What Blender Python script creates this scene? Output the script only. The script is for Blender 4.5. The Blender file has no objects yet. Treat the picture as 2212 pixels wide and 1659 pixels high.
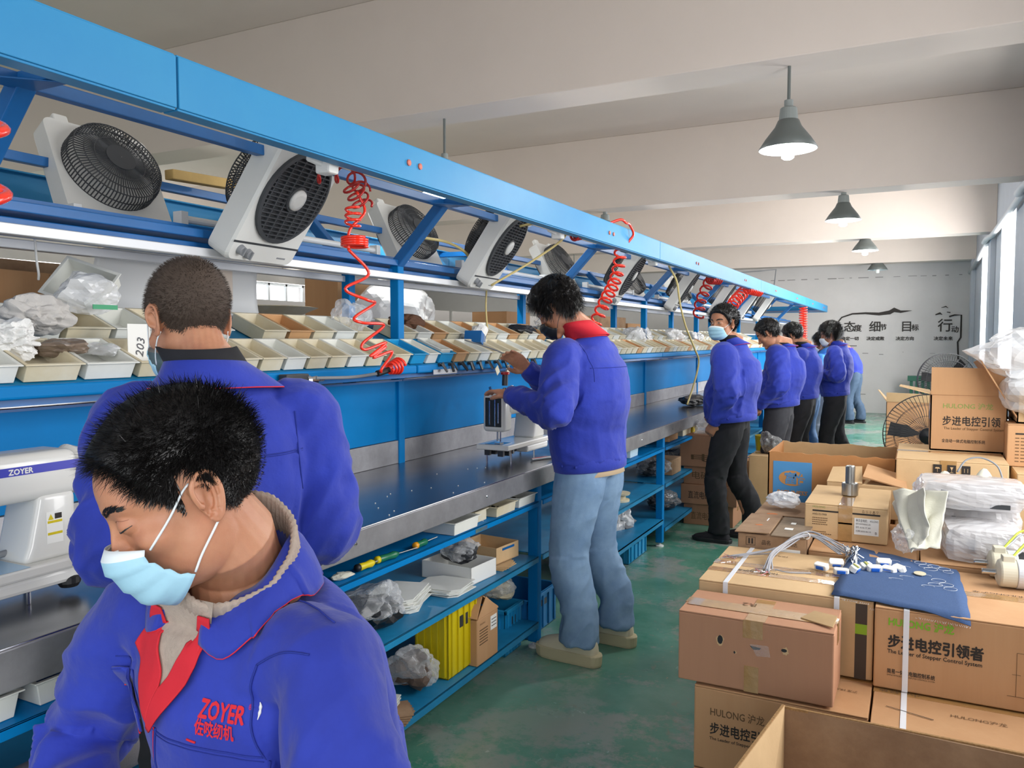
import bpy, bmesh, math, random
from math import sin, cos, pi, radians as R, sqrt, atan2
from mathutils import Vector as V, Matrix as M, noise, Quaternion
from mathutils.bvhtree import BVHTree
rnd = random.Random(7)
S = bpy.context.scene
COL = S.collection

# ---------------------------------------------------------------- camera, light, exposure
cd = bpy.data.cameras.new('camera'); cam = bpy.data.objects.new('camera', cd); COL.objects.link(cam)
cd.sensor_fit = 'HORIZONTAL'; cd.sensor_width = 36.0; cd.lens = 36.0*1727/2212
cd.clip_start = .02; cd.clip_end = 200
cam.location = (0, 0, 1.5)
cam.rotation_euler = (R(90-3.149), 0, R(26.81))
S.camera = cam
S.view_settings.view_transform = 'Standard'; S.view_settings.look = 'None'
S.view_settings.exposure = -0.35; S.view_settings.gamma = 1.0
S.view_settings.use_curve_mapping = False
w = bpy.data.worlds.new('overcast_sky'); S.world = w; w.use_nodes = True
bg = w.node_tree.nodes['Background']; bg.inputs[0].default_value = (.94, .965, 1, 1); bg.inputs[1].default_value = 3.2

def area_light(name, loc, rot, sx, sy, power, col=(1, 1, 1)):
    d = bpy.data.lights.new(name, 'AREA'); d.shape = 'RECTANGLE'; d.size = sx; d.size_y = sy
    d.energy = power; d.color = col
    o = bpy.data.objects.new(name, d); COL.objects.link(o); o.location = loc; o.rotation_euler = rot
    return o
# daylight through the right-hand windows and the far-left windows, plus an added fill behind the camera
WIN_Y = [(-1.9, -.3), (1.9, 3.7), (5.6, 7.5), (10.5, 12.2), (14.0, 15.6)]
for a, b in WIN_Y:
    area_light('window_daylight', (1.22, (a+b)/2, 2.0), (0, R(90), 0), 2.0, b-a-.1, (52 if a < 8 else 190)*(b-a), (1, .98, .96))
area_light('added_rear_fill', (-1.2, -3.4, 1.9), (R(90), 0, R(180)), 4.6, 2.6, 150, (1, .96, .92))  # added fill from behind the camera, brightens the near end
for yy in (2, 7.5, 13):
    area_light('far_window_daylight', (-12.1, yy, 2.0), (0, R(-90), 0), 1.4, 1.6, 110, (1, .98, .96))

# ---------------------------------------------------------------- helpers
def hx(s):
    c = [int(s[i:i+2], 16)/255 for i in (0, 2, 4)]
    return tuple((x/12.92 if x <= .04045 else ((x+.055)/1.055)**2.4) for x in c)+(1,)

MATS = {}
def mat(name, col, rough=.5, metal=0, spec=.5, bump=0, bscale=60, var=0, vscale=5, col2=None, trans=0, alpha=1, sss=0, coat=0, stretch=None, sheen=0, thr=None):
    """procedural material: base colour with optional noise towards col2, fine relief"""
    if name in MATS: return MATS[name]
    m = bpy.data.materials.new(name); m.use_nodes = True; MATS[name] = m
    nt = m.node_tree; b = nt.nodes['Principled BSDF']; L = nt.links
    col = hx(col) if isinstance(col, str) else col
    b.inputs['Base Color'].default_value = col; b.inputs['Roughness'].default_value = rough
    b.inputs['Metallic'].default_value = metal; b.inputs['Specular IOR Level'].default_value = spec
    b.inputs['Transmission Weight'].default_value = trans; b.inputs['Alpha'].default_value = alpha
    b.inputs['Subsurface Weight'].default_value = sss; b.inputs['Coat Weight'].default_value = coat
    if sss: b.inputs['Subsurface Scale'].default_value = .006
    if sheen: b.inputs['Sheen Weight'].default_value = sheen
    tc = nt.nodes.new('ShaderNodeTexCoord'); src = tc.outputs['Object']
    if stretch:
        mp = nt.nodes.new('ShaderNodeMapping'); mp.inputs['Scale'].default_value = stretch
        L.new(src, mp.inputs[0]); src = mp.outputs[0]
    if var or col2:
        n = nt.nodes.new('ShaderNodeTexNoise'); n.inputs['Scale'].default_value = vscale; n.inputs['Detail'].default_value = 6
        n.inputs['Roughness'].default_value = .65
        L.new(src, n.inputs['Vector'])
        mx = nt.nodes.new('ShaderNodeMix'); mx.data_type = 'RGBA'
        c2 = hx(col2) if isinstance(col2, str) else (col2 or tuple(x*(1-var) for x in col[:3])+(1,))
        mr = nt.nodes.new('ShaderNodeMapRange'); t = thr or (.35, .65)
        mr.inputs[1].default_value = t[0]; mr.inputs[2].default_value = t[1]
        L.new(n.outputs[0], mr.inputs[0]); L.new(mr.outputs[0], mx.inputs[0])
        mx.inputs[6].default_value = col; mx.inputs[7].default_value = c2
        L.new(mx.outputs[2], b.inputs['Base Color'])
    if bump:
        n2 = nt.nodes.new('ShaderNodeTexNoise'); n2.inputs['Scale'].default_value = bscale; n2.inputs['Detail'].default_value = 4
        L.new(src, n2.inputs['Vector'])
        bp = nt.nodes.new('ShaderNodeBump'); bp.inputs['Strength'].default_value = bump; bp.inputs['Distance'].default_value = .012 if 'workwear' in name else .004
        L.new(n2.outputs[0], bp.inputs['Height']); L.new(bp.outputs[0], b.inputs['Normal'])
    return m

def emis(name, col, st):
    m = bpy.data.materials.new(name); m.use_nodes = True; MATS[name] = m
    b = m.node_tree.nodes['Principled BSDF']; b.inputs['Base Color'].default_value = hx(col)
    b.inputs['Emission Color'].default_value = hx(col); b.inputs['Emission Strength'].default_value = st
    return m

def film(name, col='F2F5F7', see=.6, rough=.18):
    """clear or milky plastic film: part see-through, part glossy"""
    m = bpy.data.materials.new(name); m.use_nodes = True; nt = m.node_tree; L = nt.links
    b = nt.nodes['Principled BSDF']; b.inputs['Base Color'].default_value = hx(col); b.inputs['Roughness'].default_value = rough
    b.inputs['Coat Weight'].default_value = .6; b.inputs['Coat Roughness'].default_value = .08
    tr = nt.nodes.new('ShaderNodeBsdfTransparent'); mx = nt.nodes.new('ShaderNodeMixShader'); out = nt.nodes['Material Output']
    lw = nt.nodes.new('ShaderNodeLayerWeight'); lw.inputs[0].default_value = .35
    mr = nt.nodes.new('ShaderNodeMapRange'); mr.inputs[3].default_value = see; mr.inputs[4].default_value = see*.25
    L.new(lw.outputs['Facing'], mr.inputs[0]); L.new(mr.outputs[0], mx.inputs[0])
    L.new(b.outputs[0], mx.inputs[1]); L.new(tr.outputs[0], mx.inputs[2]); L.new(mx.outputs[0], out.inputs[0])
    MATS[name] = m; return m

def link(o):
    COL.objects.link(o); return o
def thing(name, label, cat, loc=(0, 0, 0), rz=0, group=None):
    o = link(bpy.data.objects.new(name, None)); o.location = loc; o.rotation_euler = (0, 0, rz)
    o.empty_display_size = .05
    o['label'] = label; o['category'] = cat
    if group: o['group'] = group
    return o
def tag(o, label, cat, group=None, kind=None):
    o['label'] = label; o['category'] = cat
    if group: o['group'] = group
    if kind: o['kind'] = kind
    return o
def st(o):
    o['kind'] = 'structure'; return o

class MB:
    """collects shapes and links them as ONE mesh object"""
    def __init__(s, base=None): s.v = []; s.f = []; s.m = []; s.mi = 0; s.base = base or M.Identity(4)
    def add(s, vs, fs, mx=None):
        n = len(s.v); mx = s.base @ mx if mx is not None else s.base
        s.v += [tuple(mx @ V(p)) for p in vs]; s.f += [tuple(i+n for i in f) for f in fs]; s.m += [s.mi]*len(fs)
        return s
    def box(s, x0, x1, y0, y1, z0, z1, mx=None):
        vs = [(x, y, z) for z in (z0, z1) for y in (y0, y1) for x in (x0, x1)]
        return s.add(vs, [(0, 2, 3, 1), (4, 5, 7, 6), (0, 1, 5, 4), (2, 6, 7, 3), (0, 4, 6, 2), (1, 3, 7, 5)], mx)
    def cbox(s, c, d, mx=None):
        return s.box(c[0]-d[0]/2, c[0]+d[0]/2, c[1]-d[1]/2, c[1]+d[1]/2, c[2]-d[2]/2, c[2]+d[2]/2, mx)
    def bar(s, p, q, w, h, up=(0, 0, 1)):
        p, q = V(p), V(q); d = (q-p).normalized(); a = d.cross(V(up)).normalized(); b = a.cross(d)
        vs = [e + a*(i*w/2) + b*(j*h/2) for e in (p, q) for i, j in ((-1, -1), (1, -1), (1, 1), (-1, 1))]
        return s.add(vs, [(3, 2, 1, 0), (4, 5, 6, 7), (0, 1, 5, 4), (1, 2, 6, 5), (2, 3, 7, 6), (3, 0, 4, 7)])
    def tube(s, pts, r, n=8, caps=True, sq=None):
        pts = [V(p) for p in pts]; k = len(pts); rs = r if isinstance(r, (list, tuple)) else [r]*k
        t0 = (pts[1]-pts[0]).normalized(); a = t0.orthogonal().normalized(); rings = []
        for i, p in enumerate(pts):
            t = (pts[min(i+1, k-1)]-pts[max(i-1, 0)])
            if t.length < 1e-9: t = t0
            t.normalize(); a = (a - t*a.dot(t)); a = a.normalized() if a.length > 1e-6 else t.orthogonal().normalized()
            b = t.cross(a)
            rings.append([p + (a*cos(2*pi*j/n)+b*sin(2*pi*j/n)*(sq or 1))*rs[i] for j in range(n)])
        vs = [q for ring in rings for q in ring]
        fs = [(i*n+j, i*n+(j+1) % n, (i+1)*n+(j+1) % n, (i+1)*n+j) for i in range(k-1) for j in range(n)]
        if caps: fs += [tuple(range(n))[::-1], tuple((k-1)*n+j for j in range(n))]
        return s.add(vs, fs)
    def lathe(s, prof, n=24, mx=None, caps=True):
        k = len(prof); vs = [(r*cos(2*pi*j/n), r*sin(2*pi*j/n), z) for r, z in prof for j in range(n)]
        fs = [(i*n+j, i*n+(j+1) % n, (i+1)*n+(j+1) % n, (i+1)*n+j) for i in range(k-1) for j in range(n)]
        if caps: fs += [tuple(range(n))[::-1], tuple((k-1)*n+j for j in range(n))]
        return s.add(vs, fs, mx)
    def prism(s, poly, h, mx=None):
        """2-D outline in xy raised from z=0 to z=h"""
        n = len(poly); vs = [(x, y, 0) for x, y in poly]+[(x, y, h) for x, y in poly]
        return s.add(vs, [tuple(range(n))[::-1], tuple(range(n, 2*n))]+[(i, (i+1) % n, n+(i+1) % n, n+i) for i in range(n)], mx)
    def grid(s, rows, close=False):
        n = len(rows[0]); k = len(rows); m = n if close else n-1
        return s.add([p for r in rows for p in r], [(i*n+j, i*n+(j+1) % n, (i+1)*n+(j+1) % n, (i+1)*n+j) for i in range(k-1) for j in range(m)])
    def sphere(s, c, r, n=12, sc=(1, 1, 1)):
        k = n//2; prof = [(max(1e-4, sin(pi*i/k))*r, -cos(pi*i/k)*r) for i in range(k+1)]
        return s.lathe(prof, n, M.Translation(c) @ M.Diagonal((*sc, 1)))
    def build(s, name, mt, parent=None, smooth=False, bev=0, sub=0, solid=0, world=False, seg=2):
        me = bpy.data.meshes.new(name); vs = s.v
        if world and parent is not None:
            inv = (M.Translation(parent.location) @ parent.rotation_euler.to_matrix().to_4x4()).inverted()
            vs = [tuple(inv @ V(p)) for p in vs]
        me.from_pydata(vs, [], s.f)
        for x in (mt if isinstance(mt, (list, tuple)) else [mt]): me.materials.append(x)
        if any(s.m): me.polygons.foreach_set('material_index', s.m)
        if smooth: me.polygons.foreach_set('use_smooth', [True]*len(me.polygons))
        me.update(); o = link(bpy.data.objects.new(name, me))
        if parent is not None: o.parent = parent
        if solid: md = o.modifiers.new('t', 'SOLIDIFY'); md.thickness = solid; md.offset = 0
        if bev: md = o.modifiers.new('b', 'BEVEL'); md.width = bev; md.segments = seg; md.limit_method = 'ANGLE'; md.angle_limit = R(40)
        if sub: md = o.modifiers.new('s', 'SUBSURF'); md.levels = sub; md.render_levels = sub
        return o

def P(name, mt, parent, fn, **k):
    b = MB(); fn(b); return b.build(name, mt, parent, **k)

def copy_thing(root, loc=None, rz=None, label=None, group=None):
    r = root.copy(); COL.objects.link(r)
    if loc is not None: r.location = loc
    if rz is not None: r.rotation_euler = (0, 0, rz)
    if label: r['label'] = label
    if group: r['group'] = group
    for ch in list(root.children):
        c = ch.copy(); COL.objects.link(c); c.parent = r
        for g in list(ch.children):
            d = g.copy(); COL.objects.link(d); d.parent = c
    return r

def text(body, h, org, right, up, mt, parent, name='lettering', bold=0, w=None, world=True, off=.0006, align='LEFT', shear=0, spacing=1, ext=0):
    """flat lettering: cap height about h metres, origin org (lower left), reading along `right`"""
    cu = bpy.data.curves.new(name, 'FONT'); cu.body = body; cu.size = h*1.35; cu.resolution_u = 2
    cu.align_x = align; cu.shear = shear; cu.space_character = spacing; cu.extrude = ext
    tmp = bpy.data.objects.new(name, cu); COL.objects.link(tmp)
    dg = bpy.context.evaluated_depsgraph_get(); dg.update()
    me = bpy.data.meshes.new_from_object(tmp.evaluated_get(dg)); bpy.data.objects.remove(tmp)
    if bold and len(me.vertices):
        bm = bmesh.new()
        for k_, (ox, oy) in enumerate(((-1, 0), (1, 0), (0, 1), (0, -1))):
            m2 = me.copy(); m2.transform(M.Translation((ox*bold*.7, oy*bold*.7, k_*.00004))); bm.from_mesh(m2); bpy.data.meshes.remove(m2)
        bm.to_mesh(me); bm.free()
    if w and len(me.vertices):
        xs = [v.co.x for v in me.vertices]; k = w/(max(xs)-min(xs))
        for v in me.vertices: v.co.x *= k
    rt = V(right).normalized(); u = V(up); u = (u-rt*u.dot(rt)).normalized(); nn = rt.cross(u)
    T = M((rt, u, nn)).transposed().to_4x4(); T.translation = V(org)+nn*off
    if world and parent is not None:
        T = (M.Translation(parent.location) @ parent.rotation_euler.to_matrix().to_4x4()).inverted() @ T
    me.transform(T); me.materials.clear(); me.materials.append(mt)
    o = link(bpy.data.objects.new(name, me))
    if parent is not None: o.parent = parent
    return o

def blob(c, d, seed, amp=.25, fr=3.0, sub=4, flat=None, mx=None, ridged=True, sp=1.0):
    """crumpled closed shape: (verts, faces) of an icosphere creased with ridged noise"""
    bm = bmesh.new(); bmesh.ops.create_icosphere(bm, subdivisions=sub, radius=1)
    o = V((seed*7.3, seed*3.1, seed*1.7)); vs = []; g = random.Random(seed)
    K = [(V((g.gauss(0, 1), g.gauss(0, 1), g.gauss(0, .8))).normalized(), g.uniform(.72, 1.12)) for _ in range(20)]
    C2 = [(V((g.gauss(0, 1), g.gauss(0, 1), g.gauss(0, 1))).normalized(), g.uniform(-.5, .5), g.uniform(.04, .10)*amp*3) for _ in range(9)]
    for v in bm.verts:
        n = v.co.copy(); q = n*fr+o
        if ridged:
            r = min(dk/max(.15, n.dot(mk)) for mk, dk in K); r = min(r, 1.25)
            w = n+V((noise.noise(q), noise.noise(q+V((5, 0, 0))), noise.noise(q+V((0, 5, 0)))))*.35
            for mk, off, am in C2: r -= am*max(0, 1-abs(w.dot(mk)-off)*5)      # sharp creases
            p = n*(r*(1-amp*.2)+noise.noise(q*.8)*amp*.5)
        else:
            k = noise.noise(q)+.4*noise.noise(q*2.3); p = n*(1+amp*k)
        p = V((p.x*d[0]/2, p.y*d[1]/2, p.z*d[2]/2))
        if flat is not None and p.z < -flat*d[2]/2: p.z = -flat*d[2]/2+.002*noise.noise(q*3)
        p += V(c)
        vs.append(mx @ p if mx else p)
    fs = [tuple(v.index for v in f.verts) for f in bm.faces]; bm.free()
    return vs, fs
def blob_obj(name, mt, c, d, seed, parent=None, smooth=False, **k):
    b = MB(); vs, fs = blob(c, d, seed, **k); b.add(vs, fs)
    return b.build(name, mt, parent, smooth=smooth, world=parent is not None)

def lerp(a, b, t): return a+(b-a)*t
def smooth_path(pts, n=8):
    """Catmull-Rom through points"""
    P_ = [V(p) for p in pts]; P_ = [P_[0]*2-P_[1]]+P_+[P_[-1]*2-P_[-2]]; out = []
    for i in range(1, len(P_)-2):
        a, b, c, d = P_[i-1:i+3]
        for j in range(n):
            t = j/n; out.append(.5*((2*b)+(c-a)*t+(2*a-5*b+4*c-d)*t*t+(3*b-a-3*c+d)*t**3))
    out.append(P_[-2]); return out

# ---------------------------------------------------------------- materials
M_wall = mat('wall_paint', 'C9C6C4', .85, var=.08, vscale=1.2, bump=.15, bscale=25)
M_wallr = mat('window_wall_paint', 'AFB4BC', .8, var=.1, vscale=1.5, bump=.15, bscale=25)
M_ceil = mat('ceiling_paint', 'D3C8BF', .9, var=.05, vscale=1, bump=.12, bscale=30)
M_white = mat('white_plastic', 'E4E4E0', .4)
M_grey = mat('grey_plastic', '85888C', .5)
M_black = mat('black_plastic', '1C1D20', .45)
M_dark = mat('dark_grille', '33363A', .5)
M_blueL = mat('light_blue_paint', '2581B6', .45, col2='2C87B8', vscale=3, spec=.3, bump=.05, bscale=8)
M_blueP = mat('panel_blue_paint', '0078BC', .5, var=.12, vscale=2, spec=.12)
M_blueD = mat('frame_blue_paint', '1565A9', .4, var=.15, vscale=6)
M_blueS = mat('shelf_blue_paint', '1C86B8', .42, var=.22, vscale=7, bump=.05)
M_steel = mat('stainless_steel', 'A3A5AA', .25, metal=1, var=.3, vscale=3, bump=.05, bscale=6, stretch=(1, .3, 1))
M_steeld = mat('worn_steel_apron', '9C9CA0', .45, metal=.55, var=.25, vscale=9, bump=.08, bscale=40)
M_alu = mat('white_aluminium_rail', 'D5D8DC', .35, metal=.3)
M_card = mat('brown_cardboard', 'C59A70', .85, col2='BB8E64', vscale=4, bump=.12, bscale=90, stretch=(1, 1, .08))
M_cardl = mat('light_cardboard', 'D6B588', .85, col2='CAA97E', vscale=4, bump=.12, bscale=90)
M_cardi = mat('cardboard_inside', 'C0A074', .9, var=.15, vscale=6)
M_cardo = mat('old_cardboard', 'A88A6C', .9, col2='8D6F55', vscale=7, bump=.2, bscale=60)
M_cardp = mat('pinkish_cardboard', 'BC8C6C', .85, col2='AF8062', vscale=3, bump=.1, bscale=90, stretch=(1, 1, .08))
M_corr = mat('corrugated_edge', 'A98355', .95, var=.4, vscale=160)
M_tape = mat('clear_brown_tape', 'B58C58', .12, coat=1, bump=.5, bscale=30, var=.15, vscale=20)
M_strap = mat('white_strap', 'E8ECF2', .3)
M_ink = mat('black_ink', '2A2420', .7)
M_inkb = mat('brown_ink', '6B5136', .8)
M_green = mat('green_ink', '7DB928', .7)
M_greeno = mat('olive_green_ink', '8B9A50', .7)
M_film = film('clear_film', 'F4F7FA', .86)
M_filmw = film('milky_film', 'F1F3F5', .48, .22)
M_filmd = film('smoky_film', '9A9A9A', .55)
M_tray = mat('cream_plastic_tray', 'DAD3BE', .45, col2='CFC2A0', vscale=5)
M_trayw = mat('white_plastic_tray', 'E2E3DC', .42, var=.08, vscale=6)
M_trayb = mat('blue_plastic_tray', '1F93C8', .4)
M_trayo = mat('brown_plastic_tray', 'C99B6C', .45, var=.1)
M_red = mat('red_hose', 'F03018', .22, coat=.5)
M_redd = mat('dark_red_hose', 'A81C18', .3)
M_chrome = mat('chrome', 'D0D3D6', .12, metal=1)
M_metal = mat('machined_steel', 'A9A9A6', .3, metal=1, var=.2, vscale=30, stretch=(1, 1, .1))
M_darkm = mat('dark_metal', '4A4A4C', .4, metal=.8)
M_yel = mat('yellow_plastic', 'D9C416', .4, var=.1)
M_yelw = mat('yellowed_cable', 'CDBB7E', .5)
M_tag = mat('paper_white', 'ECECE8', .8)
# ---------------------------------------------------------------- room shell
def floor_mat():
    m = bpy.data.materials.new('worn_green_floor_paint'); m.use_nodes = True; nt = m.node_tree; L = nt.links
    b = nt.nodes['Principled BSDF']; tc = nt.nodes.new('ShaderNodeTexCoord')
    def nz(sc, det=8, rg=.62, dist=0, st=None):
        n = nt.nodes.new('ShaderNodeTexNoise'); n.inputs['Scale'].default_value = sc; n.inputs['Detail'].default_value = det
        n.inputs['Roughness'].default_value = rg; n.inputs['Distortion'].default_value = dist
        L.new(tc.outputs['Object'], n.inputs['Vector']); return n.outputs[0]
    def ramp(src, a, c):
        r = nt.nodes.new('ShaderNodeMapRange'); r.inputs[1].default_value = a; r.inputs[2].default_value = c; L.new(src, r.inputs[0]); return r.outputs[0]
    def mix(f, a, c):
        x = nt.nodes.new('ShaderNodeMix'); x.data_type = 'RGBA'
        if hasattr(f, 'links') or not isinstance(f, float): L.new(f, x.inputs[0])
        for i, q in ((6, a), (7, c)):
            if isinstance(q, str): x.inputs[i].default_value = hx(q)
            else: L.new(q, x.inputs[i])
        return x.outputs[2]
    g = mix(ramp(nz(3.5), .35, .65), '3F7F68', '649A87')
    g = mix(ramp(nz(1.3, 12, .75), .50, .56), g, '8E978E')
    g = mix(ramp(nz(.8, 3), .45, .72), g, '769788')
    g = mix(ramp(nz(4.5, 12, .78, 1.8), .58, .66), g, '84897A'); g = mix(ramp(nz(13, 8, .8, 2), .62, .68), g, 'A39A80')
    g = mix(ramp(nz(22, 6, .7), .70, .74), g, '9FB0A4')
    g = mix(ramp(nz(9, 9, .8, 3), .69, .73), g, '1C3A34')
    L.new(g, b.inputs['Base Color'])
    r = nt.nodes.new('ShaderNodeMapRange'); r.inputs[3].default_value = .14; r.inputs[4].default_value = .36
    L.new(nz(2.5), r.inputs[0]); L.new(r.outputs[0], b.inputs['Roughness'])
    bp = nt.nodes.new('ShaderNodeBump'); bp.inputs['Strength'].default_value = .12; bp.inputs['Distance'].default_value = .01
    L.new(nz(7), bp.inputs['Height']); L.new(bp.outputs[0], b.inputs['Normal'])
    return m
XL, XR, YN, YF, ZC = -12.0, .95, -3.2, 18.0, 3.8
st(P('floor', floor_mat(), None, lambda b: b.box(XL-.3, XR+.3, YN-.3, YF+.3, -.1, 0)))
st(P('ceiling', M_ceil, None, lambda b: b.box(XL-.3, XR+.3, YN-.3, YF+.3, ZC, ZC+.15)))
for i, y in enumerate((.2, 4.53, 8.71, 12.98, 17.2)):
    st(P('trim_%d' % (i+1), M_ceil, None, lambda b: b.box(XL, XR, y, y+.33, 3.0, ZC), bev=.006))
st(P('wall_far', M_wall, None, lambda b: b.box(XL-.3, XR+.3, YF, YF+.25, 0, ZC)))
# paint crack line near the top of the far wall
def crack(b):
    x = -4.2
    while x < .8:
        w_ = rnd.uniform(.04, .22); b.box(x, x+w_, YF-.004, YF+.001, 2.77+rnd.uniform(-.006, .006), 2.782+rnd.uniform(0, .006)); x += w_+rnd.uniform(.01, .2)
    for k in range(30):
        x = rnd.uniform(-3, .8); z = rnd.choice((1.2, .35, .15))+rnd.uniform(-.05, .05)
        b.box(x, x+rnd.uniform(.01, .12), YF-.003, YF+.001, z, z+rnd.uniform(.004, .02))
st(P('trim_6', mat('crack_grey', '8A8886', .9), None, crack))
# right wall with window openings
SILL, HEAD = .95, 2.98
def wall_right(b):
    ys = [YN-.3]+[q for a, c in WIN_Y for q in (a, c)]+[YF+.25]
    for i in range(0, len(ys), 2): b.box(XR, XR+.3, ys[i], ys[i+1], 0, ZC)
    for a, c in WIN_Y:
        b.box(XR, XR+.3, a, c, 0, SILL); b.box(XR, XR+.3, a, c, HEAD, ZC)
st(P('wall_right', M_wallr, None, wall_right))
M_glass = mat('window_glass', 'FFFFFF', .05, trans=1); M_glass.node_tree.nodes['Principled BSDF'].inputs['IOR'].default_value = 1.02
for i, (a, c) in enumerate(WIN_Y):
    fr = st(P('window_%d' % (i+1), mat('window_frame_white', 'CDD2D6', .4), None, lambda b: (b.box(XR+.2, XR+.25, a, a+.05, SILL, HEAD), b.box(XR+.2, XR+.25, c-.05, c, SILL, HEAD),
        b.box(XR+.2, XR+.25, a, c, SILL, SILL+.05), b.box(XR+.2, XR+.25, a, c, HEAD-.05, HEAD), b.box(XR+.2, XR+.25, (a+c)/2-.025, (a+c)/2+.025, SILL, HEAD),
        b.box(XR+.2, XR+.25, a, c, 2.3, 2.35)), bev=.004))
    P('window_sill', M_wall, fr, lambda b: b.box(XR-.03, XR+.2, a, c, SILL-.03, SILL))
# columns under the beams on the right wall
for i, y in enumerate((4.5, 8.68, 12.95, 17.17)):
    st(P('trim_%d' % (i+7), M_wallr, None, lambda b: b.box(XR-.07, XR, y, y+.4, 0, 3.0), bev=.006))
# left wall with far windows, near wall with an opening added behind the camera to let light in
def wall_left(b):
    ys = [YN-.3, 1.2, 2.8, 6.7, 8.3, 12.2, 13.8, YF+.25]
    for i in range(0, 8, 2): b.box(XL-.3, XL, ys[i], ys[i+1], 0, ZC)
    for i in (1, 3, 5): b.box(XL-.3, XL, ys[i], ys[i+1], 0, 1.3); b.box(XL-.3, XL, ys[i], ys[i+1], 2.7, ZC)
st(P('wall_left', M_wall, None, wall_left))
for i, y in enumerate((1.2, 6.7, 12.2)):
    st(P('window_%d' % (i+6), MATS['window_frame_white'], None, lambda b: [b.box(XL-.2, XL-.15, y+k*.52, y+k*.52+.05, 1.3, 2.7) for k in range(4)]+[b.box(XL-.2, XL-.15, y, y+1.6, z, z+.05) for z in (1.3, 2.2, 2.65)]))
st(P('wall_near', M_wall, None, lambda b: (b.box(XL-.3, -3.6, YN-.3, YN, 0, ZC), b.box(1.0, XR+.3, YN-.3, YN, 0, ZC), b.box(-3.6, 1.0, YN-.3, YN, 3.2, ZC))))
# pipe along the top of the right wall
def pipes(b):
    b.tube([(XR-.06, -3, 2.93), (XR-.06, 4.3, 2.93), (XR-.12, 4.5, 2.9), (XR-.12, 4.95, 2.9), (XR-.06, 5.1, 2.93), (XR-.06, 8.5, 2.93), (XR-.12, 8.65, 2.9), (XR-.12, 9.1, 2.9), (XR-.06, 9.2, 2.93), (XR-.06, 12.8, 2.93), (XR-.12, 12.95, 2.9), (XR-.12, 13.4, 2.9), (XR-.06, 13.5, 2.93), (XR-.06, 17.9, 2.8)], .035, 10)
tag(P('conduit_pipe', mat('pipe_paint', 'B9BCC0', .6), None, pipes, smooth=True), 'pale grey pipe running along the top of the window wall', 'pipe')
# thin cable on the far wall above the canopy end
tag(P('wall_cable', M_grey, None, lambda b: b.tube([(-4.6, 17.16, 2.86), (-2.9, 17.1, 2.92), (-2.6, 17.12, 2.94), (-2.75, 17.7, 2.4), (-2.8, 17.9, 2.2)], .012, 6)), 'thin grey cable looping down near top of far wall', 'cable')

# ---------------------------------------------------------------- slogan painted on the far wall
wall_art = thing('wall_slogan', 'black calligraphy slogan with brush stroke on the far white wall', 'wall sign', (-1.4, 17.99, 1.3))
X_, Z_ = (1, 0, 0), (0, 0, 1)
def stroke(b, pts, ws, y=17.985):
    n = len(pts); vs = []
    for i, (x, z) in enumerate(pts):
        a = V(pts[max(0, i-1)]); c = V(pts[min(n-1, i+1)]); t = (c-a).normalized(); nn = V((-t.y, t.x))
        for s_ in (1, -1): vs.append((x+nn.x*ws[i]*s_, y, z+nn.y*ws[i]*s_))
    b.add(vs, [(2*i, 2*i+1, 2*i+3, 2*i+2) for i in range(n-1)])
P('brush_stroke', M_ink, wall_art, lambda b: (stroke(b, [(-1.5, 1.72), (-1.48, 1.86), (-1.4, 1.97), (-1.2, 2.04), (-.95, 2.05), (-.7, 2.03), (-.5, 2.06), (-.42, 2.11), (-.3, 2.07), (-.1, 2.09)], [.008, .01, .013, .016, .02, .03, .04, .045, .025, .003]),
    stroke(b, [(.66-.1, 1.96), (.9-.3+.05, 1.99), (.93-.16, 1.99), (.93-.16, 1.55), (.72, 1.46), (.74, 1.12)], [.015]*6), stroke(b, [(.32, 2.0), (.4, 2.03), (.44, 2.0)], [.01, .02, .004]), stroke(b, [(.42, 2.14), (.5, 2.16), (.54, 2.13)], [.004, .012, .003]), stroke(b, [(.52, 2.05), (.58, 2.04)], [.008, .01]),
    stroke(b, [(-1.5, 1.38), (-1.1, 1.38)], [.006]*2)), world=True)
for s_, x, z, h in (('态', -1.36, 1.69, .17), ('度', -1.16, 1.69, .11), ('细', -.88, 1.69, .17), ('节', -.68, 1.71, .1), ('目', -.3, 1.69, .17), ('标', -.1, 1.70, .1), ('行', .36, 1.69, .2), ('动', .6, 1.66, .1)):
    text(s_, h, (x, 17.985, z), X_, Z_, M_ink, wall_art, name='lettering', bold=.004)
for s_, x in (('决定一切', -1.4), ('决定成败', -.92), ('决定方向', -.38), ('决定未来', .3)):
    text(s_, .062, (x, 17.985, 1.5), X_, Z_, M_ink, wall_art, name='lettering', bold=.003)

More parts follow.
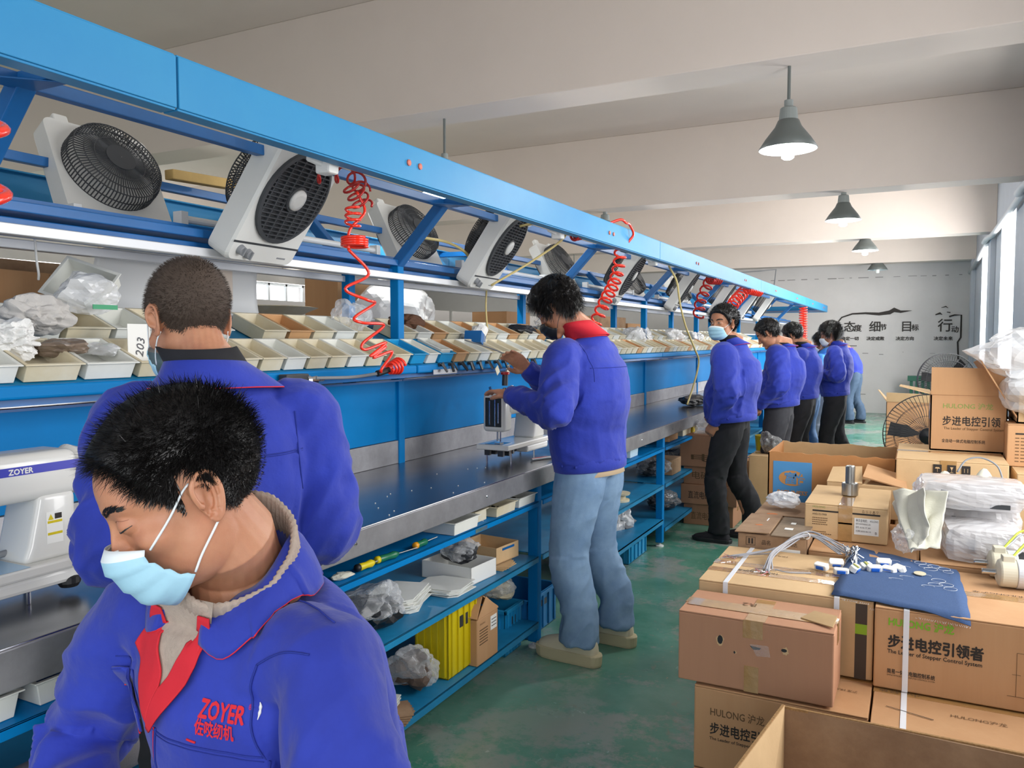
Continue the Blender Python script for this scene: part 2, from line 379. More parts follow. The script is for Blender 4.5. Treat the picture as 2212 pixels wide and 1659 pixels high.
# ---------------------------------------------------------------- lamps
M_shade = mat('lamp_enamel_grey', '5E6462', .45); M_shadei = mat('lamp_inner_silver', 'D5E2E6', .3, metal=.3)
M_bulb = emis('bulb_glow', 'F4FFF0', 9)
def lamp(x, y, zr, s, label, rod_top, on=True):
    t = thing('pendant_lamp', label, 'lamp', (x, y, zr), 0, 'factory pendant lamps')
    prof = [(.045, .16), (.055, .155), (.07, .12), (.12, .055), (.155, 0)]
    P('shade', M_shade, t, lambda b: b.lathe([(r*s, z*s) for r, z in prof], 40, caps=False), smooth=True, solid=.003)
    P('shade_lining', M_shadei, t, lambda b: b.lathe([(r*s*.985, z*s-.002) for r, z in prof], 40, caps=False), smooth=True)
    P('lamp_holder', mat('holder_grey', '7E8482', .6), t, lambda b: b.lathe([(.052*s, .15*s), (.045*s, .22*s), (.04*s, .225*s), (.024*s, .23*s), (.024*s, .265*s), (.012*s, .27*s)], 24), smooth=False)
    P('rod', M_shade, t, lambda b: b.tube([(0, 0, .26*s), (0, 0, rod_top-zr)], .009, 8))
    P('bulb', M_bulb if on else M_white, t, lambda b: b.lathe([(.018*s, .12*s), (.032*s, .1*s), (.034*s, .0), (.034*s, -.045*s), (.02*s, -.055*s)], 16), smooth=True)
    if on:
        d = bpy.data.lights.new('lamp_light', 'POINT'); d.energy = 45; d.color = (1, .99, .95); d.shadow_soft_size = .05
        o = link(bpy.data.objects.new('lamp_light', d)); o.location = (x, y, zr-.075*s)
lamp(-.66, 4.68, 2.55, 1.0, 'pendant lamp nearest the camera with glowing white bowl', 3.0)
lamp(-.7, 8.88, 2.72, 1.12, 'second pendant lamp from camera, lit tube bulb under dark shade', 3.0)
lamp(-.72, 13.1, 2.83, 1.2, 'third pendant lamp from the camera, over the aisle', 3.0)
lamp(-.72, 17.3, 2.87, 1.2, 'unlit pendant lamp closest to the far wall', 3.0, False)
lamp(-2.9, 4.72, 2.5, 1.0, 'pendant lamp on long rod behind the blue canopy beam', 3.0)
lamp(-3.3, 8.95, 2.72, 1.1, 'pendant lamp whose cap peeks above the middle of canopy', 3.0)
for k, (x, y) in enumerate(((-5.9, 4.7), (-5.9, 9.0), (-5.4, 13.1))):
    lamp(x, y, 2.5, 1.1, ('lit lamp seen through the rack beside the shaven head', 'lit lamp far left beyond the rack', 'lit lamp in the room behind the rack, far end')[k], 3.0)
# ---------------------------------------------------------------- overhead canopy rack (double sided) of the assembly line
Y0, Y1 = -.9, 17.05
FR = [-.73+2.01*k for k in range(9)]           # frame positions along the line
XC = -2.45                                       # mirror plane of the double rack
def mx_(x): return 2*XC-x
rack = thing('canopy_rack', 'long bright blue steel canopy rack running over the workbench', 'rack', (XC, 1.4, 0))
def wp(name, mt, fn, parent=rack, **k): return P(name, mt, parent, fn, world=True, **k)
fy = [Y0, 1.38, 5.42, 9.45, 13.4, Y1]
for i in range(5):
    a, b_ = fy[i]+.003, fy[i+1]-.003
    for s, x in ((1, -1.6), (-1, mx_(-1.6))):
        wp('fascia', M_blueL, lambda b: (b.box(x-.006, x+.006, a, b_, 2.055, 2.178), b.box(min(x, x-s*.05), max(x, x-s*.05), a, b_, 2.05, 2.057), b.box(min(x, x-s*.05), max(x, x-s*.05), a, b_, 2.176, 2.183)), bev=.002)
wp('end_cap', M_blueL, lambda b: b.box(mx_(-1.6), -1.6, Y1-.004, Y1+.02, 2.05, 2.18))
wp('roof_plate', M_blueD, lambda b: b.box(mx_(-1.63), -1.63, Y1-.9, Y1-.01, 2.06, 2.07))
for y in [2.39-2.04, 2.39, 4.43, 6.47, 8.5, 10.5, 12.5, 14.5, 16.3]:
    for dy in (-.035, .035):
        wp('hole_plug', mat('red_plug', 'C46A58', .5), lambda b: b.lathe([(.011, 0), (.011, .005), (.007, .007)], 14, M.Translation((-1.594, y+dy, 2.116)) @ M.Rotation(R(90), 4, 'Y')))
for k, y in enumerate(FR):
    if y < -.9: continue
    for x, s in ((-2.3, 1), (-2.6, -1)):
        wp('post', M_blueP, lambda b: b.cbox((x, y, 1.38), (.05, .05, 1.0)), bev=.004)
        wp('roof_arm', M_blueD, lambda b: (b.bar((x, y, 1.87), (x+s*.27, y, 2.15), .05, .05, (0, 1, 0)),), bev=.004)
        wp('roof_arm', M_blueD, lambda b: (b.bar((x+s*.27-s*.01, y, 2.15), (x+s*.69, y, 2.155), .05, .035), b.prism([(0, 0), (s*.16, 0), (0, -s*.16)], .004, M.Translation((x+s*.27, y+.02, 2.13)))), bev=.003)
for s in (1, -1):
    f = lambda x: x if s == 1 else mx_(x)
    for nm, x, z, w_, h_, mt in (('roof_rail', -2.03, 2.15, .035, .035, M_blueD), ('side_rail', -2.3, 1.878, .05, .03, M_blueD), ('side_rail', -2.33, 1.84, .04, .02, M_blueD)):
        wp(nm, mt, lambda b: b.box(f(x)-w_/2, f(x)+w_/2, Y0, Y1-.1, z-h_/2, z+h_/2), bev=.003)
    wp('lamp_channel', M_alu, lambda b: b.box(f(-2.3)-.02+.02*s, f(-2.3)+.02+.02*s, Y0, Y1-.4, 1.795, 1.826), bev=.003)
    wp('cable_tray', M_blueD, lambda b: (b.box(f(-2.40)-.05, f(-2.40)+.05, Y0, Y1-.2, 1.885, 1.889), b.box(f(-2.35)-.003, f(-2.35)+.003, Y0, Y1-.2, 1.885, 1.915)))
wp('back_shelf_rail', M_alu, lambda b: b.box(-2.575, -2.545, Y0, 5.3, 1.585, 1.612), bev=.003)
wp('back_shelf_rail', M_alu, lambda b: b.box(-2.575, -2.545, 5.33, Y1-.4, 1.585, 1.605), bev=.003)
# fluorescent tubes lying over the tray
for k in range(7):
    for s, x in ((1, -2.42), (-1, -2.62)):
        y = .1+k*2.01+(.55 if s < 0 else 0)
        wp('fluorescent_tube', mat('tube_white', 'D9DCDD', .35), lambda b: (b.tube([(x, y, 1.945), (x, y+1.15, 1.945)], .014, 12), b.box(x-.022, x+.022, y-.03, y, 1.92, 1.97), b.box(x-.022, x+.022, y+1.15, y+1.18, 1.92, 1.97)))

# parts tray shelf: rail and sloping plate, both sides
SL = R(24)
for i in range(9):
    a = Y0+i*2.01; c = a+2.0
    wp('shelf_rail', M_blueP, lambda b: b.box(-2.10, -2.065, a, c, 1.345, 1.383), bev=.008, seg=3)
    wp('shelf_plate', M_blueS, lambda b: (b.add([(-2.085, a, 1.372), (-2.085, c, 1.372), (-2.6, c, 1.585), (-2.6, a, 1.585)], [(0, 1, 2, 3)]),), solid=.004)
wp('shelf_beam', M_blueD, lambda b: (b.box(-2.30, -2.12, Y0, Y1, 1.335, 1.345), b.box(-2.13, -2.11, Y0, Y1, 1.325, 1.36)))

# ---------------------------------------------------------------- workbench
bench = thing('workbench', 'long stainless steel topped workbench with blue back panels and lower shelves', 'workbench', (-1.95, 1.4, 0))
def wb(name, mt, fn, **k): return P(name, mt, bench, fn, world=True, **k)
by = [-.85, 4.05, 8.25, 12.45, Y1-.2]
for i in range(4):
    a, c = by[i]+.002, by[i+1]-.002
    wb('bench_top', M_steel, lambda b: b.box(-2.29, -1.6, a, c, .872, .889), bev=.003)
    wb('apron', M_steeld, lambda b: b.box(-1.604, -1.594, a, c, .80, .886), bev=.003)
    for j in range(6):
        y = a+.25+j*(c-a-.5)/5
        wb('bolt', M_chrome, lambda b: b.lathe([(.006, 0), (.006, .002), (.003, .004)], 10, M.Translation((-1.594, y, .845)) @ M.Rotation(R(90), 4, 'Y')))
for k, y in enumerate(FR[:-1]):
    a, c = y+.003, y+2.007
    wb('back_panel', M_blueP, lambda b: b.box(-2.303, -2.29, a, c, 1.005, 1.30), bev=.002)
    wb('splash_plate', M_steeld, lambda b: b.box(-2.298, -2.282, a, c, .889, 1.003), bev=.003)
    wb('panel_lip', M_blueD, lambda b: b.box(-2.31, -2.27, a, c, 1.297, 1.305))
    for dy, z in ((-.015, 1.27), (.015, 1.27), (0, 1.08), (-.015, 1.2)):
        wb('bolt', M_chrome, lambda b: b.lathe([(.006, 0), (.006, .003), (.003, .005)], 10, M.Translation((-2.29, y+dy+.001, z)) @ M.Rotation(R(90), 4, 'Y')))
LEGS = [-.75+.0, 1.35, 3.48, 5.62, 7.72, 9.85, 11.95, 14.05, 16.2]
for y in LEGS:
    for x in (-1.635, -2.45):
        wb('leg', M_blueP, lambda b: b.cbox((x, y, .42), (.05, .05, .78)), bev=.004)
        wb('levelling_foot', M_white, lambda b: b.lathe([(.03, 0), (.03, .008), (.012, .012), (.008, .03), (.008, .04)], 16, M.Translation((x, y, 0))))
for i in range(len(LEGS)-1):
    a, c = LEGS[i]+.026, LEGS[i+1]-.026
    wb('upper_shelf', M_blueP, lambda b: (b.box(-1.98, -1.6, a, c, .722, .727), b.box(-1.606, -1.6, a, c, .702, .727), b.box(-1.985, -1.98, a, c, .722, .80)), bev=.0015)
    wb('middle_shelf', M_blueS, lambda b: (b.box(-2.2, -1.6, a, c, .452, .457), b.box(-1.606, -1.6, a, c, .430, .457), b.box(-2.205, -2.2, a, c, .452, .52)), bev=.0015)
    if i != 2:
        wb('bottom_shelf', M_blueS, lambda b: (b.box(-2.3, -1.6, a, c, .132, .137), b.box(-1.606, -1.6, a, c, .105, .137)), bev=.0015)

# far side of the double line: a plain top and legs, mostly hidden
bench2 = thing('back_workbench', 'second blue workbench on the far side of the rack', 'workbench', (-3.0, 1.4, 0))
P('bench_top', M_steel, bench2, lambda b: b.box(-3.3, -2.66, Y0, Y1-.2, .872, .889), world=True)
for y in FR: P('leg', M_blueD, bench2, lambda b: b.cbox((-3.26, y, .43), (.05, .05, .86)), world=True)
P('cloth_strip', M_trayw, bench2, lambda b: b.box(-2.665, -2.66, .2, 3.0, .89, 1.0), world=True)

# ---------------------------------------------------------------- parts trays on the sloping shelf
def tray_mesh(b, L, W, H, t=.0035, mx=None, tp=.12, rim=.008):
    """open tapered tray, L along x, W along y, floor at z=0"""
    def ring(l, w_, z): return [(-l/2, -w_/2, z), (l/2, -w_/2, z), (l/2, w_/2, z), (-l/2, w_/2, z)]
    k = 1-tp
    rs = [ring(L*k, W*k, 0), ring(L-2*rim, W-2*rim, H-.004), ring(L, W, H-.004), ring(L, W, H), ring(L-2*rim-2*t, W-2*rim-2*t, H), ring(L*k-2*t, W*k-2*t, t)]
    vs = [p for r in rs for p in r]
    fs = [(i*4+j, i*4+(j+1) % 4, (i+1)*4+(j+1) % 4, (i+1)*4+j) for i in range(5) for j in range(4)]
    b.add(vs, fs+[(3, 2, 1, 0), (20, 21, 22, 23)], mx)
TM = {}
def tray(mt, L, W, H, T, label, group=None, name='parts_tray'):
    key = (round(L, 3), round(W, 3), round(H, 3), mt.name)
    if key not in TM:
        b = MB(); tray_mesh(b, L, W, H); o = b.build(name, mt, None, bev=.003); TM[key] = o
    else:
        o = link(TM[key].copy())
    o.matrix_world = T
    return tag(o, label, 'tray', group)
def slope_T(x, y, up=.0, rz=0):
    z = 1.372+(-2.085-x)*math.tan(R(22.5))+.006+up
    return M.Translation((x, y, z)) @ M.Rotation(R(22.5), 4, 'Y') @ M.Rotation(rz, 4, 'Z')
def bits(b, T, L, W, n, s, z0=.008, seed=1):
    r = random.Random(seed)
    for i in range(n):
        q = T @ M.Translation((r.uniform(-L/2, L/2)*.7, r.uniform(-W/2, W/2)*.7, z0+r.uniform(0, s))) @ M.Rotation(r.uniform(0, 6), 4, 'Z') @ M.Rotation(r.uniform(0, 3), 4, 'X')
        b.cbox((0, 0, 0), (s*r.uniform(1, 3), s*.6, s*.5), q)
# front row, listed along the line: (y, width, material, contents)
row = []
y = 1.16
specs = {  # measured neighbours between the two nearest standing men
}
def along(y0, y1, w_, mats_):
    out = []; y = y0; i = 0
    while y+w_ <= y1+.001: out.append((y+w_/2, w_-.004, mats_[i % len(mats_)])); y += w_; i += 1
    return out
row += along(.75, 1.29, .18, [M_trayw])+along(1.29, 2.0, .175, [M_tray, M_trayw])
row += along(2.02, 2.95, .125, [M_tray, M_tray, M_trayw])
row += [(3.03, .14, M_tray), (3.17, .125, M_trayb), (3.29, .10, M_trayw), (3.42, .135, M_trayb), (3.56, .12, M_trayo)]
row += along(3.63, 4.9, .125, [M_tray, M_trayw, M_tray, M_tray])+along(4.95, 16.0, .14, [M_tray, M_trayw, M_tray, M_tray, M_tray, M_trayo])
ORD = ['first', 'second', 'third', 'fourth', 'fifth', 'sixth', 'seventh', 'eighth', 'ninth', 'tenth', 'eleventh', 'twelfth', 'thirteenth', 'fourteenth', 'fifteenth']
CNT = {}
def nth(key):
    CNT[key] = CNT.get(key, 0)+1; return ORD[min(CNT[key], 15)-1] if CNT[key] <= 15 else None
names = {M_tray.name: 'cream', M_trayw.name: 'white', M_trayb.name: 'blue', M_trayo.name: 'brown'}
def where(y):
    if y < 1.3: return 'at the left edge of the tray shelf'
    if y < 2.02: return 'on the tray shelf left of the shaven head'
    if y < 3.0: return 'on the tray shelf behind the red coil'
    if y < 3.7: return 'on the tray shelf where the red coil ends'
    if y < 5.0: return 'on the tray shelf in front of the stooping man in jeans'
    return 'on the far stretch of the tray shelf'
for i, (y, w_, mt) in enumerate(row):
    lab = '%s plastic parts tray %s' % (names[mt.name], where(y))
    if y < 5: lab = '%s %s tray, front row, %s' % (nth((mt.name, where(y))), names[mt.name], where(y).replace('on the tray shelf ', 'counted from left '))
    grp = 'trays in the front row of the sloping shelf' + (' '+where(y).split('shelf ')[-1] if 'shelf ' in where(y) else '')
    o = tray(mt, .19, w_, .055, slope_T(-2.185, y), lab, names[mt.name]+' '+grp)
    if 3.1 < y < 3.2: o['label'] = 'bright blue plastic tray right of the cream tray by the coil end'; o['group'] = 'blue trays'
    if 3.4 < y < 3.5: o['label'] = 'second blue tray along the shelf, with a clear tray nested in it'; o['group'] = 'blue trays'
    if 3.27 < y < 3.31: o['label'] = 'narrow white tray wedged between the two blue trays'
    if 3.5 < y < 3.6: o['label'] = 'brown plastic tray right of the two blue trays'
# rear row behind the posts
row2 = along(1.4, 2.3, .17, [M_trayw, M_tray])+along(2.4, 3.2, .15, [M_tray, M_trayo, M_tray, M_trayw])+along(3.36, 5.2, .15, [M_tray, M_trayw, M_trayo])+along(5.35, 13.0, .17, [M_tray, M_trayw])
for y, w_, mt in row2:
    tray(mt, .2, w_, .06, slope_T(-2.43, y), '%s%s parts tray in the rear row %s' % ((nth((mt.name, where(y), 2)) or '')+' ' if y < 5 else '', names[mt.name], where(y).replace('on the tray shelf ', '')), '%s trays in the rear row %s' % (names[mt.name], where(y)), name='parts_tray')
def screws(name, T, L, W, n, s, label, mt=M_darkm, seed=1):
    b = MB(); bits(b, T, L, W, n, s, seed=seed); o = b.build(name, mt); tag(o, label, 'parts', kind='stuff')
for i, (y, mt) in enumerate([(3.42+.13, M_darkm), (3.76, M_black), (4.02, M_darkm), (4.4, M_black), (5.4, M_darkm), (5.83, M_black), (6.2, M_darkm), (6.7, M_black)]):
    screws('loose_screws', slope_T(-2.185, y), .17, .1, 26, .007, 'small dark metal parts heaped in shelf tray, %s along the line' % ORD[i], mt, i)
# ---------------------------------------------------------------- box fans hanging under the canopy
M_grl = mat('fan_grille', '3A3D41', .55)
def fan_front(t, T):
    def q(name, mt, fn, **k): 
        b = MB(T); fn(b); return b.build(name, mt, t, world=True, **k)
    def body(b):
        rr = []
        for z, s in ((-.035, 1), (.035, 1), (.045, .97)):
            rr.append([(x*s, y*s, z) for x, y in rrect(.36, .43, .03)])
        b.grid(rr, True); n = len(rr[0]); b.f.append(tuple(range(n))[::-1]); b.m.append(0); b.f.append(tuple(range(2*n, 3*n))); b.m.append(0)
    def rrect_(w_, h, r): pass
    q('fan_body', M_fanw, body)
    q('front_grille', M_grl, lambda b: grille(b, .158, .046, front=True))
    q('hub_cap', M_fanw, lambda b: b.lathe([(.038, .06), (.036, .068), (.02, .072), (.002, .073)], 24, M.Translation((.0, .035, 0))), smooth=True)
    q('rear_grille', M_grl, lambda b: dome(b, .155, -.035, -.10))
    q('control_strip', M_dark, lambda b: b.box(-.178, .178, -.150, -.143, .0445, .0462))
    for x, y in ((-.13, -.172), (-.085, -.183)):
        q('control_knob', M_grey, lambda b: (b.lathe([(.017, .045), (.015, .058), (.013, .06)], 16, M.Translation((x, y, 0))), b.box(x-.003, x+.003, y-.014, y+.014, .059, .066)))
    q('badge', M_grey, lambda b: b.box(.08, .13, -.19, -.184, .0445, .0455))
    for fx in (-.1, .1): q('foot', M_fanw, lambda b: b.cbox((fx, .235, 0), (.05, .06, .03)), bev=.008, seg=3)
def rrect(w_, h, r, n=5):
    out = []
    for cx, cy, a in ((w_/2-r, h/2-r, 0), (-w_/2+r, h/2-r, 90), (-w_/2+r, -h/2+r, 180), (w_/2-r, -h/2+r, 270)):
        for i in range(n+1):
            t = R(a+90*i/n); out.append((cx+r*cos(t), cy+r*sin(t)))
    return out
def grille(b, r, z, front=True):
    cy = .035
    b.lathe([(r+.008, z-.002), (r+.008, z+.010), (r-.004, z+.012), (r-.006, z)], 40, M.Translation((0, cy, 0)), caps=False)
    b.lathe([(r, z-.001), (.001, z-.0008)], 40, M.Translation((0, cy, 0)), caps=False)
    b.lathe([(.048, z), (.046, z+.014), (.036, z+.015)], 24, M.Translation((0, cy, 0)), caps=False)
    n = 22
    for i in range(n):
        y = -r+2*r*(i+.5)/n; h = sqrt(max(0, r*r-y*y))
        b.box(-h, h, cy+y-.0022, cy+y+.0022, z+.004, z+.011)
    for i in range(7):
        x = -r+2*r*(i+.5)/7; h = sqrt(max(0, r*r-x*x))
        b.box(x-.0028, x+.0028, cy-h, cy+h, z+.002, z+.010)
def dome(b, r, z0, z1):
    cy = .035; n = 84
    for i in range(n):
        a = 2*pi*i/n; c, s = cos(a), sin(a)
        pts = [(r*c, cy+r*s, z0), (r*c*.99, cy+r*s*.99, lerp(z0, z1, .7)), (r*.93*c, cy+r*.93*s, z1), (r*.3*c, cy+r*.3*s, z1-.012)]
        b.tube(pts, .0022, 4, caps=False)
    for k, z in ((1, z0), (1, lerp(z0, z1, .5)), (.95, z1), (.75, z1-.004), (.55, z1-.008)):
        b.tube([(r*k*cos(2*pi*i/36), cy+r*k*sin(2*pi*i/36), z) for i in range(37)], .0022, 4, caps=False)
    b.lathe([(r*.32, z1-.010), (r*.32, z1-.016), (.001, z1-.018)], 24, M.Translation((0, cy, 0)), caps=False)
    b.lathe([(r*.97, z0+.004), (.001, z0+.004)], 40, M.Translation((0, cy, 0)), caps=False)
M_fanw = mat('fan_white_plastic', 'D6D7D4', .35, var=.05)
def frame(c, e, u):
    e = V(e).normalized(); u = V(u); u = (u-e*u.dot(e)).normalized(); n = e.cross(u)
    T = M((e, u, n)).transposed().to_4x4(); T.translation = V(c); return T
def fan(c, e, u, label, group):
    t = thing('box_fan', label, 'fan', c, 0, group)
    T = frame(c, e, u) @ M.Scale(1.14, 4); fan_front(t, T); return t
G1, G2 = 'box fans facing the near bench', 'box fans facing the far bench, seen from behind'
E1, U1 = (-.16, .95, .02), (.50, .24, .80)
f2 = fan((-2.13, 2.29, 2.02), E1, U1, 'white box fan behind the red coiled hose, dark front grille showing', G1)
def again(src, dy, label, dx=0, dz=0, group=G1):
    return copy_thing(src, src.location+V((dx, dy, dz)), None, label, group)
again(f2, 1.72, 'white box fan right of the nearest diagonal arm, above cream trays')
again(f2, 3.95, 'white box fan behind the second red hose, under the canopy')
again(f2, 5.75, 'slim looking white box fan fourth along the near side')
again(f2, 7.6, 'fifth box fan along the near side, over the masked man')
again(f2, 9.3, 'sixth box fan along the near side, close to the canopy end')
again(f2, 10.6, 'seventh box fan along the near side, farthest down the line')
E2, U2 = (-.12, -1, .05), (-.50, -.34, .80)
f1 = fan((-2.80, 2.08, 2.09), E2, U2, 'box fan at upper left seen from behind, domed black rear grille', G2)
again(f1, 2.05, 'rear view box fan beside the red coil, behind the near fans', group=G2)
again(f1, 4.3, 'rear view box fan above the bent dark haired man in jeans', group=G2)
again(f1, 6.3, 'rear view box fan between third and fourth canopy arms', group=G2)
again(f1, 8.3, 'rear view box fan farthest down the canopy', group=G2)

# ---------------------------------------------------------------- red coiled air hoses and cables
def coil(path, rad, turns, n=18):
    """points of a helix following path (list of points), radius function rad(t)"""
    sp = smooth_path(path, 10); k = len(sp); L = [0]
    for i in range(1, k): L.append(L[-1]+(sp[i]-sp[i-1]).length)
    tot = L[-1]; out = []; N = int(turns*n)
    a = V((1, 0, 0))
    for i in range(N+1):
        t = i/N; s = t*tot; j = max(q for q in range(k-1) if L[q] <= s+1e-9)
        f = (s-L[j])/max(1e-9, L[j+1]-L[j]); p = sp[j].lerp(sp[j+1], f); d = (sp[j+1]-sp[j]).normalized()
        a = (a-d*a.dot(d)).normalized(); b_ = d.cross(a); r = rad(t) if callable(rad) else rad
        out.append(p+(a*cos(2*pi*i/n)+b_*sin(2*pi*i/n))*r)
    return out
def hose(label, parts, group='red coiled air hoses'):
    t = thing('coiled_hose', label, 'air hose', parts[0][0][0], 0, group)
    for i, (path, rad, turns, r, mt) in enumerate(parts):
        pts = coil(path, rad, turns) if turns else smooth_path(path)
        P('coil' if turns else 'hose_end', mt, t, lambda b: b.tube(pts, r, 8), smooth=True, world=True)
    return t
h1 = hose('bright red coiled air hose hanging over the trays behind the shaven man', [
    ([(-1.8, 2.30, 2.05), (-1.8, 2.37, 1.98)], .035, 3, .0045, M_redd),
    ([(-1.84, 2.15, 2.06), (-1.8, 2.30, 2.08), (-1.84, 2.42, 2.05)], .028, 4, .0045, M_redd),
    ([(-1.8, 2.33, 2.03), (-1.78, 2.35, 1.96), (-1.8, 2.29, 1.89), (-1.8, 2.28, 1.82)], .001, 0, .0052, M_red),
    ([(-1.8, 2.31, 1.97), (-1.8, 2.305, 1.90)], .026, 3.2, .0048, M_red),
    ([(-1.8, 2.315, 1.865), (-1.8, 2.315, 1.832)], .045, 4, .0052, M_red),
    ([(-1.8, 2.28, 1.82), (-1.78, 2.37, 1.74), (-1.8, 2.26, 1.68), (-1.78, 2.36, 1.645), (-1.8, 2.43, 1.635), (-1.8, 2.31, 1.58), (-1.78, 2.33, 1.562), (-1.78, 2.46, 1.555), (-1.8, 2.36, 1.49), (-1.8, 2.37, 1.465), (-1.8, 2.50, 1.49), (-1.8, 2.40, 1.44), (-1.8, 2.50, 1.475), (-1.8, 2.42, 1.435), (-1.8, 2.54, 1.455), (-1.8, 2.47, 1.39), (-1.82, 2.50, 1.375)], .001, 0, .0056, M_red),
    ([(-1.8, 2.52, 1.39), (-1.8, 2.585, 1.40)], lambda t: .018+.012*t, 4, .0055, M_red)])
P('coupling', M_black, h1, lambda b: b.tube([(-1.82, 2.47, 1.373), (-1.81, 2.53, 1.385)], .012, 12), world=True)
P('air_tool_hose', M_grey, h1, lambda b: b.tube(smooth_path([(-1.82, 2.47, 1.373), (-1.9, 2.42, 1.36), (-1.97, 2.3, 1.36)]), .006, 8), world=True)
h2 = hose('red coiled hose draped over the beam beside the stooping man', [
    ([(-1.70, 4.5, 2.16), (-1.60, 4.58, 2.215), (-1.57, 4.62, 2.2), (-1.575, 4.70, 2.20), (-1.57, 4.76, 2.15), (-1.6, 4.75, 2.1)], .001, 0, .008, M_red),
    ([(-1.66, 4.80, 2.12), (-1.66, 4.72, 1.9), (-1.68, 4.55, 1.72), (-1.72, 4.45, 1.55)], .035, 12, .0075, M_red)])
hose('second spare coil tied under the beam by the yellow cable', [([(-1.66, 4.02, 2.06), (-1.66, 4.22, 2.10)], .025, 5, .007, M_redd)])
hose('red coiled hose hanging above the masked man facing the camera', [([(-1.65, 7.15, 2.04), (-1.65, 7.55, 2.06)], .04, 5, .009, M_redd), ([(-1.66, 7.2, 2.03), (-1.7, 7.05, 1.85), (-1.7, 6.95, 1.7)], .045, 5, .009, M_redd)])
hose('red coiled hose bundled at the beam, left of bowed man', [([(-1.65, 8.9, 2.05), (-1.65, 9.7, 2.06)], .045, 8, .012, M_red), ([(-1.7, 9.0, 2.03), (-1.75, 8.6, 1.85), (-1.8, 8.4, 1.55)], .06, 10, .009, M_red)])
hose('thin red coiled hose close to the canopy end', [([(-1.65, 13.72, 2.03), (-1.65, 13.74, 1.48)], .06, 14, .01, M_red)])
hose('thick red hose loops at the left picture edge near camera', [
    ([(-.945, .540, 1.80), (-.945, .540, 1.625)], .028, 2.4, .0062, M_red)])
def cable(label, pts, r, mt, name='power_cable', cat='cable'):
    o = P(name, mt, None, lambda b: b.tube(smooth_path(pts), r, 6), smooth=True); return tag(o, label, cat)
cable('yellowed cable hanging from the canopy down past the masked man', [(-1.78, 6.3, 2.09), (-1.75, 6.42, 1.98), (-1.75, 6.5, 1.86), (-1.75, 6.58, 1.75), (-1.75, 6.75, 1.6), (-1.75, 7.05, 1.42), (-1.75, 7.2, 1.3), (-1.78, 7.15, 1.1), (-1.8, 7.0, .93)], .009, M_yelw)
cable('yellow cable looped near the second red coil under the beam', [(-1.95, 3.95, 2.12), (-1.8, 4.05, 2.15), (-1.75, 4.12, 2.08), (-1.9, 4.05, 1.95), (-2.1, 3.9, 1.8)], .007, M_yelw)
cable('pale yellow cable strung under the tray near white fan', [(-2.3, 3.5, 2.03), (-2.25, 3.7, 2.02), (-2.22, 3.85, 1.97), (-2.3, 4.0, 1.92)], .008, M_yelw)
cable('thin yellow cord hanging behind the trays, left of dark haired man', [(-2.45, 4.5, 1.9), (-2.45, 4.48, 1.7), (-2.4, 4.42, 1.52)], .006, M_yelw)
cable('white cord tied round the upper rail above the folded carton', [(-2.6, 1.66, 1.84), (-2.6, 1.665, 1.76), (-2.6, 1.67, 1.72), (-2.61, 1.675, 1.70)], .004, M_white, 'cord', 'cord')
for k, (y, dz) in enumerate(((2.05, 0), (3.9, 0), (5.6, 0))):
    t = thing('lamp_bracket', ('white plastic bracket under the beam above the second fan', 'white plastic bracket under the beam above the third fan', 'white plastic bracket under the beam by second red hose')[k], 'bracket', (-1.68, y, 2.05), 0, 'white brackets under the beam')
    P('bar', M_white, t, lambda b: b.bar((0, 0, .02), (.02, .30, .02), .025, .02), bev=.005)
    P('clamp', M_white, t, lambda b: (b.cbox((-.02, .0, .0), (.06, .05, .04)), b.bar((-.05, -.06, .03), (0, .02, 0), .02, .03)), bev=.008)
tag(P('timber_offcut', mat('pine_wood', 'C9A96A', .8, var=.2), None, lambda b: b.bar((-2.72, 2.3, 2.17), (-2.72, 2.64, 2.185), .05, .04), bev=.004), 'short pine offcut lying on the top of the rack', 'wood')
# ---------------------------------------------------------------- cardboard cartons on the right
RX, UZ, RY = (1, 0, 0), (0, 0, 1), (0, 1, 0)
def carton(label, x0, x1, y0, y1, z0, z1, mt=None, rz=0, tape='x', straps=(), group=None, inside=None, seam=True, name='carton'):
    w_, d, h = x1-x0, y1-y0, z1-z0; mt = mt or M_card
    t = thing(name, label, 'box', (x0, y0, z0), rz, group)
    P('body', mt, t, lambda b: b.box(0, w_, 0, d, 0, h-.004), bev=.004)
    if seam:
        if tape != 'y':
            P('flap', mt, t, lambda b: b.box(.001, w_-.001, .0, d/2-.0015, h-.004, h), bev=.0012)
            P('flap', mt, t, lambda b: b.box(.001, w_-.001, d/2+.0015, d, h-.004, h), bev=.0012)
        else:
            P('flap', mt, t, lambda b: b.box(0, w_/2-.0015, .001, d-.001, h-.004, h), bev=.0012)
            P('flap', mt, t, lambda b: b.box(w_/2+.0015, w_, .001, d-.001, h-.004, h), bev=.0012)
    if tape == 'x': P('tape', M_tape, t, lambda b: (b.box(-.001, w_+.001, d/2-.024, d/2+.024, h, h+.0008), b.box(-.0012, -.0002, d/2-.024, d/2+.024, h-.06, h), b.box(w_+.0002, w_+.0012, d/2-.024, d/2+.024, h-.06, h)))
    if tape == 'y': P('tape', M_tape, t, lambda b: (b.box(w_/2-.024, w_/2+.024, -.001, d+.001, h, h+.0008), b.box(w_/2-.024, w_/2+.024, -.0012, -.0002, h-.07, h), b.box(w_/2-.024, w_/2+.024, -.0012, -.0002, 0, .07)))
    for sx in straps:
        P('strap', M_strap, t, lambda b: (b.box(sx-.0075, sx+.0075, -.002, d+.002, h+.001, h+.002), b.box(sx-.0075, sx+.0075, -.003, -.002, 0, h+.001), b.box(sx-.0075, sx+.0075, d+.002, d+.003, 0, h+.001)), bev=.0006)
    return t
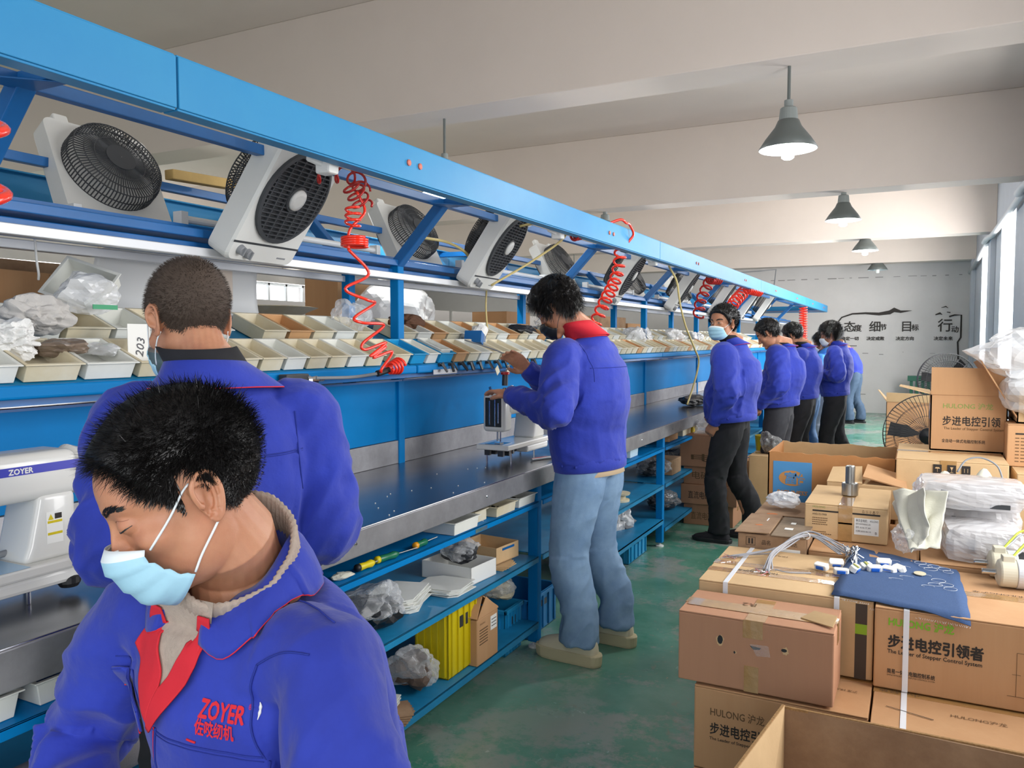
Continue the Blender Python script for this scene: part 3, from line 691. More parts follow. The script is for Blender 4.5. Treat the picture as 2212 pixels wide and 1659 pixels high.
def ft(t, s, h, x, z, mt=None, w_=None, bold=.0, y=0):      # front lettering, x/z in the carton's own frame
    return text(s, h, (x, y, z), RX, UZ, mt or M_ink, t, world=False, bold=bold, w=w_, off=.0008)
def tt(t, s, h, x, y, z, mt=None, w_=None, flip=True, bold=0):   # lettering on the top face
    d = -1 if flip else 1
    return text(s, h, (x, y, z), (d, 0, 0), (0, d, 0), mt or M_inkb, t, world=False, bold=bold, w=w_, off=.0018)

# the stack nearest the camera
carton('floor carton under the near left stack, beside the aisle', -.555, -.09, 2.28, 2.8, .0, .247)
bl = carton('brown carton with grey and black print, under the punctured carton', -.555, -.09, 2.28, 2.8, .25, .495, M_card)
ft(bl, 'HULONG 沪龙', .022, .046, .165, M_inkb, .152, .0005)
ft(bl, '步进电控引领者', .028, .046, .112, M_ink, .20, .0012)
ft(bl, 'The Leader of Stepper Control System', .0095, .046, .092, M_ink, .20, .0002)
tt(bl, '沪龙 HULONG', .014, .43, .16, .245, w_=.09); tt(bl, 'R2一', .03, .23, .12, .245)
l1 = carton('long carton with two white straps, green band, carrying the cable bundle', -.605, -.092, 2.525, 2.99, .5, .735, M_cardl, straps=(.085, .412))
P('printed_band', mat('dark_print', '4A4038', .8), l1, lambda b: b.box(.464, .496, -.0006, .001, .0, .225))
P('printed_band', mat('green_print', '8DB52E', .8), l1, lambda b: b.box(.464, .496, -.0012, .0, .135, .165))
tt(l1, 'HULONG沪龙', .018, .22, .17, .235, M_ink, .13); tt(l1, 'HULONG沪龙', .018, .22, .4, .235, M_inkb, .12)
tt(l1, 'HULONG沪龙', .012, .47, .26, .235, M_inkb, .12)
P('tape', M_tape, l1, lambda b: b.box(.0, .5, .12, .165, .235, .2362))
sm = carton('short punctured carton with torn top tape, overhanging the aisle', -.605, -.178, 2.285, 2.50, .502, .708, M_cardp, rz=R(-.3), tape='x')
P('tape', M_tape, sm, lambda b: (b.box(.19, .245, .0, .2, .2065, .2072), b.box(.185, .24, -.001, 0, .155, .2065)))
P('tape', M_tape, sm, lambda b: b.box(.19, .23, -.001, 0, .0, .075))
P('tape', M_tape, sm, lambda b: b.box(.01, .42, .06, .105, .2075, .2082))
def hole(b, x, z, r, s):
    n = 14; q = random.Random(s); b.add([(x, -.0012, z)]+[(x+cos(i*2*pi/n)*r*q.uniform(.6, 1.1)*.8, -.0012, z+sin(i*2*pi/n)*r*q.uniform(.7, 1.2)) for i in range(n)], [(0, i+1, (i+1) % n+1) for i in range(n)])
P('torn_rim', M_cardl, sm, lambda b: (hole(b, .122, .135, .017, 1), hole(b, .165, .108, .005, 2), hole(b, .302, .135, .012, 3)))
P('puncture', M_black, sm, lambda b: (b.add([(p[0], -.0018, p[2]) for p in [(.122+cos(i*.6)*.008, 0, .138+sin(i*.6)*.013) for i in range(10)]], [tuple(range(10))]), b.add([(.298+cos(i*.6)*.008, -.0018, .137+sin(i*.6)*.005) for i in range(10)], [tuple(range(10))]), b.add([(.163+cos(i*.9)*.003, -.0018, .108+sin(i*.9)*.004) for i in range(7)], [tuple(range(7))]), b.add([(.205, -.0018, .135), (.215, -.0018, .125), (.232, -.0018, .127), (.236, -.0018, .133)], [(0, 1, 2, 3)])))
P('tape_scrap', M_film, sm, lambda b: b.add([(.205, -.003, .14), (.225, -.003, .108), (.262, -.004, .112), (.256, -.005, .143), (.24, -.004, .128)], [(0, 1, 4), (1, 2, 4), (2, 3, 4), (0, 4, 3)]))
P('torn_flap', M_cardi, sm, lambda b: b.add([(.33, .08, .209), (.42, .03, .212), (.425, .10, .222), (.36, .14, .215)], [(0, 1, 2, 3)]), solid=.003)
tt(sm, 'R2', .03, .20, .15, .206)
# right of the gap
carton('floor carton under the near right stack', -.082, .5, 2.235, 2.75, 0, .247)
r2 = carton('strapped carton with crossed out print on its lid, lower right stack', -.085, .5, 2.235, 2.75, .25, .495, M_card, straps=(.078,))
tt(r2, 'HULONG沪龙', .017, .19, .15, .245, M_inkb, .13, flip=False); tt(r2, '小心轻放', .02, .12, .26, .245, M_inkb, flip=True)
tt(r2, 'HULONG沪龙', .017, .48, .2, .245, M_inkb, .13, flip=False)
P('pen_line', M_ink, r2, lambda b: b.add([(.035, .14, .2475), (.15, .105, .2475), (.15, .109, .2475), (.035, .143, .2475)], [(0, 1, 2, 3)]))
r1 = carton('big carton with green lettering and bold black slogan, one white strap', -.088, .5, 2.49, 2.99, .5, .735, M_card, straps=(.082,))
ft(r1, 'HULONG 沪龙', .022, .035, .187, M_green, .165, .0012)
ft(r1, '步进电控引领者', .030, .035, .126, M_ink, .238, .0022)
ft(r1, 'The Leader of Stepper Control System', .012, .035, .106, M_ink, .235, .0004)
ft(r1, '简易一体式电脑控制系统', .011, .035, .048, M_ink, .122, .0004)
ft(r1, 'SIMPLE INTEGRATED COMPUTER CONTROL SYSTEM', .0045, .035, .04, M_ink, .122)
tt(r1, 'HULONG沪龙', .014, .40, .29, .235, M_ink, .14)
P('printed_machine', M_inkb, r1, lambda b: [b.bar(p, q, .0012, .0012, (0, 1, 0)) for p, q in (((.35, 0, .16), (.35, 0, .04)), ((.35, 0, .16), (.42, 0, .16)), ((.33, 0, .04), (.45, 0, .04)), ((.38, 0, .16), (.38, 0, .12)), ((.34, 0, .1), (.36, 0, .1)))])

# open carton at the bottom edge
oc = thing('open_carton', 'empty open carton with tall flap at bottom edge of picture', 'box', (-.285, 1.45, .12), 0)
def panel(b, a, c, d, e, t=.005):
    a, c, d, e = map(V, (a, c, d, e)); n = (c-a).cross(e-a).normalized()*t
    b.add([a, c, d, e, a+n, c+n, d+n, e+n], [(3, 2, 1, 0), (4, 5, 6, 7), (0, 1, 5, 4), (1, 2, 6, 5), (2, 3, 7, 6), (3, 0, 4, 7)])
P('side', M_cardo, oc, lambda b: panel(b, (0, .67, 0), (.62, .67, 0), (.62, .66, .43), (0, .67, .435)))
P('side', M_cardl, oc, lambda b: panel(b, (0, 0, 0), (0, .67, 0), (0.0, .67, .436), (-.09, .0, .43)))
P('side', M_cardo, oc, lambda b: panel(b, (.62, 0, 0), (.62, .67, 0), (.62, .66, .40), (.62, .0, .40)))
P('side', M_cardo, oc, lambda b: panel(b, (0, 0, 0), (.62, 0, 0), (.62, 0, .40), (0, 0, .40)))
P('bottom', M_cardi, oc, lambda b: b.box(0, .62, 0, .67, 0, .005))
P('corrugated_rim', M_corr, oc, lambda b: (b.box(0, .62, .664, .671, .43, .436), b.bar((0, .67, .436), (-.09, 0, .431), .006, .004)))
P('flap_edge', M_ink, oc, lambda b: b.bar((.45, .662, .375), (.50, .662, .372), .002, .002))
carton('plain carton on the floor holding up the open carton', -.285, .33, 1.45, 2.12, 0, .12, M_cardo)

# second row
gb = carton('old stained carton with taped grey flaps behind cable bundle', -.575, -.335, 3.0, 3.65, .5, .79, M_cardo, tape=None, seam=False)
P('flap', M_cardo, gb, lambda b: b.box(-.0, .125, -.01, .33, .290, .294, M.Rotation(R(-2), 4, 'Y')), bev=.001)
P('flap', mat('grey_stained_card', '8F7C66', .8, var=.3, vscale=12), gb, lambda b: b.box(.118, .24, -.005, .33, .287, .291), bev=.001)
P('flap', M_cardo, gb, lambda b: b.box(0, .24, .34, .65, .29, .293), bev=.001)
for x, y, z, w_, h in ((.07, .2, .296, .02, .05), (.16, .2, .292, .018, .03), (.15, .1, .292, .03, .03)):
    P('sticker', M_tag, gb, lambda b: b.box(x, x+w_, y, y+h, z, z+.0008))
P('stain', mat('orange_stain', 'C4703A', .8), gb, lambda b: (b.add(*blob((.06, .12, .296), (.04, .03, .002), 3, sub=2)), b.add(*blob((.07, .35, .294), (.05, .04, .002), 5, sub=2))))
P('printed_sign', M_ink, gb, lambda b: (b.box(.03, .031, -.001, 0, .245, .275), b.box(.062, .063, -.001, 0, .245, .275), b.box(.03, .062, -.001, 0, .274, .275), b.box(.03, .062, -.001, 0, .245, .246), b.box(.038, .044, -.001, 0, .25, .27), b.box(.049, .055, -.001, 0, .25, .27)))
ft(gb, '品名', .014, .085, .252, M_ink, .03); ft(gb, 'AC马达', .012, .16, .255, M_ink, .05)
P('label', M_tag, gb, lambda b: b.box(.13, .22, -.0015, 0, .225, .243))
carton('carton carrying the small printed carton, mostly hidden', -.33, .02, 3.02, 3.6, .5, .745, M_card, tape=None)
h2b = carton('small printed carton with white delivery label, steel shaft on top', -.365, -.078, 3.2, 3.62, .748, .882, M_cardl, tape='y')
ft(h2b, 'HULONG', .008, .028, .118, M_greeno); P('printed_rule', M_ink, h2b, lambda b: b.box(.028, .262, -.0008, 0, .104, .110))
ft(h2b, 'HWD-721-7H00', .008, .028, .090, M_ink, .05)
for k, (z, w_) in enumerate(((.078, .055), (.070, .055), (.062, .05), (.054, .055), (.026, .05), (.018, .07), (.010, .05))):
    P('printed_rule', M_inkb, h2b, lambda b: [b.box(.028+j*w_/9, .028+(j+.7)*w_/9, -.0008, 0, z, z+.003) for j in range(9)])
ft(h2b, '♻ ☂ ⇧ ♨ ▽', .009, .20, .113, M_inkb, .055)
lb = P('label', M_tag, h2b, lambda b: b.box(.175, .258, -.0012, 0, .030, .092))
for s_, h, x, z, w_ in (('单员显电机', .009, .18, .079, .038), ('HULONG', .008, .228, .080, .027), ('编号:HWP78-8X60L-602', .006, .18, .068, .05), ('型号: AA 061-7C 20M', .006, .18, .055, .05), ('日期:2022-06-10', .006, .18, .041, .05), ('B', .010, .245, .036, None)):
    text(s_, h, (x, -.0014, z), RX, UZ, M_ink, lb, world=False, w=w_, off=.0004)
op = thing('open_carton', 'half open carton flaps leaning behind the steel shaft', 'box', (-.33, 3.66, .75), 0)
P('body', M_cardl, op, lambda b: b.box(0, .3, 0, .2, 0, .14), bev=.003)
P('flap', M_cardl, op, lambda b: panel(b, (.0, .0, .14), (.14, .0, .14), (.13, .16, .19), (.01, .16, .18)))
P('flap', M_card, op, lambda b: panel(b, (.14, .0, .17), (.31, .0, .13), (.30, .17, .16), (.15, .17, .20)))
sh = thing('steel_shaft', 'short machined steel shaft standing on the small printed carton', 'machine part', (-.222, 3.42, .8835), 0)
P('collar', M_metal, sh, lambda b: b.lathe([(.0, 0), (.028, 0), (.031, .003), (.031, .047), (.028, .05), (.02, .05)], 32), smooth=False)
P('spindle', M_metal, sh, lambda b: b.lathe([(.018, .05), (.018, .115), (.016, .118), (.010, .118), (.010, .09), (0, .09)], 32), smooth=False)
cr = blob_obj('crumpled_plastic', M_filmw, (-.475, 3.47, .835), (.17, .14, .07), 11, amp=.35, flat=.8)
tag(cr, 'white crumpled plastic lying on the old stained carton', 'plastic bag')

# tall orange carton with the blue logo square
rb = thing('open_carton', 'tall orange brown open carton with blue logo square', 'box', (-.61, 3.88, 0), 0)
M_rich = mat('orange_cardboard', 'BC8450', .85, col2='B27B48', vscale=4, bump=.1, bscale=80)
def torn(b, x0, x1, y, zt, seed, t=.006):
    q = random.Random(seed); n = 26; xs = [lerp(x0, x1, i/n) for i in range(n+1)]; zs = [zt+q.uniform(-.005, .003) for _ in xs]
    for i in range(n):
        b.add([(xs[i], y, 0), (xs[i+1], y, 0), (xs[i+1], y, zs[i+1]), (xs[i], y, zs[i]), (xs[i], y+t, 0), (xs[i+1], y+t, 0), (xs[i+1], y+t, zs[i+1]), (xs[i], y+t, zs[i])], [(0, 1, 2, 3), (7, 6, 5, 4), (3, 2, 6, 7)])
P('front', M_rich, rb, lambda b: torn(b, 0, .545, 0, .978, 1))
P('back', M_cardi, rb, lambda b: torn(b, 0, .545, .45, .975, 2))
P('side', M_rich, rb, lambda b: b.box(0, .006, 0, .45, 0, .975)); P('side', M_rich, rb, lambda b: b.box(.539, .545, 0, .45, 0, .975))
lg = P('logo_square', mat('logo_blue', '4F92C6', .7), rb, lambda b: b.box(.024, .195, -.0012, 0, .745, .935))
def ell(b, cx, cz, rx, rz_, y, n=40): b.add([(cx+cos(2*pi*i/n)*rx, y, cz+sin(2*pi*i/n)*rz_) for i in range(n)], [tuple(range(n))])
M_logo = mat('logo_orange', 'C98E52', .7)
P('logo_oval', M_logo, lg, lambda b: ell(b, .108, .858, .058, .036, -.002))
text('富', .044, (.072, -.0024, .836), RX, UZ, MATS['logo_blue'], lg, world=False, bold=.0015, off=.0004)
text('怡', .044, (.112, -.0024, .836), RX, UZ, MATS['logo_blue'], lg, world=False, bold=.0015, off=.0004)
text('RICHNESS', .02, (.038, -.0024, .782), RX, UZ, M_logo, lg, world=False, bold=.0012, off=.0004, w=.14, shear=.3)

# carton with handling symbols, with the printed open carton on it
pp = carton('wide carton printed with three dark handling symbols', -.065, .345, 3.75, 4.3, .5, 1.0, M_cardl, tape='x')
P('tape', M_tape, pp, lambda b: b.box(.165, .225, -.0012, 0, .38, .5))
for i, x in enumerate((.14, .192, .244)):
    sq = P('handling_symbol', M_ink, pp, lambda b: b.box(x, x+.031, -.003, -.0013, .445, .483))
    def g(b):
        c = x+.0155; y = -.004
        if i == 0: b.add([(c-.010, y, .466), (c+.010, y, .466), (c+.006, y, .472), (c-.006, y, .472)], [(0, 1, 2, 3)]); b.box(c-.0007, c+.0007, y, y+.0005, .452, .466)
        if i == 1: b.add([(c-.006, y, .475), (c+.006, y, .475), (c+.001, y, .463), (c-.001, y, .463)], [(0, 1, 2, 3)]); b.box(c-.0007, c+.0007, y, y+.0005, .453, .463); b.box(c-.006, c+.006, y, y+.0005, .452, .4535)
        if i == 2:
            for q in (-.006, .006): b.box(c+q-.0008, c+q+.0008, y, y+.0005, .455, .472)
    P('symbol', M_cardl, sq, g)
ft(pp, '品牌:', .024, .122, .412, M_ink, .055); P('printed_rule', M_ink, pp, lambda b: b.box(.178, .26, -.0012, 0, .408, .411))
kc = thing('open_carton', 'open printed carton, front lid upright, left flap out, on symbol carton', 'box', (.064, 4.09, 1.002), 0)
def side_box(b, w_, d, h, t=.005): b.box(0, w_, 0, t, 0, h); b.box(0, w_, d-t, d, 0, h); b.box(0, t, 0, d, 0, h); b.box(w_-t, w_, 0, d, 0, h); b.box(0, w_, 0, d, 0, t)
P('body', M_card, kc, lambda b: side_box(b, .30, .33, .25))
P('flap', M_card, kc, lambda b: panel(b, (0, .0, .252), (.30, .0, .252), (.30, -.012, .372), (.0, -.012, .376)))
P('flap', M_cardl, kc, lambda b: panel(b, (-.002, .0, .252), (-.002, .3, .252), (-.13, .3, .275), (-.13, .0, .285)))
P('flap', M_card, kc, lambda b: panel(b, (.302, 0, .25), (.302, .3, .25), (.40, .28, .16), (.40, .02, .16)))
ft(kc, 'HULONG 沪龙', .014, .048, .305, M_ink, .13, .0004, y=-.008)
ft(kc, 'HULONG 沪龙', .022, .048, .192, M_greeno, .195, .0006); ft(kc, '步进电控引领', .034, .048, .118, M_ink, .225, .0012)
ft(kc, 'The Leader of Stepper Control System', .012, .055, .096, M_inkb, .235, .0002); ft(kc, '全自动一体式电脑控制系统', .013, .048, .038, M_ink, .17, .0003)
P('sticker', mat('pale_blue_sticker', 'AEC3E0', .5), kc, lambda b: b.box(-.0015, 0, .1, .2, .13, .2))
# far right stack
q1 = carton('tall carton with dark band under the right hand stack', .372, .80, 3.75, 4.3, .0, .965, M_cardl, tape='x')
P('printed_band', MATS['dark_print'], q1, lambda b: b.box(0, .43, -.001, 0, .86, .905))
q2 = carton('carton with printed rule and fine text, at right picture edge', .352, .80, 3.95, 4.35, .967, 1.145, M_card, tape='x')
P('printed_rule', M_ink, q2, lambda b: b.box(.03, .30, -.001, 0, .135, .142))
for k in range(8): P('printed_rule', M_inkb, q2, lambda b: [b.box(.03+j*.02, .03+j*.02+.014, -.001, 0, .02+k*.014, .024+k*.014) for j in range(6)])
q3 = thing('open_carton', 'open carton bulging with crumpled plastic at right picture edge', 'box', (.39, 4.0, 1.147), 0)
P('body', M_cardl, q3, lambda b: side_box(b, .40, .34, .15))
P('flap', M_card, q3, lambda b: panel(b, (0, .0, .02), (0, .33, .02), (-.15, .33, .25), (-.145, .0, .27)))
P('flap', M_cardl, q3, lambda b: panel(b, (.0, .0, .15), (.4, .0, .15), (.4, -.06, .16), (.02, -.05, .145)))
ft(q3, '步进电控引领者', .024, .032, .085, M_ink, .2, .0006); ft(q3, 'The Leader', .010, .032, .068, M_inkb, .05); ft(q3, '简易一体式', .010, .03, .02, M_ink, .05)
def bag(name, label, c, d, seed, mt=None, amp=.3, **k):
    return tag(blob_obj(name, mt or M_filmw, c, d, seed, amp=amp, smooth=False, **k), label, 'plastic bag')
bag('plastic_bag', 'big clear crumpled plastic sack spilling from the right carton', (.56, 4.10, 1.44), (.74, .46, .36), 21, amp=.22, fr=3.5, sub=5)
bag('plastic_bag', 'lower part of clear plastic sack with metal fittings inside', (.50, 4.05, 1.27), (.30, .3, .22), 22, amp=.25)
# boxes filling the pile behind
carton('plain carton under the shrink wrapped parts', .03, .365, 3.02, 3.6, .5, .748, M_card, tape='x')
for x0, x1, y0, y1, z1, lab in ((-.6, -.09, 2.99, 3.65, .498, 'base carton under stained and printed cartons'), (-.08, .5, 2.99, 3.7, .498, 'base carton under the wrapped parts'), (-.06, .36, 3.72, 4.4, .498, 'base carton beneath symbol carton')):
    carton(lab, x0, x1, y0, y1, 0, z1, M_card)

# wrapped parts, canvas cloth and coil of cable
def wrapped(x0, x1, y0, y1, z0, z1, seed, label, lab2=True):
    t = thing('wrapped_package', label, 'package', ((x0+x1)/2, y0, z0), 0)
    c = ((x0+x1)/2, (y0+y1)/2, (z0+z1)/2); d = (x1-x0, y1-y0, z1-z0)
    b = MB(); n = 22; rows = []
    bm = bmesh.new(); bmesh.ops.create_cube(bm, size=1); bmesh.ops.subdivide_edges(bm, edges=bm.edges, cuts=14, use_grid_fill=True)
    vs = []
    for v in bm.verts:
        p = v.co.copy(); u = p.normalized()*.62; p = p.lerp(u, .45); k = noise.noise(p*9+V((seed, 0, 0)))*.035+abs(noise.noise(p*4+V((0, seed, 0))))*.05
        p = p*(1+k); vs.append((c[0]+p.x*d[0], c[1]+p.y*d[1], c[2]+p.z*d[2]))
    b.add(vs, [tuple(v.index for v in f.verts) for f in bm.faces]); bm.free()
    b.build('bubble_wrap', film('bubble_wrap', 'E9E9EC', .52, .2) if 'bubble_wrap' not in MATS else MATS['bubble_wrap'], t, world=True)
    P('inner_box', mat('inner_grey_box', 'B9B3AE', .7), t, lambda b: b.box(x0+.03, x1-.03, y0+.03, y1-.03, z0+.01, z1-.02), world=True, bev=.004)
    P('black_patch', M_dark, t, lambda b: (b.box(x0+.07, x0+.095, y0-.004, y0-.002, z0+.3*(z1-z0), z0+.72*(z1-z0))), world=True)
    P('black_patch', M_dark, t, lambda b: b.box(x1-.11, x1-.05, y0-.004, y0-.002, z0+.15*(z1-z0), z0+.32*(z1-z0)), world=True)
    return t
wrapped(.02, .35, 3.18, 3.42, .905, 1.0, 1, 'upper bubble wrapped package behind the motors')
wrapped(.10, .33, 3.05, 3.30, .750, .865, 2, 'lower bubble wrapped package right behind denim cloth')
wrapped(.06, .345, 3.31, 3.58, .750, .9, 4, 'bubble wrapped package at the back of the pile')
bag('plastic_bag', 'clear plastic bag of parts left of the bubble wrap', (-.01, 3.12, .80), (.13, .2, .11), 31, mt=M_film)
M_canvas = mat('canvas_cloth', 'D3D2C3', .9, var=.1, bump=.2, bscale=200)
def sheet(name, mt, grid_pts, label, cat, thick=.003, sub=2, amp=.01, seed=0, parent=None):
    b = MB(); b.grid(grid_pts); o = b.build(name, mt, parent, smooth=True)
    s = o.modifiers.new('s', 'SUBSURF'); s.levels = s.render_levels = sub
    s = o.modifiers.new('t', 'SOLIDIFY'); s.thickness = thick
    if label: tag(o, label, cat)
    return o
def cloth(name, mt, corners, label, cat, n=26, amp=.02, seed=0, fold=6, thick=.0025):
    A, B_, C_, D_ = map(V, corners); rows = []; nn = (B_-A).cross(D_-A).normalized()
    for i in range(n+1):
        row = []
        for j in range(n+1):
            u, v = j/n, i/n; p = A.lerp(B_, u).lerp(D_.lerp(C_, u), v)
            h_ = ridge_(V((u*fold, v*fold*.45, seed)))*.7+ridge_(V((u*2.1+v, v*2.4, seed+4)))*.9-.6
            e = 1+.05*noise.noise(V((u*5, v*5, seed+9)))
            row.append(tuple(p*1+nn*h_*amp+(p-(A+C_)/2)*(e-1)))
        rows.append(row)
    b = MB(); b.grid(rows); o = b.build(name, mt, None, smooth=True, solid=thick); return tag(o, label, cat)
def ridge_(p): return 1-abs(noise.noise(p))*2
cloth('canvas_cloth', M_canvas, [(-.07, 3.22, .955), (.105, 3.12, .985), (.085, 3.03, .80), (-.005, 3.00, .79)], 'off white canvas cloth folded into a cone over the parts', 'cloth', amp=.013, seed=3, fold=2.2)
cloth('canvas_cloth', M_canvas, [(-.075, 3.24, .90), (.03, 3.10, .99), (.055, 3.02, .84), (.0, 3.0, .78)], 'lower canvas flap hanging in front of the folded cone', 'cloth', amp=.012, seed=8, fold=1.6)
cloth('canvas_cloth', M_canvas, [(.06, 3.52, .97), (.32, 3.52, .97), (.33, 3.36, .93), (.04, 3.36, .95)], 'pale canvas cloth heaped behind the bubble wrap', 'cloth', amp=.05, seed=5, fold=3.5)
cable('grey cable arching over the heaped canvas cloth', [(.15, 3.45, 1.0), (.18, 3.47, 1.045), (.23, 3.48, 1.055), (.28, 3.47, 1.03), (.30, 3.46, .98)], .0035, M_grey)

# denim cloth
def denim_mat():
    m = mat('denim', '3F5A86', .9, col2='36507A', vscale=300, bump=.3, bscale=400)
    return m
M_den = denim_mat()
q = [V((-.20, 3.05, 0)), V((.145, 3.0, 0)), V((.155, 2.47, 0)), V((-.21, 2.53, 0))]
q[0] = V((-.19, 3.15, 0)); q[1] = V((.14, 2.97, 0))
rows = []
for i in range(13):
    r_ = []
    for j in range(13):
        u, v_ = j/12, i/12; p = q[0].lerp(q[1], u).lerp(q[3].lerp(q[2], u), v_)
        z = .7405+.004*abs(noise.noise(V((p.x*9, p.y*9, 1))))+(.003 if v_ < .9 else 0)
        if p.y < 2.49: z -= (2.49-p.y)*1.0
        if u in (0, 1) or v_ in (0, 1): p = p+V((rnd.uniform(-.004, .004), rnd.uniform(-.004, .004), 0))
        r_.append((p.x, p.y, z))
    rows.append(r_)
den = thing('denim_cloth', 'square of blue denim cloth with stitched ovals lying on cartons', 'cloth', (0, 2.8, .74), 0)
b = MB(); b.grid(rows); b.build('cloth', M_den, den, smooth=True, solid=.002, world=True)
M_thr = mat('white_thread', 'D8DCE0', .8)
def stitches(b):
    for cx, cy, r1_, r2_ in ((-.05, 2.98, .018, .008), (-.02, 2.92, .02, .007), (.03, 3.0, .018, .012), (.045, 2.96, .02, .012), (.07, 2.97, .018, .013), (.06, 2.93, .02, .012), (.10, 2.95, .018, .013), (.11, 2.92, .015, .01), (.045, 2.84, .016, .007), (-.07, 2.83, .02, .006), (-.01, 2.80, .02, .006), (.08, 2.80, .02, .012), (.07, 2.75, .02, .010), (.10, 2.76, .02, .012), (.05, 2.72, .018, .007), (-.04, 2.76, .02, .005), (.11, 2.72, .018, .012)):
        n = 20 if r2_ > .009 else 13
        b.tube([(cx+cos(2*pi*i/20)*r1_, cy+sin(2*pi*i/20)*r2_*1.6, .749) for i in range(n+1)], .0006, 4)
P('stitching', M_thr, den, stitches, world=True)['kind'] = 'stuff'
P('thread_patch', mat('cream_thread', 'C9C0A4', .9), den, lambda b: b.lathe([(.003, 0), (.018, .0), (.018, .002), (.003, .003)], 20, M.Translation((.028, 2.86, .748)) @ M.Diagonal((1, 1.3, 1, 1))), world=True)
fe = P('frayed_edge', M_thr, den, lambda b: [b.tube([(lerp(-.21, .155, i/70), lerp(2.53, 2.47, i/70)+rnd.uniform(-.003, .004), .7405-.04*(1 if i > 20 else .3)*.5), (lerp(-.21, .155, i/70)+rnd.uniform(-.004, .004), lerp(2.53, 2.47, i/70)-.004, .7405-.04*(1 if i > 20 else .3)*.5-.004)], .0005, 3) for i in range(70)], world=True); fe['kind'] = 'stuff'

# bundle of grey cables with white and blue connector housings
M_cab = mat('grey_cable', '9FA0A6', .5)
cb = thing('cable_bundle', 'bundle of grey cables tied together on the strapped carton', 'cables', (-.4, 2.9, .737), 0)
for i in range(11):
    r_ = random.Random(i); e = i < 4
    a = V((-.215+r_.uniform(-.02, .05), 2.96+r_.uniform(-.04, .03), .765)); z = V((-.555 if e else -.42, 2.83 if e else 2.70, .742))+V((r_.uniform(-.02, .02), r_.uniform(-.02, .02), 0))
    m_ = V((-.33, 3.02+r_.uniform(-.02, .02), .80+r_.uniform(-.006, .012))); m2 = V((-.42, 2.9 if e else 2.86, .765+r_.uniform(-.01, .01)))
    P('cable', M_cab, cb, lambda b: b.tube(smooth_path([a, m_, m2, z]), .0028, 6), smooth=True, world=True)
    for k in range(3):
        P('bare_wire', M_chrome if k else mat('pink_wire', 'D98A8A', .5), cb, lambda b: b.tube([z, z+V((r_.uniform(-.03, .01), r_.uniform(-.03, .01), -.001)), z+V((r_.uniform(-.045, .02), r_.uniform(-.05, .0), r_.uniform(-.002, .006)))], .0011, 4), world=True)
P('cable_tie', M_white, cb, lambda b: b.tube([(-.335+.012*cos(t), 3.0, .80+.012*sin(t)) for t in [i*.5 for i in range(14)]], .002, 5), world=True)
P('cable', M_cab, cb, lambda b: b.tube(smooth_path([(-.40, 2.72, .742), (-.36, 2.715, .739), (-.32, 2.73, .738), (-.29, 2.745, .738)]), .0025, 6), world=True)
M_conb = mat('connector_blue', '1F63C8', .4); M_pcb = mat('circuit_board', '5E7048', .5)
def led(x, y, z, rz, rx, label, pcb=False):
    t = thing('lamp_module', label, 'electronics', (x, y, z), rz, 'white lamp modules with blue ends on the denim cloth')
    T = M.Rotation(rx, 4, 'X')
    P('housing', M_white, t, lambda b: b.prism([(-.020, -.012), (.020, -.012), (.024, 0), (.020, .012), (-.020, .012), (-.024, 0)], .018, T), bev=.002)
    P('blue_cap', M_conb, t, lambda b: b.box(-.013, .013, -.0155, -.0115, .003, .015, T), bev=.002)
    if pcb:
        P('circuit_board', M_pcb, t, lambda b: b.box(-.008, .008, -.010, .010, .018, .019, T))
        for k in range(4): P('led', mat('led_yellow', 'D8C66A', .3), t, lambda b: b.box(-.003, .003, -.008+k*.005, -.005+k*.005, .019, .0205, T))
for k, (x, y, z, a, rx) in enumerate(((-.262, 2.80, .742, -.4, .3), (-.222, 2.84, .752, .2, .7), (-.20, 2.765, .742, .1, .1), (-.165, 2.79, .752, 1.3, .5), (-.135, 2.86, .745, .9, .5), (-.105, 2.84, .745, .3, .2), (-.08, 2.90, .755, .2, .5), (-.06, 2.86, .742, -.5, .3), (-.03, 2.88, .744, -.9, .4))):
    led(x, y, z, a, rx, ['white lamp module at left end of the pile on denim', 'largest white module face up in the module pile', 'white module at the front of pile, blue cap down', 'lamp module showing a green board with yellow dots', 'white module in the middle back of pile', 'white blue capped module right of the green board', 'highest module at the rear of pile', 'module low on the right of pile', 'module lying apart at the right end of pile'][k], k in (3, 4))
P_ = tag(P('metal_clips', M_chrome, None, lambda b: [b.tube([(-.18+rnd.uniform(-.02, .03), 2.93+rnd.uniform(-.03, .03), .745), (-.18+rnd.uniform(-.03, .03), 2.93+rnd.uniform(-.03, .03), .785+rnd.uniform(0, .015)), (-.17+rnd.uniform(-.03, .03), 2.93, .76)], .002, 5) for _ in range(14)]), 'tangle of bright metal clips above the lamp modules', 'metal clips', kind='stuff')

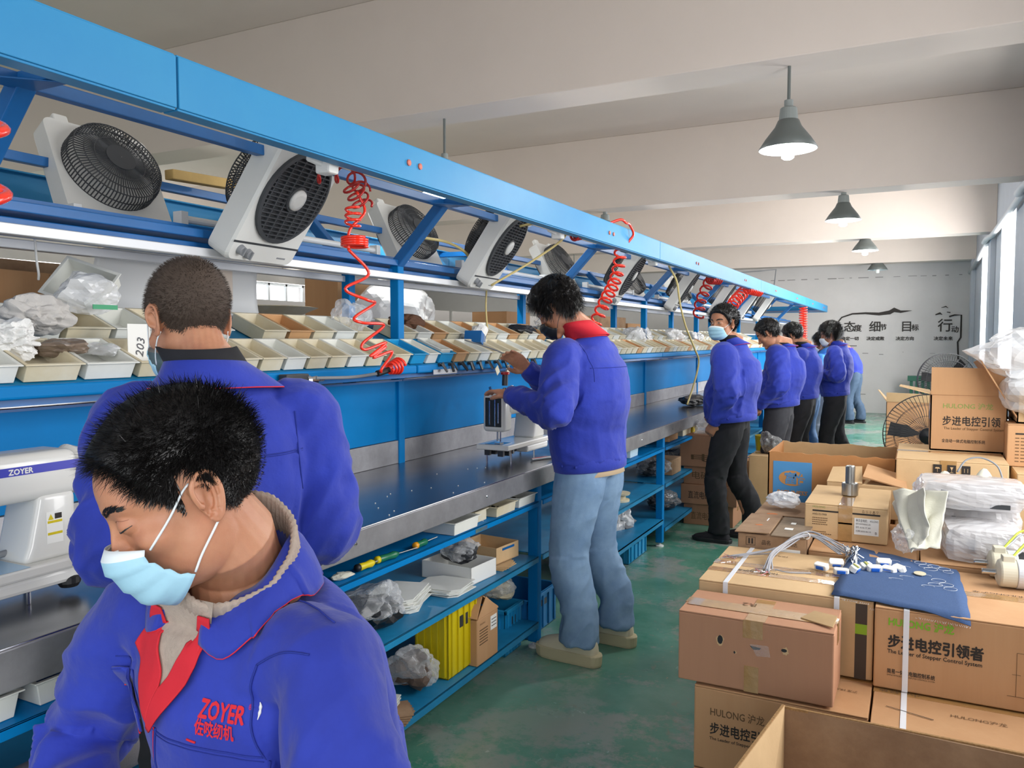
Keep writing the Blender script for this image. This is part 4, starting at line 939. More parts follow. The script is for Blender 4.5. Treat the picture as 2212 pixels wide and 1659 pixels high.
# stepper motors at the right edge
def motor(x, y, z, label, wires):
    t = thing('stepper_motor', label, 'motor', (x, y, z), R(6), 'stepper motors on the big carton')
    Q = M.Rotation(R(90), 4, 'Y')
    P('front_flange', mat('motor_cream', 'CFC9B4', .5), t, lambda b: (b.lathe([(.0, -.002), (.026, -.002), (.04, .004), (.043, .010), (.043, .05), (.0, .05)], 32, Q), b.box(.012, .045, -.018, .018, .036, .056)), bev=.002)
    P('shaft', M_chrome, t, lambda b: b.lathe([(.0, -.042), (.008, -.042), (.009, -.040), (.009, 0)], 16, Q), smooth=False)
    P('steel_ring', M_alu, t, lambda b: b.lathe([(.044, .05), (.045, .052), (.045, .075), (.044, .077)], 32, Q))
    P('black_body', M_black, t, lambda b: b.lathe([(.043, .077), (.043, .145), (0, .145)], 32, Q))
    P('rear_cap', M_alu, t, lambda b: b.lathe([(.0, .145), (.045, .145), (.045, .19), (.0, .19)], 32, Q))
    for k, (mt, dz) in enumerate(((M_cab, 0), (mat('yellow_green_wire', 'B6C832', .5), .012))[:wires]):
        P('wire', mt, t, lambda b: b.tube(smooth_path([(.04, 0, .05), (.07, .03, .065+dz), (.10, .06, .085+dz), (.15, .08, .09+dz)]), .0035, 6), smooth=True)
motor(.225, 2.97, .781, 'rear stepper motor, mostly behind the other motor', 2)
motor(.240, 2.86, .781, 'front stepper motor with cream flange and black body', 2)

# ---------------------------------------------------------------- background things beyond the cartons
def floor_fan(x, y, z, r, rz, label):
    t = thing('floor_fan', label, 'fan', (x, y, 0), rz, 'industrial floor fans')
    def g(b):
        for s, dep_ in ((-1, .05), (1, .05)):
            for i in range(64):
                a = 2*pi*i/64
                b.tube([(r*.18*cos(a), s*(dep_+.03), z+r*.18*sin(a)), (r*.6*cos(a+.08), s*(dep_+.02), z+r*.6*sin(a+.08)), (r*cos(a+.15), s*.012, z+r*sin(a+.15))], .0016, 3, caps=False)
        for k, d_ in ((1, 0), (1, .02), (1, -.02), (.75, .06), (.75, -.06), (.45, .075), (.18, .08)):
            b.tube([(r*k*cos(2*pi*i/48), d_, z+r*k*sin(2*pi*i/48)) for i in range(49)], .004 if k == 1 else .002, 4, caps=False)
    P('wire_guard', M_darkm, t, g)
    P('motor_hub', M_black, t, lambda b: b.lathe([(0, -.07), (.05, -.06), (.06, .06), (0, .08)], 20, M.Translation((0, 0, z)) @ M.Rotation(R(90), 4, 'X')))
    for i in range(3):
        a = i*2*pi/3+.9
        P('fan_blade', M_black, t, lambda b: b.add([(.04*cos(a), 0, z+.04*sin(a)), (r*.5*cos(a-.3), .02, z+r*.5*sin(a-.3)), (r*.88*cos(a-.18), .025, z+r*.88*sin(a-.18)), (r*.9*cos(a+.18), -.02, z+r*.9*sin(a+.18)), (r*.5*cos(a+.3), -.02, z+r*.5*sin(a+.3))], [(0, 1, 2, 3, 4)]), solid=.003)
    P('stand', M_black, t, lambda b: (b.tube([(0, .05, 0), (0, .05, z)], .018, 10), b.lathe([(0, 0), (.22, 0), (.22, .02), (.03, .04), (.03, .05)], 24, M.Translation((0, .05, 0)))))
floor_fan(.09, 6.6, .80, .30, 0, 'big black floor fan between the tall logo carton and printed carton')
floor_fan(.25, 8.2, 1.14, .24, R(12), 'floor fan showing its pale guard above the upright carton lid')
sc = thing('open_carton', 'small open carton with raised flaps behind the black floor fan', 'box', (-.22, 7.6, .55), 0)
P('body', M_card, sc, lambda b: side_box(b, .42, .35, .42))
P('flap', M_cardl, sc, lambda b: panel(b, (0, 0, .42), (.42, 0, .42), (.42, -.02, .49), (0, -.02, .50)))
P('flap', M_cardl, sc, lambda b: panel(b, (0, 0, .42), (0, .3, .42), (-.07, .3, .5), (-.07, 0, .52)))
carton('carton under the small open carton', -.24, .3, 7.5, 8.0, 0, .548, M_cardl)
rd = thing('radiator', 'dark green ribbed rack standing at the far wall', 'radiator', (-.12, 17.5, 0), 0)
M_rg = mat('dark_green_paint', '1E5A45', .5)
P('top_rail', M_rg, rd, lambda b: (b.box(-.02, .9, -.1, .1, .70, .80), b.box(-.02, .9, -.1, .1, .05, .1)))
for k in range(9): P('column', M_rg, rd, lambda b: b.box(.02+k*.1, .075+k*.1, -.08, .08, .0, .70))
for k in range(8): P('bar', M_grey, rd, lambda b: b.box(.085+k*.1, .1+k*.1, -.09, -.07, .15, .68))
# cartons stacked under and beside the bench behind the masked man
zs = [0, .17, .34, .54]; hs = [.165, .165, .19, .40-.02]
for k, (z0, z1, x0, x1, y0) in enumerate(((0, .17, -1.72, -1.33, 6.32), (.172, .33, -1.74, -1.30, 6.30), (.332, .475, -1.72, -1.31, 6.31), (.477, .735, -1.75, -1.34, 6.30))):
    c_ = carton(('floor level carton of the stack against the bench', 'second carton of the stack against the bench, dark lettering', 'third carton up in stack against the bench', 'top carton of the stack against the bench, parts bag on it')[k], x0+.05, x1+.06, y0+.1, y0+.46, z0, z1, M_cardp, group='cartons stacked against the bench behind the masked man')
    ft(c_, ('直流电磁铁', '直流电磁铁', '电磁铁', '')[k] or '电', .05, .06, .05, M_inkb if k != 1 else M_ink, .22)
bag('plastic_bag', 'bag of black and white parts on the carton stack by bench', (-1.45, 6.48, .79), (.36, .28, .15), 41, mt=M_filmw)
carton('pale carton behind the masked man, near the tall logo carton', -1.15, -.75, 7.9, 8.3, 0, .36, M_cardl)
tag(P('yellow_bucket', M_yel, None, lambda b: b.lathe([(.0, 0), (.09, 0), (.11, .22), (.105, .22), (.085, .01), (0, .01)], 24, M.Translation((-1.18, 7.45, .42)))), 'yellow plastic bucket behind the masked man', 'bucket')
carton('carton carrying the yellow bucket', -1.38, -1.0, 7.3, 7.7, 0, .42, M_card)
bag('plastic_bag', 'dark plastic bag on floor between bowed man and carton', (-1.1, 7.1, .62), (.2, .25, .2), 43, mt=M_filmd)
carton('carton below the dark plastic bag', -1.25, -.95, 6.95, 7.28, 0, .52, M_cardl)
# ---------------------------------------------------------------- things on the lower shelves
def tray_on(x, y, z, L, W, H, mt, label, rz=0, group='plastic trays on the shelves under the bench'):
    return tray(mt, L, W, H, M.Translation((x, y, z)) @ M.Rotation(rz, 4, 'Z'), label, group)
ZT, ZM, ZB = .728, .458, .138
tray_on(-1.70, 2.77, ZT, .21, .21, .05, M_trayw, 'white tray holding a pair of tweezers, on the top shelf under bench')
tray_on(-1.70, 2.945, ZT, .14, .12, .05, M_tray, 'small cream tray between the white tray and the bolt tray')
tray_on(-1.70, 3.13, ZT, .20, .20, .045, M_tray, 'cream tray with black bolts on the top shelf under bench')
tray_on(-1.70, 3.345, ZT, .20, .19, .045, M_trayw, 'white tray with black bolts beside the blue bench leg')
for y, sd in ((3.13, 1), (3.345, 2)): screws('loose_screws', M.Translation((-1.70, y, ZT+.004)), .12, .12, 40, .008, 'small black bolts in the %s tray by the blue leg' % ('cream' if sd == 1 else 'white'), M_black, sd)
tz = thing('tweezers', 'steel tweezers lying in the white tray under the bench', 'tool', (-1.7, 2.77, ZT+.02), 0)
P('arm', M_darkm, tz, lambda b: b.bar((-.06, -.03, .0), (.05, .03, .03), .003, .004)); P('arm', M_darkm, tz, lambda b: b.bar((-.06, -.02, .0), (.05, .032, .03), .003, .004))
tray_on(-1.73, .84, ZT, .22, .29, .055, M_trayw, 'white tray at lower left edge under the steel bench')
tray_on(-1.73, 1.15, ZT, .22, .29, .055, M_trayw, 'long white tray with a blue sheet, lower left under bench')
tag(P('blue_sheet', mat('blue_sheet', '2D55B5', .6), None, lambda b: b.box(-1.72, -1.70, 1.06, 1.26, ZT+.005, ZT+.05, M.Identity(4)), bev=.001), 'blue plastic sheet standing in the long white tray', 'plastic sheet')
tray_on(-1.76, 4.86, ZT, .2, .17, .07, M_trayw, 'milky tray on the shelf right of the man in jeans')
tray_on(-1.74, 5.06, ZT, .2, .18, .07, mat('pale_blue_tray', 'C6DEE8', .4), 'pale blue tray on the shelf right of the man in jeans')
tray_on(-1.7, 4.55, ZT, .22, .18, .02, M_alu, 'shallow metal tray with small parts beside jeans')
tray_on(-1.73, 6.65, ZT, .2, .17, .07, M_yel, 'olive yellow tray on the shelf by the masked man')
# hand tools
def driver(p, q, c1, c2, label, rod=.06):
    t = thing('screwdriver', label, 'tool', p, 0, 'screwdrivers on the top shelf under the bench'); p, q = V(p), V(q); d = (q-p).normalized(); L = (q-p).length
    loc = V((0, 0, 0)); P('handle', c1, t, lambda b: b.tube([loc, d*.01, d*L*.25, d*L*.4, d*L*.5], [.008, .013, .011, .014, .007], 10), smooth=True)
    P('handle_cap', c2, t, lambda b: b.tube([d*-.012, d*-.008, d*.004], [.008, .013, .013], 10), smooth=True)
    P('blade', M_metal, t, lambda b: b.tube([d*L*.5, d*L], .003, 8))
M_gg = mat('green_handle', '1F6B4A', .3); M_or = mat('orange_cap', 'E09A20', .4)
driver((-1.64, 2.11, ZT+.015), (-1.63, 2.27, ZT+.014), M_yel, M_black, 'yellow and black screwdriver handle on the top shelf')
driver((-1.64, 2.22, ZT+.015), (-1.62, 2.43, ZT+.01), M_gg, M_yel, 'green screwdriver with yellow cap on the top shelf')
driver((-1.63, 2.44, ZT+.015), (-1.64, 2.60, ZT+.01), M_gg, M_or, 'small green screwdriver with orange cap farther along shelf')
tag(P('white_rag', M_canvas, None, lambda b: b.add(*blob((-1.64, 2.03, ZT+.012), (.05, .09, .024), 51, sub=3))), 'white rag twisted on the top shelf beside screwdriver', 'rag')
tag(P('label_clip', M_chrome, None, lambda b: b.box(-1.6, -1.597, 2.83, 2.93, .706, .722)), 'small metal label on the top shelf edge below trays', 'label')
# white plates
def plates(x, y, z, n, w_, d, label, sd, rz=.5, group='white plastic plates stacked on the shelves'):
    r = random.Random(sd)
    for i in range(n):
        b = MB(M.Translation((x+r.uniform(-.006, .006)+i*.0, y+r.uniform(-.01, .01), z+i*.0052)) @ M.Rotation(rz+r.uniform(-.12, .12), 4, 'Z'))
        b.prism([(-w_/2, -d/2), (w_/2-.03, -d/2), (w_/2, -d/2+.03), (w_/2, d/2), (-w_/2+.05, d/2), (-w_/2, d/2-.04)], .0045)
        o = b.build('white_plate', M_trayw, None, bev=.0008); tag(o, label, 'plate', group)
plates(-1.80, 2.57, ZM, 11, .19, .24, 'white plastic plate in the tall stack beside the black bag', 1, .35)
plates(-1.74, 2.80, ZM, 6, .20, .18, 'white plastic plate in the low stack beside the white carton', 2, .1, 'white plates in the low stack')
plates(-1.66, 2.08, ZM, 7, .12, .14, 'white plastic plate in the small stack behind the foreground shoulder', 3, .2, 'white plates at the shelf edge')
plates(-1.72, 2.26, ZB, 12, .17, .2, 'white plastic plate on the bottom shelf near the dark floor sack', 4, .3, 'white plates on the bottom shelf')
tag(P('brown_scraps', M_cardo, None, lambda b: [b.box(-.07, .07, -.06, .06, i*.006, i*.006+.004, M.Translation((-1.66, 2.32, ZB)) @ M.Rotation(.3+i*.12, 4, 'Z')) for i in range(5)]), 'brown cardboard scraps on the bottom shelf edge', 'cardboard', kind='stuff')
def sack(label, c, d, seed, inner=None, mt=None):
    t = thing('parts_bag', label, 'plastic bag', (c[0], c[1], c[2]-d[2]/2), 0, 'clear plastic bags on the shelves')
    P('contents', inner or M_black, t, lambda b: b.add(*blob((c[0], c[1], c[2]-d[2]*.15), (d[0]*.9, d[1]*.9, d[2]*.75), seed+1, amp=.25, sub=3)), world=True)
    blob_obj('film', mt or M_film, c, d, seed, t, amp=.34, fr=2.4, sub=5)
sack('clear bag of black parts left of the white plates', (-1.74, 2.32, ZM+.085), (.26, .26, .17), 61, M_black)
sack('clear bag of black parts on the bottom shelf by the yellow crate', (-1.72, 2.56, ZB+.09), (.20, .22, .18), 63, mat('brown_parts', '5A4A40', .8))
sack('clear bag of dark fittings in the white carton', (-1.79, 3.03, ZM+.115), (.22, .2, .11), 65, mat('dark_fittings', '3A3C40', .5, metal=.3))
sack('plastic bag lying on the blue crate on the floor', (-1.80, 3.39, .30), (.2, .22, .13), 67, M_tray, M_film)
wc = thing('open_carton', 'white open carton on the middle shelf holding a bag of fittings', 'box', (-1.92, 2.92, ZM), R(-4))
P('body', M_tag, wc, lambda b: side_box(b, .26, .2, .075, .003))
bc = thing('open_carton', 'small brown open carton on the middle shelf near the blue leg', 'box', (-1.90, 3.19, ZM+.02), R(-6))
P('body', M_cardl, bc, lambda b: side_box(b, .22, .19, .075, .003)); P('label', M_blueD, bc, lambda b: b.box(.2205, .222, .05, .15, .055, .066))
for k in range(4): tag(P('card_sheet', M_cardl, None, lambda b: b.box(-.08, .08, -.07, .07, 0, .003, M.Translation((-1.72, 3.22, ZM+k*.004)) @ M.Rotation(k*.15, 4, 'Z'))), 'loose card sheet in front of the brown open carton', 'cardboard', 'card sheets in front of the brown carton')
def crate(x, y, z, w_, d, h, mt, label, rz=0, mx=None):
    t = thing('plastic_crate', label, 'crate', (x, y, z), rz, 'stackable plastic crates'); X = mx or M.Identity(4)
    P('shell', mt, t, lambda b: (b.box(0, w_, 0, .006, 0, h, X), b.box(0, w_, d-.006, d, 0, h, X), b.box(0, .006, 0, d, 0, h, X), b.box(w_-.006, w_, 0, d, 0, h, X), b.box(0, w_, 0, d, 0, .006, X)), bev=.002)
    P('rim', mt, t, lambda b: (b.box(-.012, w_+.012, -.012, 0, h-.018, h, X), b.box(-.012, w_+.012, d, d+.012, h-.018, h, X), b.box(-.012, 0, -.012, d+.012, h-.018, h, X), b.box(w_, w_+.012, -.012, d+.012, h-.018, h, X)), bev=.002)
    for i in range(5):
        yy = d*(i+.5)/5
        P('rib', mt, t, lambda b: b.box(w_, w_+.008, yy-.004, yy+.004, .01, h-.018, X))
        P('rib', mt, t, lambda b: b.box(w_*(i+.5)/5-.004, w_*(i+.5)/5+.004, -.008, 0, .01, h-.018, X))
    P('handle_slot', M_dark, t, lambda b: b.box(w_+.0005, w_+.0015, d*.35, d*.65, h*.62, h*.78, X))
    return t
crate(-2.0, 3.29, .0, .3, .17, .225, M_trayb, 'blue crate on floor under the bench beside blue leg')
crate(-2.0, 3.54, .0, .3, .35, .20, mat('deep_blue_plastic', '1A6FA8', .45), 'dark blue crate on floor behind the legs in jeans')
crate(-2.0, 5.05, .0, .32, .40, .17, M_trayb, 'bright blue crate on floor right of the jeans')
yc = crate(0, 0, 0, .16, .24, .30, M_yel, 'yellow crate stood on its side on the bottom shelf')
yc.location = (-1.80, 2.68, ZB); 
pc = carton('brown carton with printed label and opened peaked top, bottom shelf', -1.86, -1.60, 2.845, 3.03, ZB, ZB+.20, M_card, tape=None, seam=False)
P('flap', M_card, pc, lambda b: (panel(b, (0, .0, .2), (.26, .0, .2), (.24, .08, .27), (.02, .08, .27)), panel(b, (.26, .185, .2), (0, .185, .2), (.02, .09, .27), (.24, .09, .27))))
P('side_panel', M_card, pc, lambda b: b.add([(.262, 0, .2), (.262, .185, .2), (.255, .085, .275)], [(0, 1, 2)]), solid=.003)
text('HULONG', .008, (.2625, .02, .17), (0, 1, 0), UZ, M_inkb, pc, world=False)
P('label', M_tag, pc, lambda b: b.box(.2605, .262, .115, .17, .12, .18))
for k in range(6): P('printed_rule', M_inkb, pc, lambda b: b.box(.2605, .2618, .02, .09, .145-k*.012, .149-k*.012))
for k in range(3): P('printed_rule', M_ink, pc, lambda b: b.box(.2621, .2626, .122, .165, .135+k*.014, .138+k*.014))
# beyond the second leg
sack('bag of parts on the middle shelf right of the jeans', (-1.85, 4.95, ZM+.07), (.25, .3, .14), 71, M_dark)
carton('small brown carton on the middle shelf right of the jeans', -1.85, -1.65, 4.45, 4.65, ZM, ZM+.11, M_cardp, tape=None)
tag(P('cable_reel', M_tray, None, lambda b: b.lathe([(0, 0), (.07, 0), (.07, .012), (.045, .015), (.045, .04), (.07, .043), (.075, .055), (0, .055)], 28, M.Translation((-1.70, 4.90, ZM)))), 'cream reel on the middle shelf right of the jeans', 'reel')
sack('grey bag on the bottom shelf right of jeans', (-1.85, 5.25, ZB+.13), (.3, .35, .24), 73, mat('grey_parts', '6A6C70', .6), M_filmw)
wb('bottom_shelf', M_blueS, lambda b: (b.box(-2.3, -1.6, 4.4, 5.59, .2, .205), b.box(-1.606, -1.6, 4.4, 5.59, .175, .205)))
for k, (y, z, m_) in enumerate(((5.9, ZT, M_card), (6.3, ZT, M_tray), (6.0, ZM, M_cardo), (7.0, ZT, M_cardl), (8.1, ZM, M_card), (8.8, ZT, M_tray), (6.9, ZM, M_cardo))):
    carton(('carton', 'cream box', 'old box', 'pale carton', 'brown carton', 'cream tote', 'worn carton')[k]+' on the far shelves, %s from the blue leg' % ('first', 'second', 'lower one', 'third', 'fourth', 'fifth', 'sixth')[k], -1.85, -1.65, y, y+.25, z+.001, z+.06 if z == ZT else z+.12, m_, tape=None)
for k, (y, z) in enumerate(((5.85, ZM), (6.15, ZB), (7.2, ZM), (8.0, ZB), (6.6, ZM))):
    sack('shiny bag of parts on the far shelves, %s along' % ('nearest', 'lowest', 'third', 'fourth', 'second')[k], (-1.8, y+.1, z+.08), (.3, .3, .15), 80+k, M_dark, M_filmd if k % 2 else M_film)
pr = tag(P('grey_roll', mat('grey_foam', '8E8A90', .8, bump=.3, bscale=200), None, lambda b: b.tube([(-1.68, .55, .53), (-1.68, 1.3, .53)], .06, 20), smooth=True), 'grey foam roll under the lower left tray shelf', 'roll')

# ---------------------------------------------------------------- things in and on the sloping trays
def on_slope(x, y, up=.04): return (x, y, 1.372+(-2.085-x)*math.tan(R(22.5))+up)
def heap(name, label, cat, x, y, up, d, seed, mt, **k):
    p = on_slope(x, y, up); return tag(blob_obj(name, mt, p, d, seed, **k), label, cat)
M_rag = mat('white_cotton_waste', 'E4E4E2', .9, bump=.4, bscale=120)
heap('cotton_waste', 'fluffy white cotton waste heaped in the leftmost tray', 'rag', -2.22, 1.33, .07, (.2, .17, .12), 91, M_rag, amp=.4, fr=5, sub=5)
heap('cotton_waste', 'greyer cloth bundle beside the white cotton waste', 'rag', -2.32, 1.47, .10, (.16, .2, .12), 92, mat('grey_rag', 'BDBAB6', .9), amp=.3, sub=5)
heap('brown_bag', 'brown plastic wrapped parts in the second left tray', 'plastic bag', -2.2, 1.47, .06, (.15, .15, .06), 93, mat('brown_film', '7E6E60', .25))
heap('plastic_bag', 'clear bag in the third tray from left', 'plastic bag', -2.22, 1.60, .045, (.16, .12, .05), 94, M_filmw)
heap('plastic_bag', 'clear bag with green label leaning over the rear trays', 'plastic bag', -2.45, 1.74, .13, (.14, .26, .13), 95, M_filmw, amp=.2)
tag(P('green_label', mat('green_label', '3E9A6E', .6), None, lambda b: b.box(-2.375, -2.373, 1.70, 1.79, 1.60, 1.615)), 'green printed label on the leaning clear bag', 'label')
tray(M_trayw, .2, .17, .06, M.Translation((-2.55, 1.80, 1.66)) @ M.Rotation(R(50), 4, 'X') @ M.Rotation(R(30), 4, 'Y'), 'cream tray tipped up behind the leaning clear bag', 'tipped tray')
cd2 = thing('number_card', 'white card with handwritten 203 standing among the trays', 'card', (-2.17, 1.71, 1.42), 0)
P('card', M_tag, cd2, lambda b: b.box(-2.174, -2.172, 1.67, 1.75, 1.42, 1.55), world=True)
text('203', .03, (-2.171, 1.722, 1.445), (0, .15, 1), (0, -1, .15), mat('pen_grey', '55565C', .7), cd2, shear=.2)
heap('brown_cloth', 'crumpled dark brown cloth lying behind the blue trays', 'cloth', -2.48, 3.62, .05, (.16, .34, .10), 96, mat('brown_cloth', '5A3A26', .85), sub=5)
heap('plastic_bag', 'clear bag standing by the front post behind the coil', 'plastic bag', -2.42, 3.08, .10, (.14, .22, .2), 97, M_film, amp=.25, sub=5)
bb = thing('small_box', 'small blue carton tilted in the cream trays', 'box', on_slope(-2.25, 3.98, .05), R(15))
P('body', M_blueD, bb, lambda b: b.box(-.05, .05, -.05, .05, -.02, .05, M.Rotation(R(-20), 4, 'X')), bev=.002); P('tape', M_grey, bb, lambda b: b.box(-.0505, .0505, .012, .028, -.0205, .0505, M.Rotation(R(-20), 4, 'X')))
heap('paper_towel', 'crumpled white paper behind the small blue carton', 'paper', -2.3, 4.12, .07, (.1, .13, .12), 98, M_rag, amp=.2, sub=4)
heap('black_tool_case', 'black tool case behind the trays, left of dark haired man', 'case', -2.42, 4.95, .05, (.12, .5, .1), 99, M_black, amp=.12, sub=4)
tag(P('printed_sheet', M_tag, None, lambda b: b.box(-.03, .05, -.03, .03, 0, .001, slope_T(-2.2, 3.43, .05))), 'folded white paper in the clear tray of the blue tray', 'paper')
tray(M_trayw, .165, .11, .04, slope_T(-2.18, 3.42, .028), 'clear white tray nested inside the second blue tray', 'nested tray')
for k, (x, y, s, lab) in enumerate(((-2.3, 7.0, .22, 'clear crumpled bag on the far trays, right of dark haired man'), (-2.32, 7.35, .2, 'second clear crumpled bag on the far trays'), (-2.28, 8.3, .22, 'clear bag on trays left of masked man face'), (-2.28, 9.2, .2, 'clear bag on the trays beyond the masked man'), (-2.3, 6.1, .16, 'low clear bag in the trays behind red collar'))):
    heap('plastic_bag', lab, 'plastic bag', x, y, .08, (s, s*1.2, s*.8), 100+k, M_filmw, amp=.35, sub=4)
# small hand tools and clips hanging at the rail
for k in range(12):
    y = 3.30+k*.095; r_ = random.Random(k)
    o = P('spring_clip', M_darkm, None, lambda b: (b.bar((-2.05, y, 1.385), (-2.03, y+r_.uniform(-.02, .03), 1.345), .012, .008), b.bar((-2.05, y+.012, 1.392), (-2.035, y+r_.uniform(-.01, .04), 1.35), .006, .006), b.tube([(-2.06, y-.008, 1.38), (-2.06, y+.02, 1.38)], .008, 8)))
    tag(o, 'small dark clip hanging from the tray rail before the young man', 'clip', 'clips hanging from the tray rail')
for k, y in enumerate((3.86, 3.99)):
    tag(P('paper_tag', M_tray, None, lambda b: b.box(-.001, .001, -.018, .018, -.022, .022, M.Translation((-2.04, y, 1.335)) @ M.Rotation(R(35), 4, 'X'))), ('left', 'right')[k]+' cream diamond tag hanging from the tray rail', 'tag')
tag(P('rail_plate', M_steel, None, lambda b: b.box(-2.062, -2.058, 3.24, 3.46, 1.335, 1.358)), 'engraved metal plate on the tray rail above the panel', 'plate')
an = thing('air_coupler', 'chrome air coupler on the rail beside the shaven man', 'coupler', (-2.03, 2.3, 1.35), 0)
P('body', M_dark, an, lambda b: b.box(-2.06, -2.02, 2.2, 2.32, 1.325, 1.375), world=True, bev=.004)
P('fitting', M_chrome, an, lambda b: b.tube([(-2.03, 2.31, 1.35), (-2.03, 2.33, 1.35), (-2.03, 2.331, 1.35), (-2.03, 2.37, 1.35), (-2.03, 2.371, 1.35), (-2.03, 2.41, 1.35)], [.018, .018, .012, .015, .009, .008], 12), world=True)
as_ = thing('air_screwdriver', 'red capped hanging air screwdriver in front of the young man', 'tool', (-1.95, 3.78, 1.30), 0)
P('body', M_darkm, as_, lambda b: b.tube([(-1.93, 3.74, 1.33), (-1.93, 3.735, 1.26)], .016, 12), world=True); P('red_ring', M_redd, as_, lambda b: b.lathe([(.022, 0), (.024, .003), (.024, .012), (.02, .014)], 16, M.Translation((-1.93, 3.74, 1.318))), world=True)
P('hose', M_grey, as_, lambda b: b.tube(smooth_path([(-1.93, 3.74, 1.33), (-1.92, 3.77, 1.37), (-1.96, 3.84, 1.41), (-2.05, 3.83, 1.45), (-2.2, 3.78, 1.5)]), .004, 6), smooth=True, world=True)

# ---------------------------------------------------------------- sewing machines on the bench
M_sew = mat('machine_white_enamel', 'DCDCD8', .25, coat=.4)
def sewing(x, y, z, label, front=True):
    t = thing('sewing_machine', label, 'sewing machine', (x, y, z), 0, 'white sewing machine heads on the bench')
    P('bed', M_sew, t, lambda b: b.box(-.09, .09, -.26, .25, .065, .092), bev=.006)
    P('bed_skirt', M_sew, t, lambda b: b.box(-.08, .08, -.02, .24, .03, .066), bev=.01)
    P('column', M_sew, t, lambda b: b.prism([(.09, .09), (.235, .09), (.225, .115), (.222, .25), (.13, .25), (.125, .22), (.105, .13)], .13, M((( 0, 0, 1, -.065), (1, 0, 0, 0), (0, 1, 0, 0), (0, 0, 0, 1)))), bev=.018, seg=4, smooth=True)
    P('arm', M_sew, t, lambda b: b.box(-.066, .066, -.20, .235, .235, .348), bev=.026, seg=5, smooth=True)
    P('head', M_sew, t, lambda b: b.box(-.062, .062, -.245, -.155, .155, .346), bev=.02, seg=4, smooth=True)
    P('face_opening', M_black, t, lambda b: b.box(-.045, .045, -.2475, -.243, .18, .325), bev=.012)
    for x_, z0, z1 in ((-.018, .19, .31), (.012, .185, .32), (.030, .2, .3)): P('inner_bar', M_chrome, t, lambda b: b.tube([(x_, -.249, z0), (x_, -.249, z1)], .004, 8))
    P('needle_bar', M_chrome, t, lambda b: b.tube([(0, -.20, .16), (0, -.20, .105)], .005, 10)); P('presser_foot', M_chrome, t, lambda b: (b.tube([(.016, -.20, .16), (.016, -.20, .10)], .004, 8), b.box(-.004, .026, -.225, -.185, .094, .10)))
    P('throat_plate', M_steel, t, lambda b: b.box(-.05, .05, -.24, -.14, .0925, .0935))
    P('hand_wheel', M_sew, t, lambda b: b.lathe([(0, 0), (.055, 0), (.062, .01), (.055, .03), (0, .035)], 32, M.Translation((0, .236, .29)) @ M.Rotation(R(-90), 4, 'X')))
    if front: P('dial', M_chrome, t, lambda b: b.lathe([(0, 0), (.028, 0), (.028, .012), (0, .014)], 24, M.Translation((.066, .17, .245)) @ M.Rotation(R(90), 4, 'Y')))
    if front: P('blue_cap', M_conb, t, lambda b: b.lathe([(0, .014), (.018, .014), (.016, .035), (0, .037)], 16, M.Translation((.066, .17, .245)) @ M.Rotation(R(90), 4, 'Y')))
    P('tension_post', M_chrome, t, lambda b: (b.lathe([(0, 0), (.018, 0), (.018, .003), (.006, .004), (.006, .03)], 16, M.Translation((.01, -.06, .348))), b.lathe([(.012, 0), (.012, .012), (.008, .02)], 12, M.Translation((.0, -.12, .348)))))
    hg = P('hook_gear', M_darkm, t, lambda b: [b.cbox((random.Random(i).uniform(-.06, .06), -.24+i*.02, .05), (.03, .018, .03)) for i in range(11)])
    hg['kind'] = 'stuff'
    for x_, y_ in ((-.06, -.2), (.05, -.15), (-.05, .16), (.06, .1)): P('support_rod', M_chrome, t, lambda b: b.tube([(x_, y_, 0), (x_, y_, .07)], .005, 8))
    P('thread_lever', M_blueD, t, lambda b: (b.tube([(-.03, -.2, .345), (-.035, -.215, .375)], .007, 8), b.tube([(.06, -.21, .30), (.085, -.235, .315)], .006, 8)))
    return t
sewing(-1.86, 3.72, .89, 'white sewing machine head being assembled by the man in jeans')
sm1 = sewing(-1.88, 1.02, .89, 'white sewing machine with blue stripe at the left picture edge', False)
P('blue_stripe', mat('stripe_blue', '3A3FB0', .4), sm1, lambda b: b.box(.0655, .067, -.20, .235, .302, .322))
text('ZOYER', .013, (.0672, .06, .3055), (0, 1, 0), UZ, M_white, sm1, world=False, bold=.001)
P('warning_label', M_tag, sm1, lambda b: b.box(.0655, .0665, .145, .185, .13, .205))
[P('yellow_strip', M_yel, sm1, lambda b: b.box(.0665, .067, .147, .183, z_, z_+.006)) for z_ in (.178, .150)]; P('warning_triangle', M_yel, sm1, lambda b: b.add([(.067, .148, .186), (.067, .162, .186), (.067, .155, .2)], [(0, 1, 2)]))
P('printed_block', M_ink, sm1, lambda b: b.box(.0665, .067, .165, .182, .187, .2))
P('blue_film', mat('blue_film', 'A9C9E2', .2), sm1, lambda b: b.box(-.088, .088, -.25, .09, .0921, .0928))
P('lever', M_grey, sm1, lambda b: b.tube([(-.02, .02, .105), (-.02, .14, .112)], .008, 10)); P('knee_lifter', M_black, sm1, lambda b: b.lathe([(.0, .0), (.02, .0), (.026, .01), (.026, .025), (.018, .03), (.018, .045)], 16, M.Translation((.06, .20, .015))))
tag(P('steel_tube', M_chrome, None, lambda b: b.tube([(-1.72, 3.62, .897), (-1.66, 3.78, .897)], .008, 10)), 'bright steel tube lying on the bench below the machine', 'tube')
heap2 = tag(blob_obj('machine_parts', M_black, (-1.86, 7.4, .94), (.25, .5, .1), 111, amp=.3, flat=.9, sub=4), 'black parts bag lying on the bench before the masked man', 'bag')
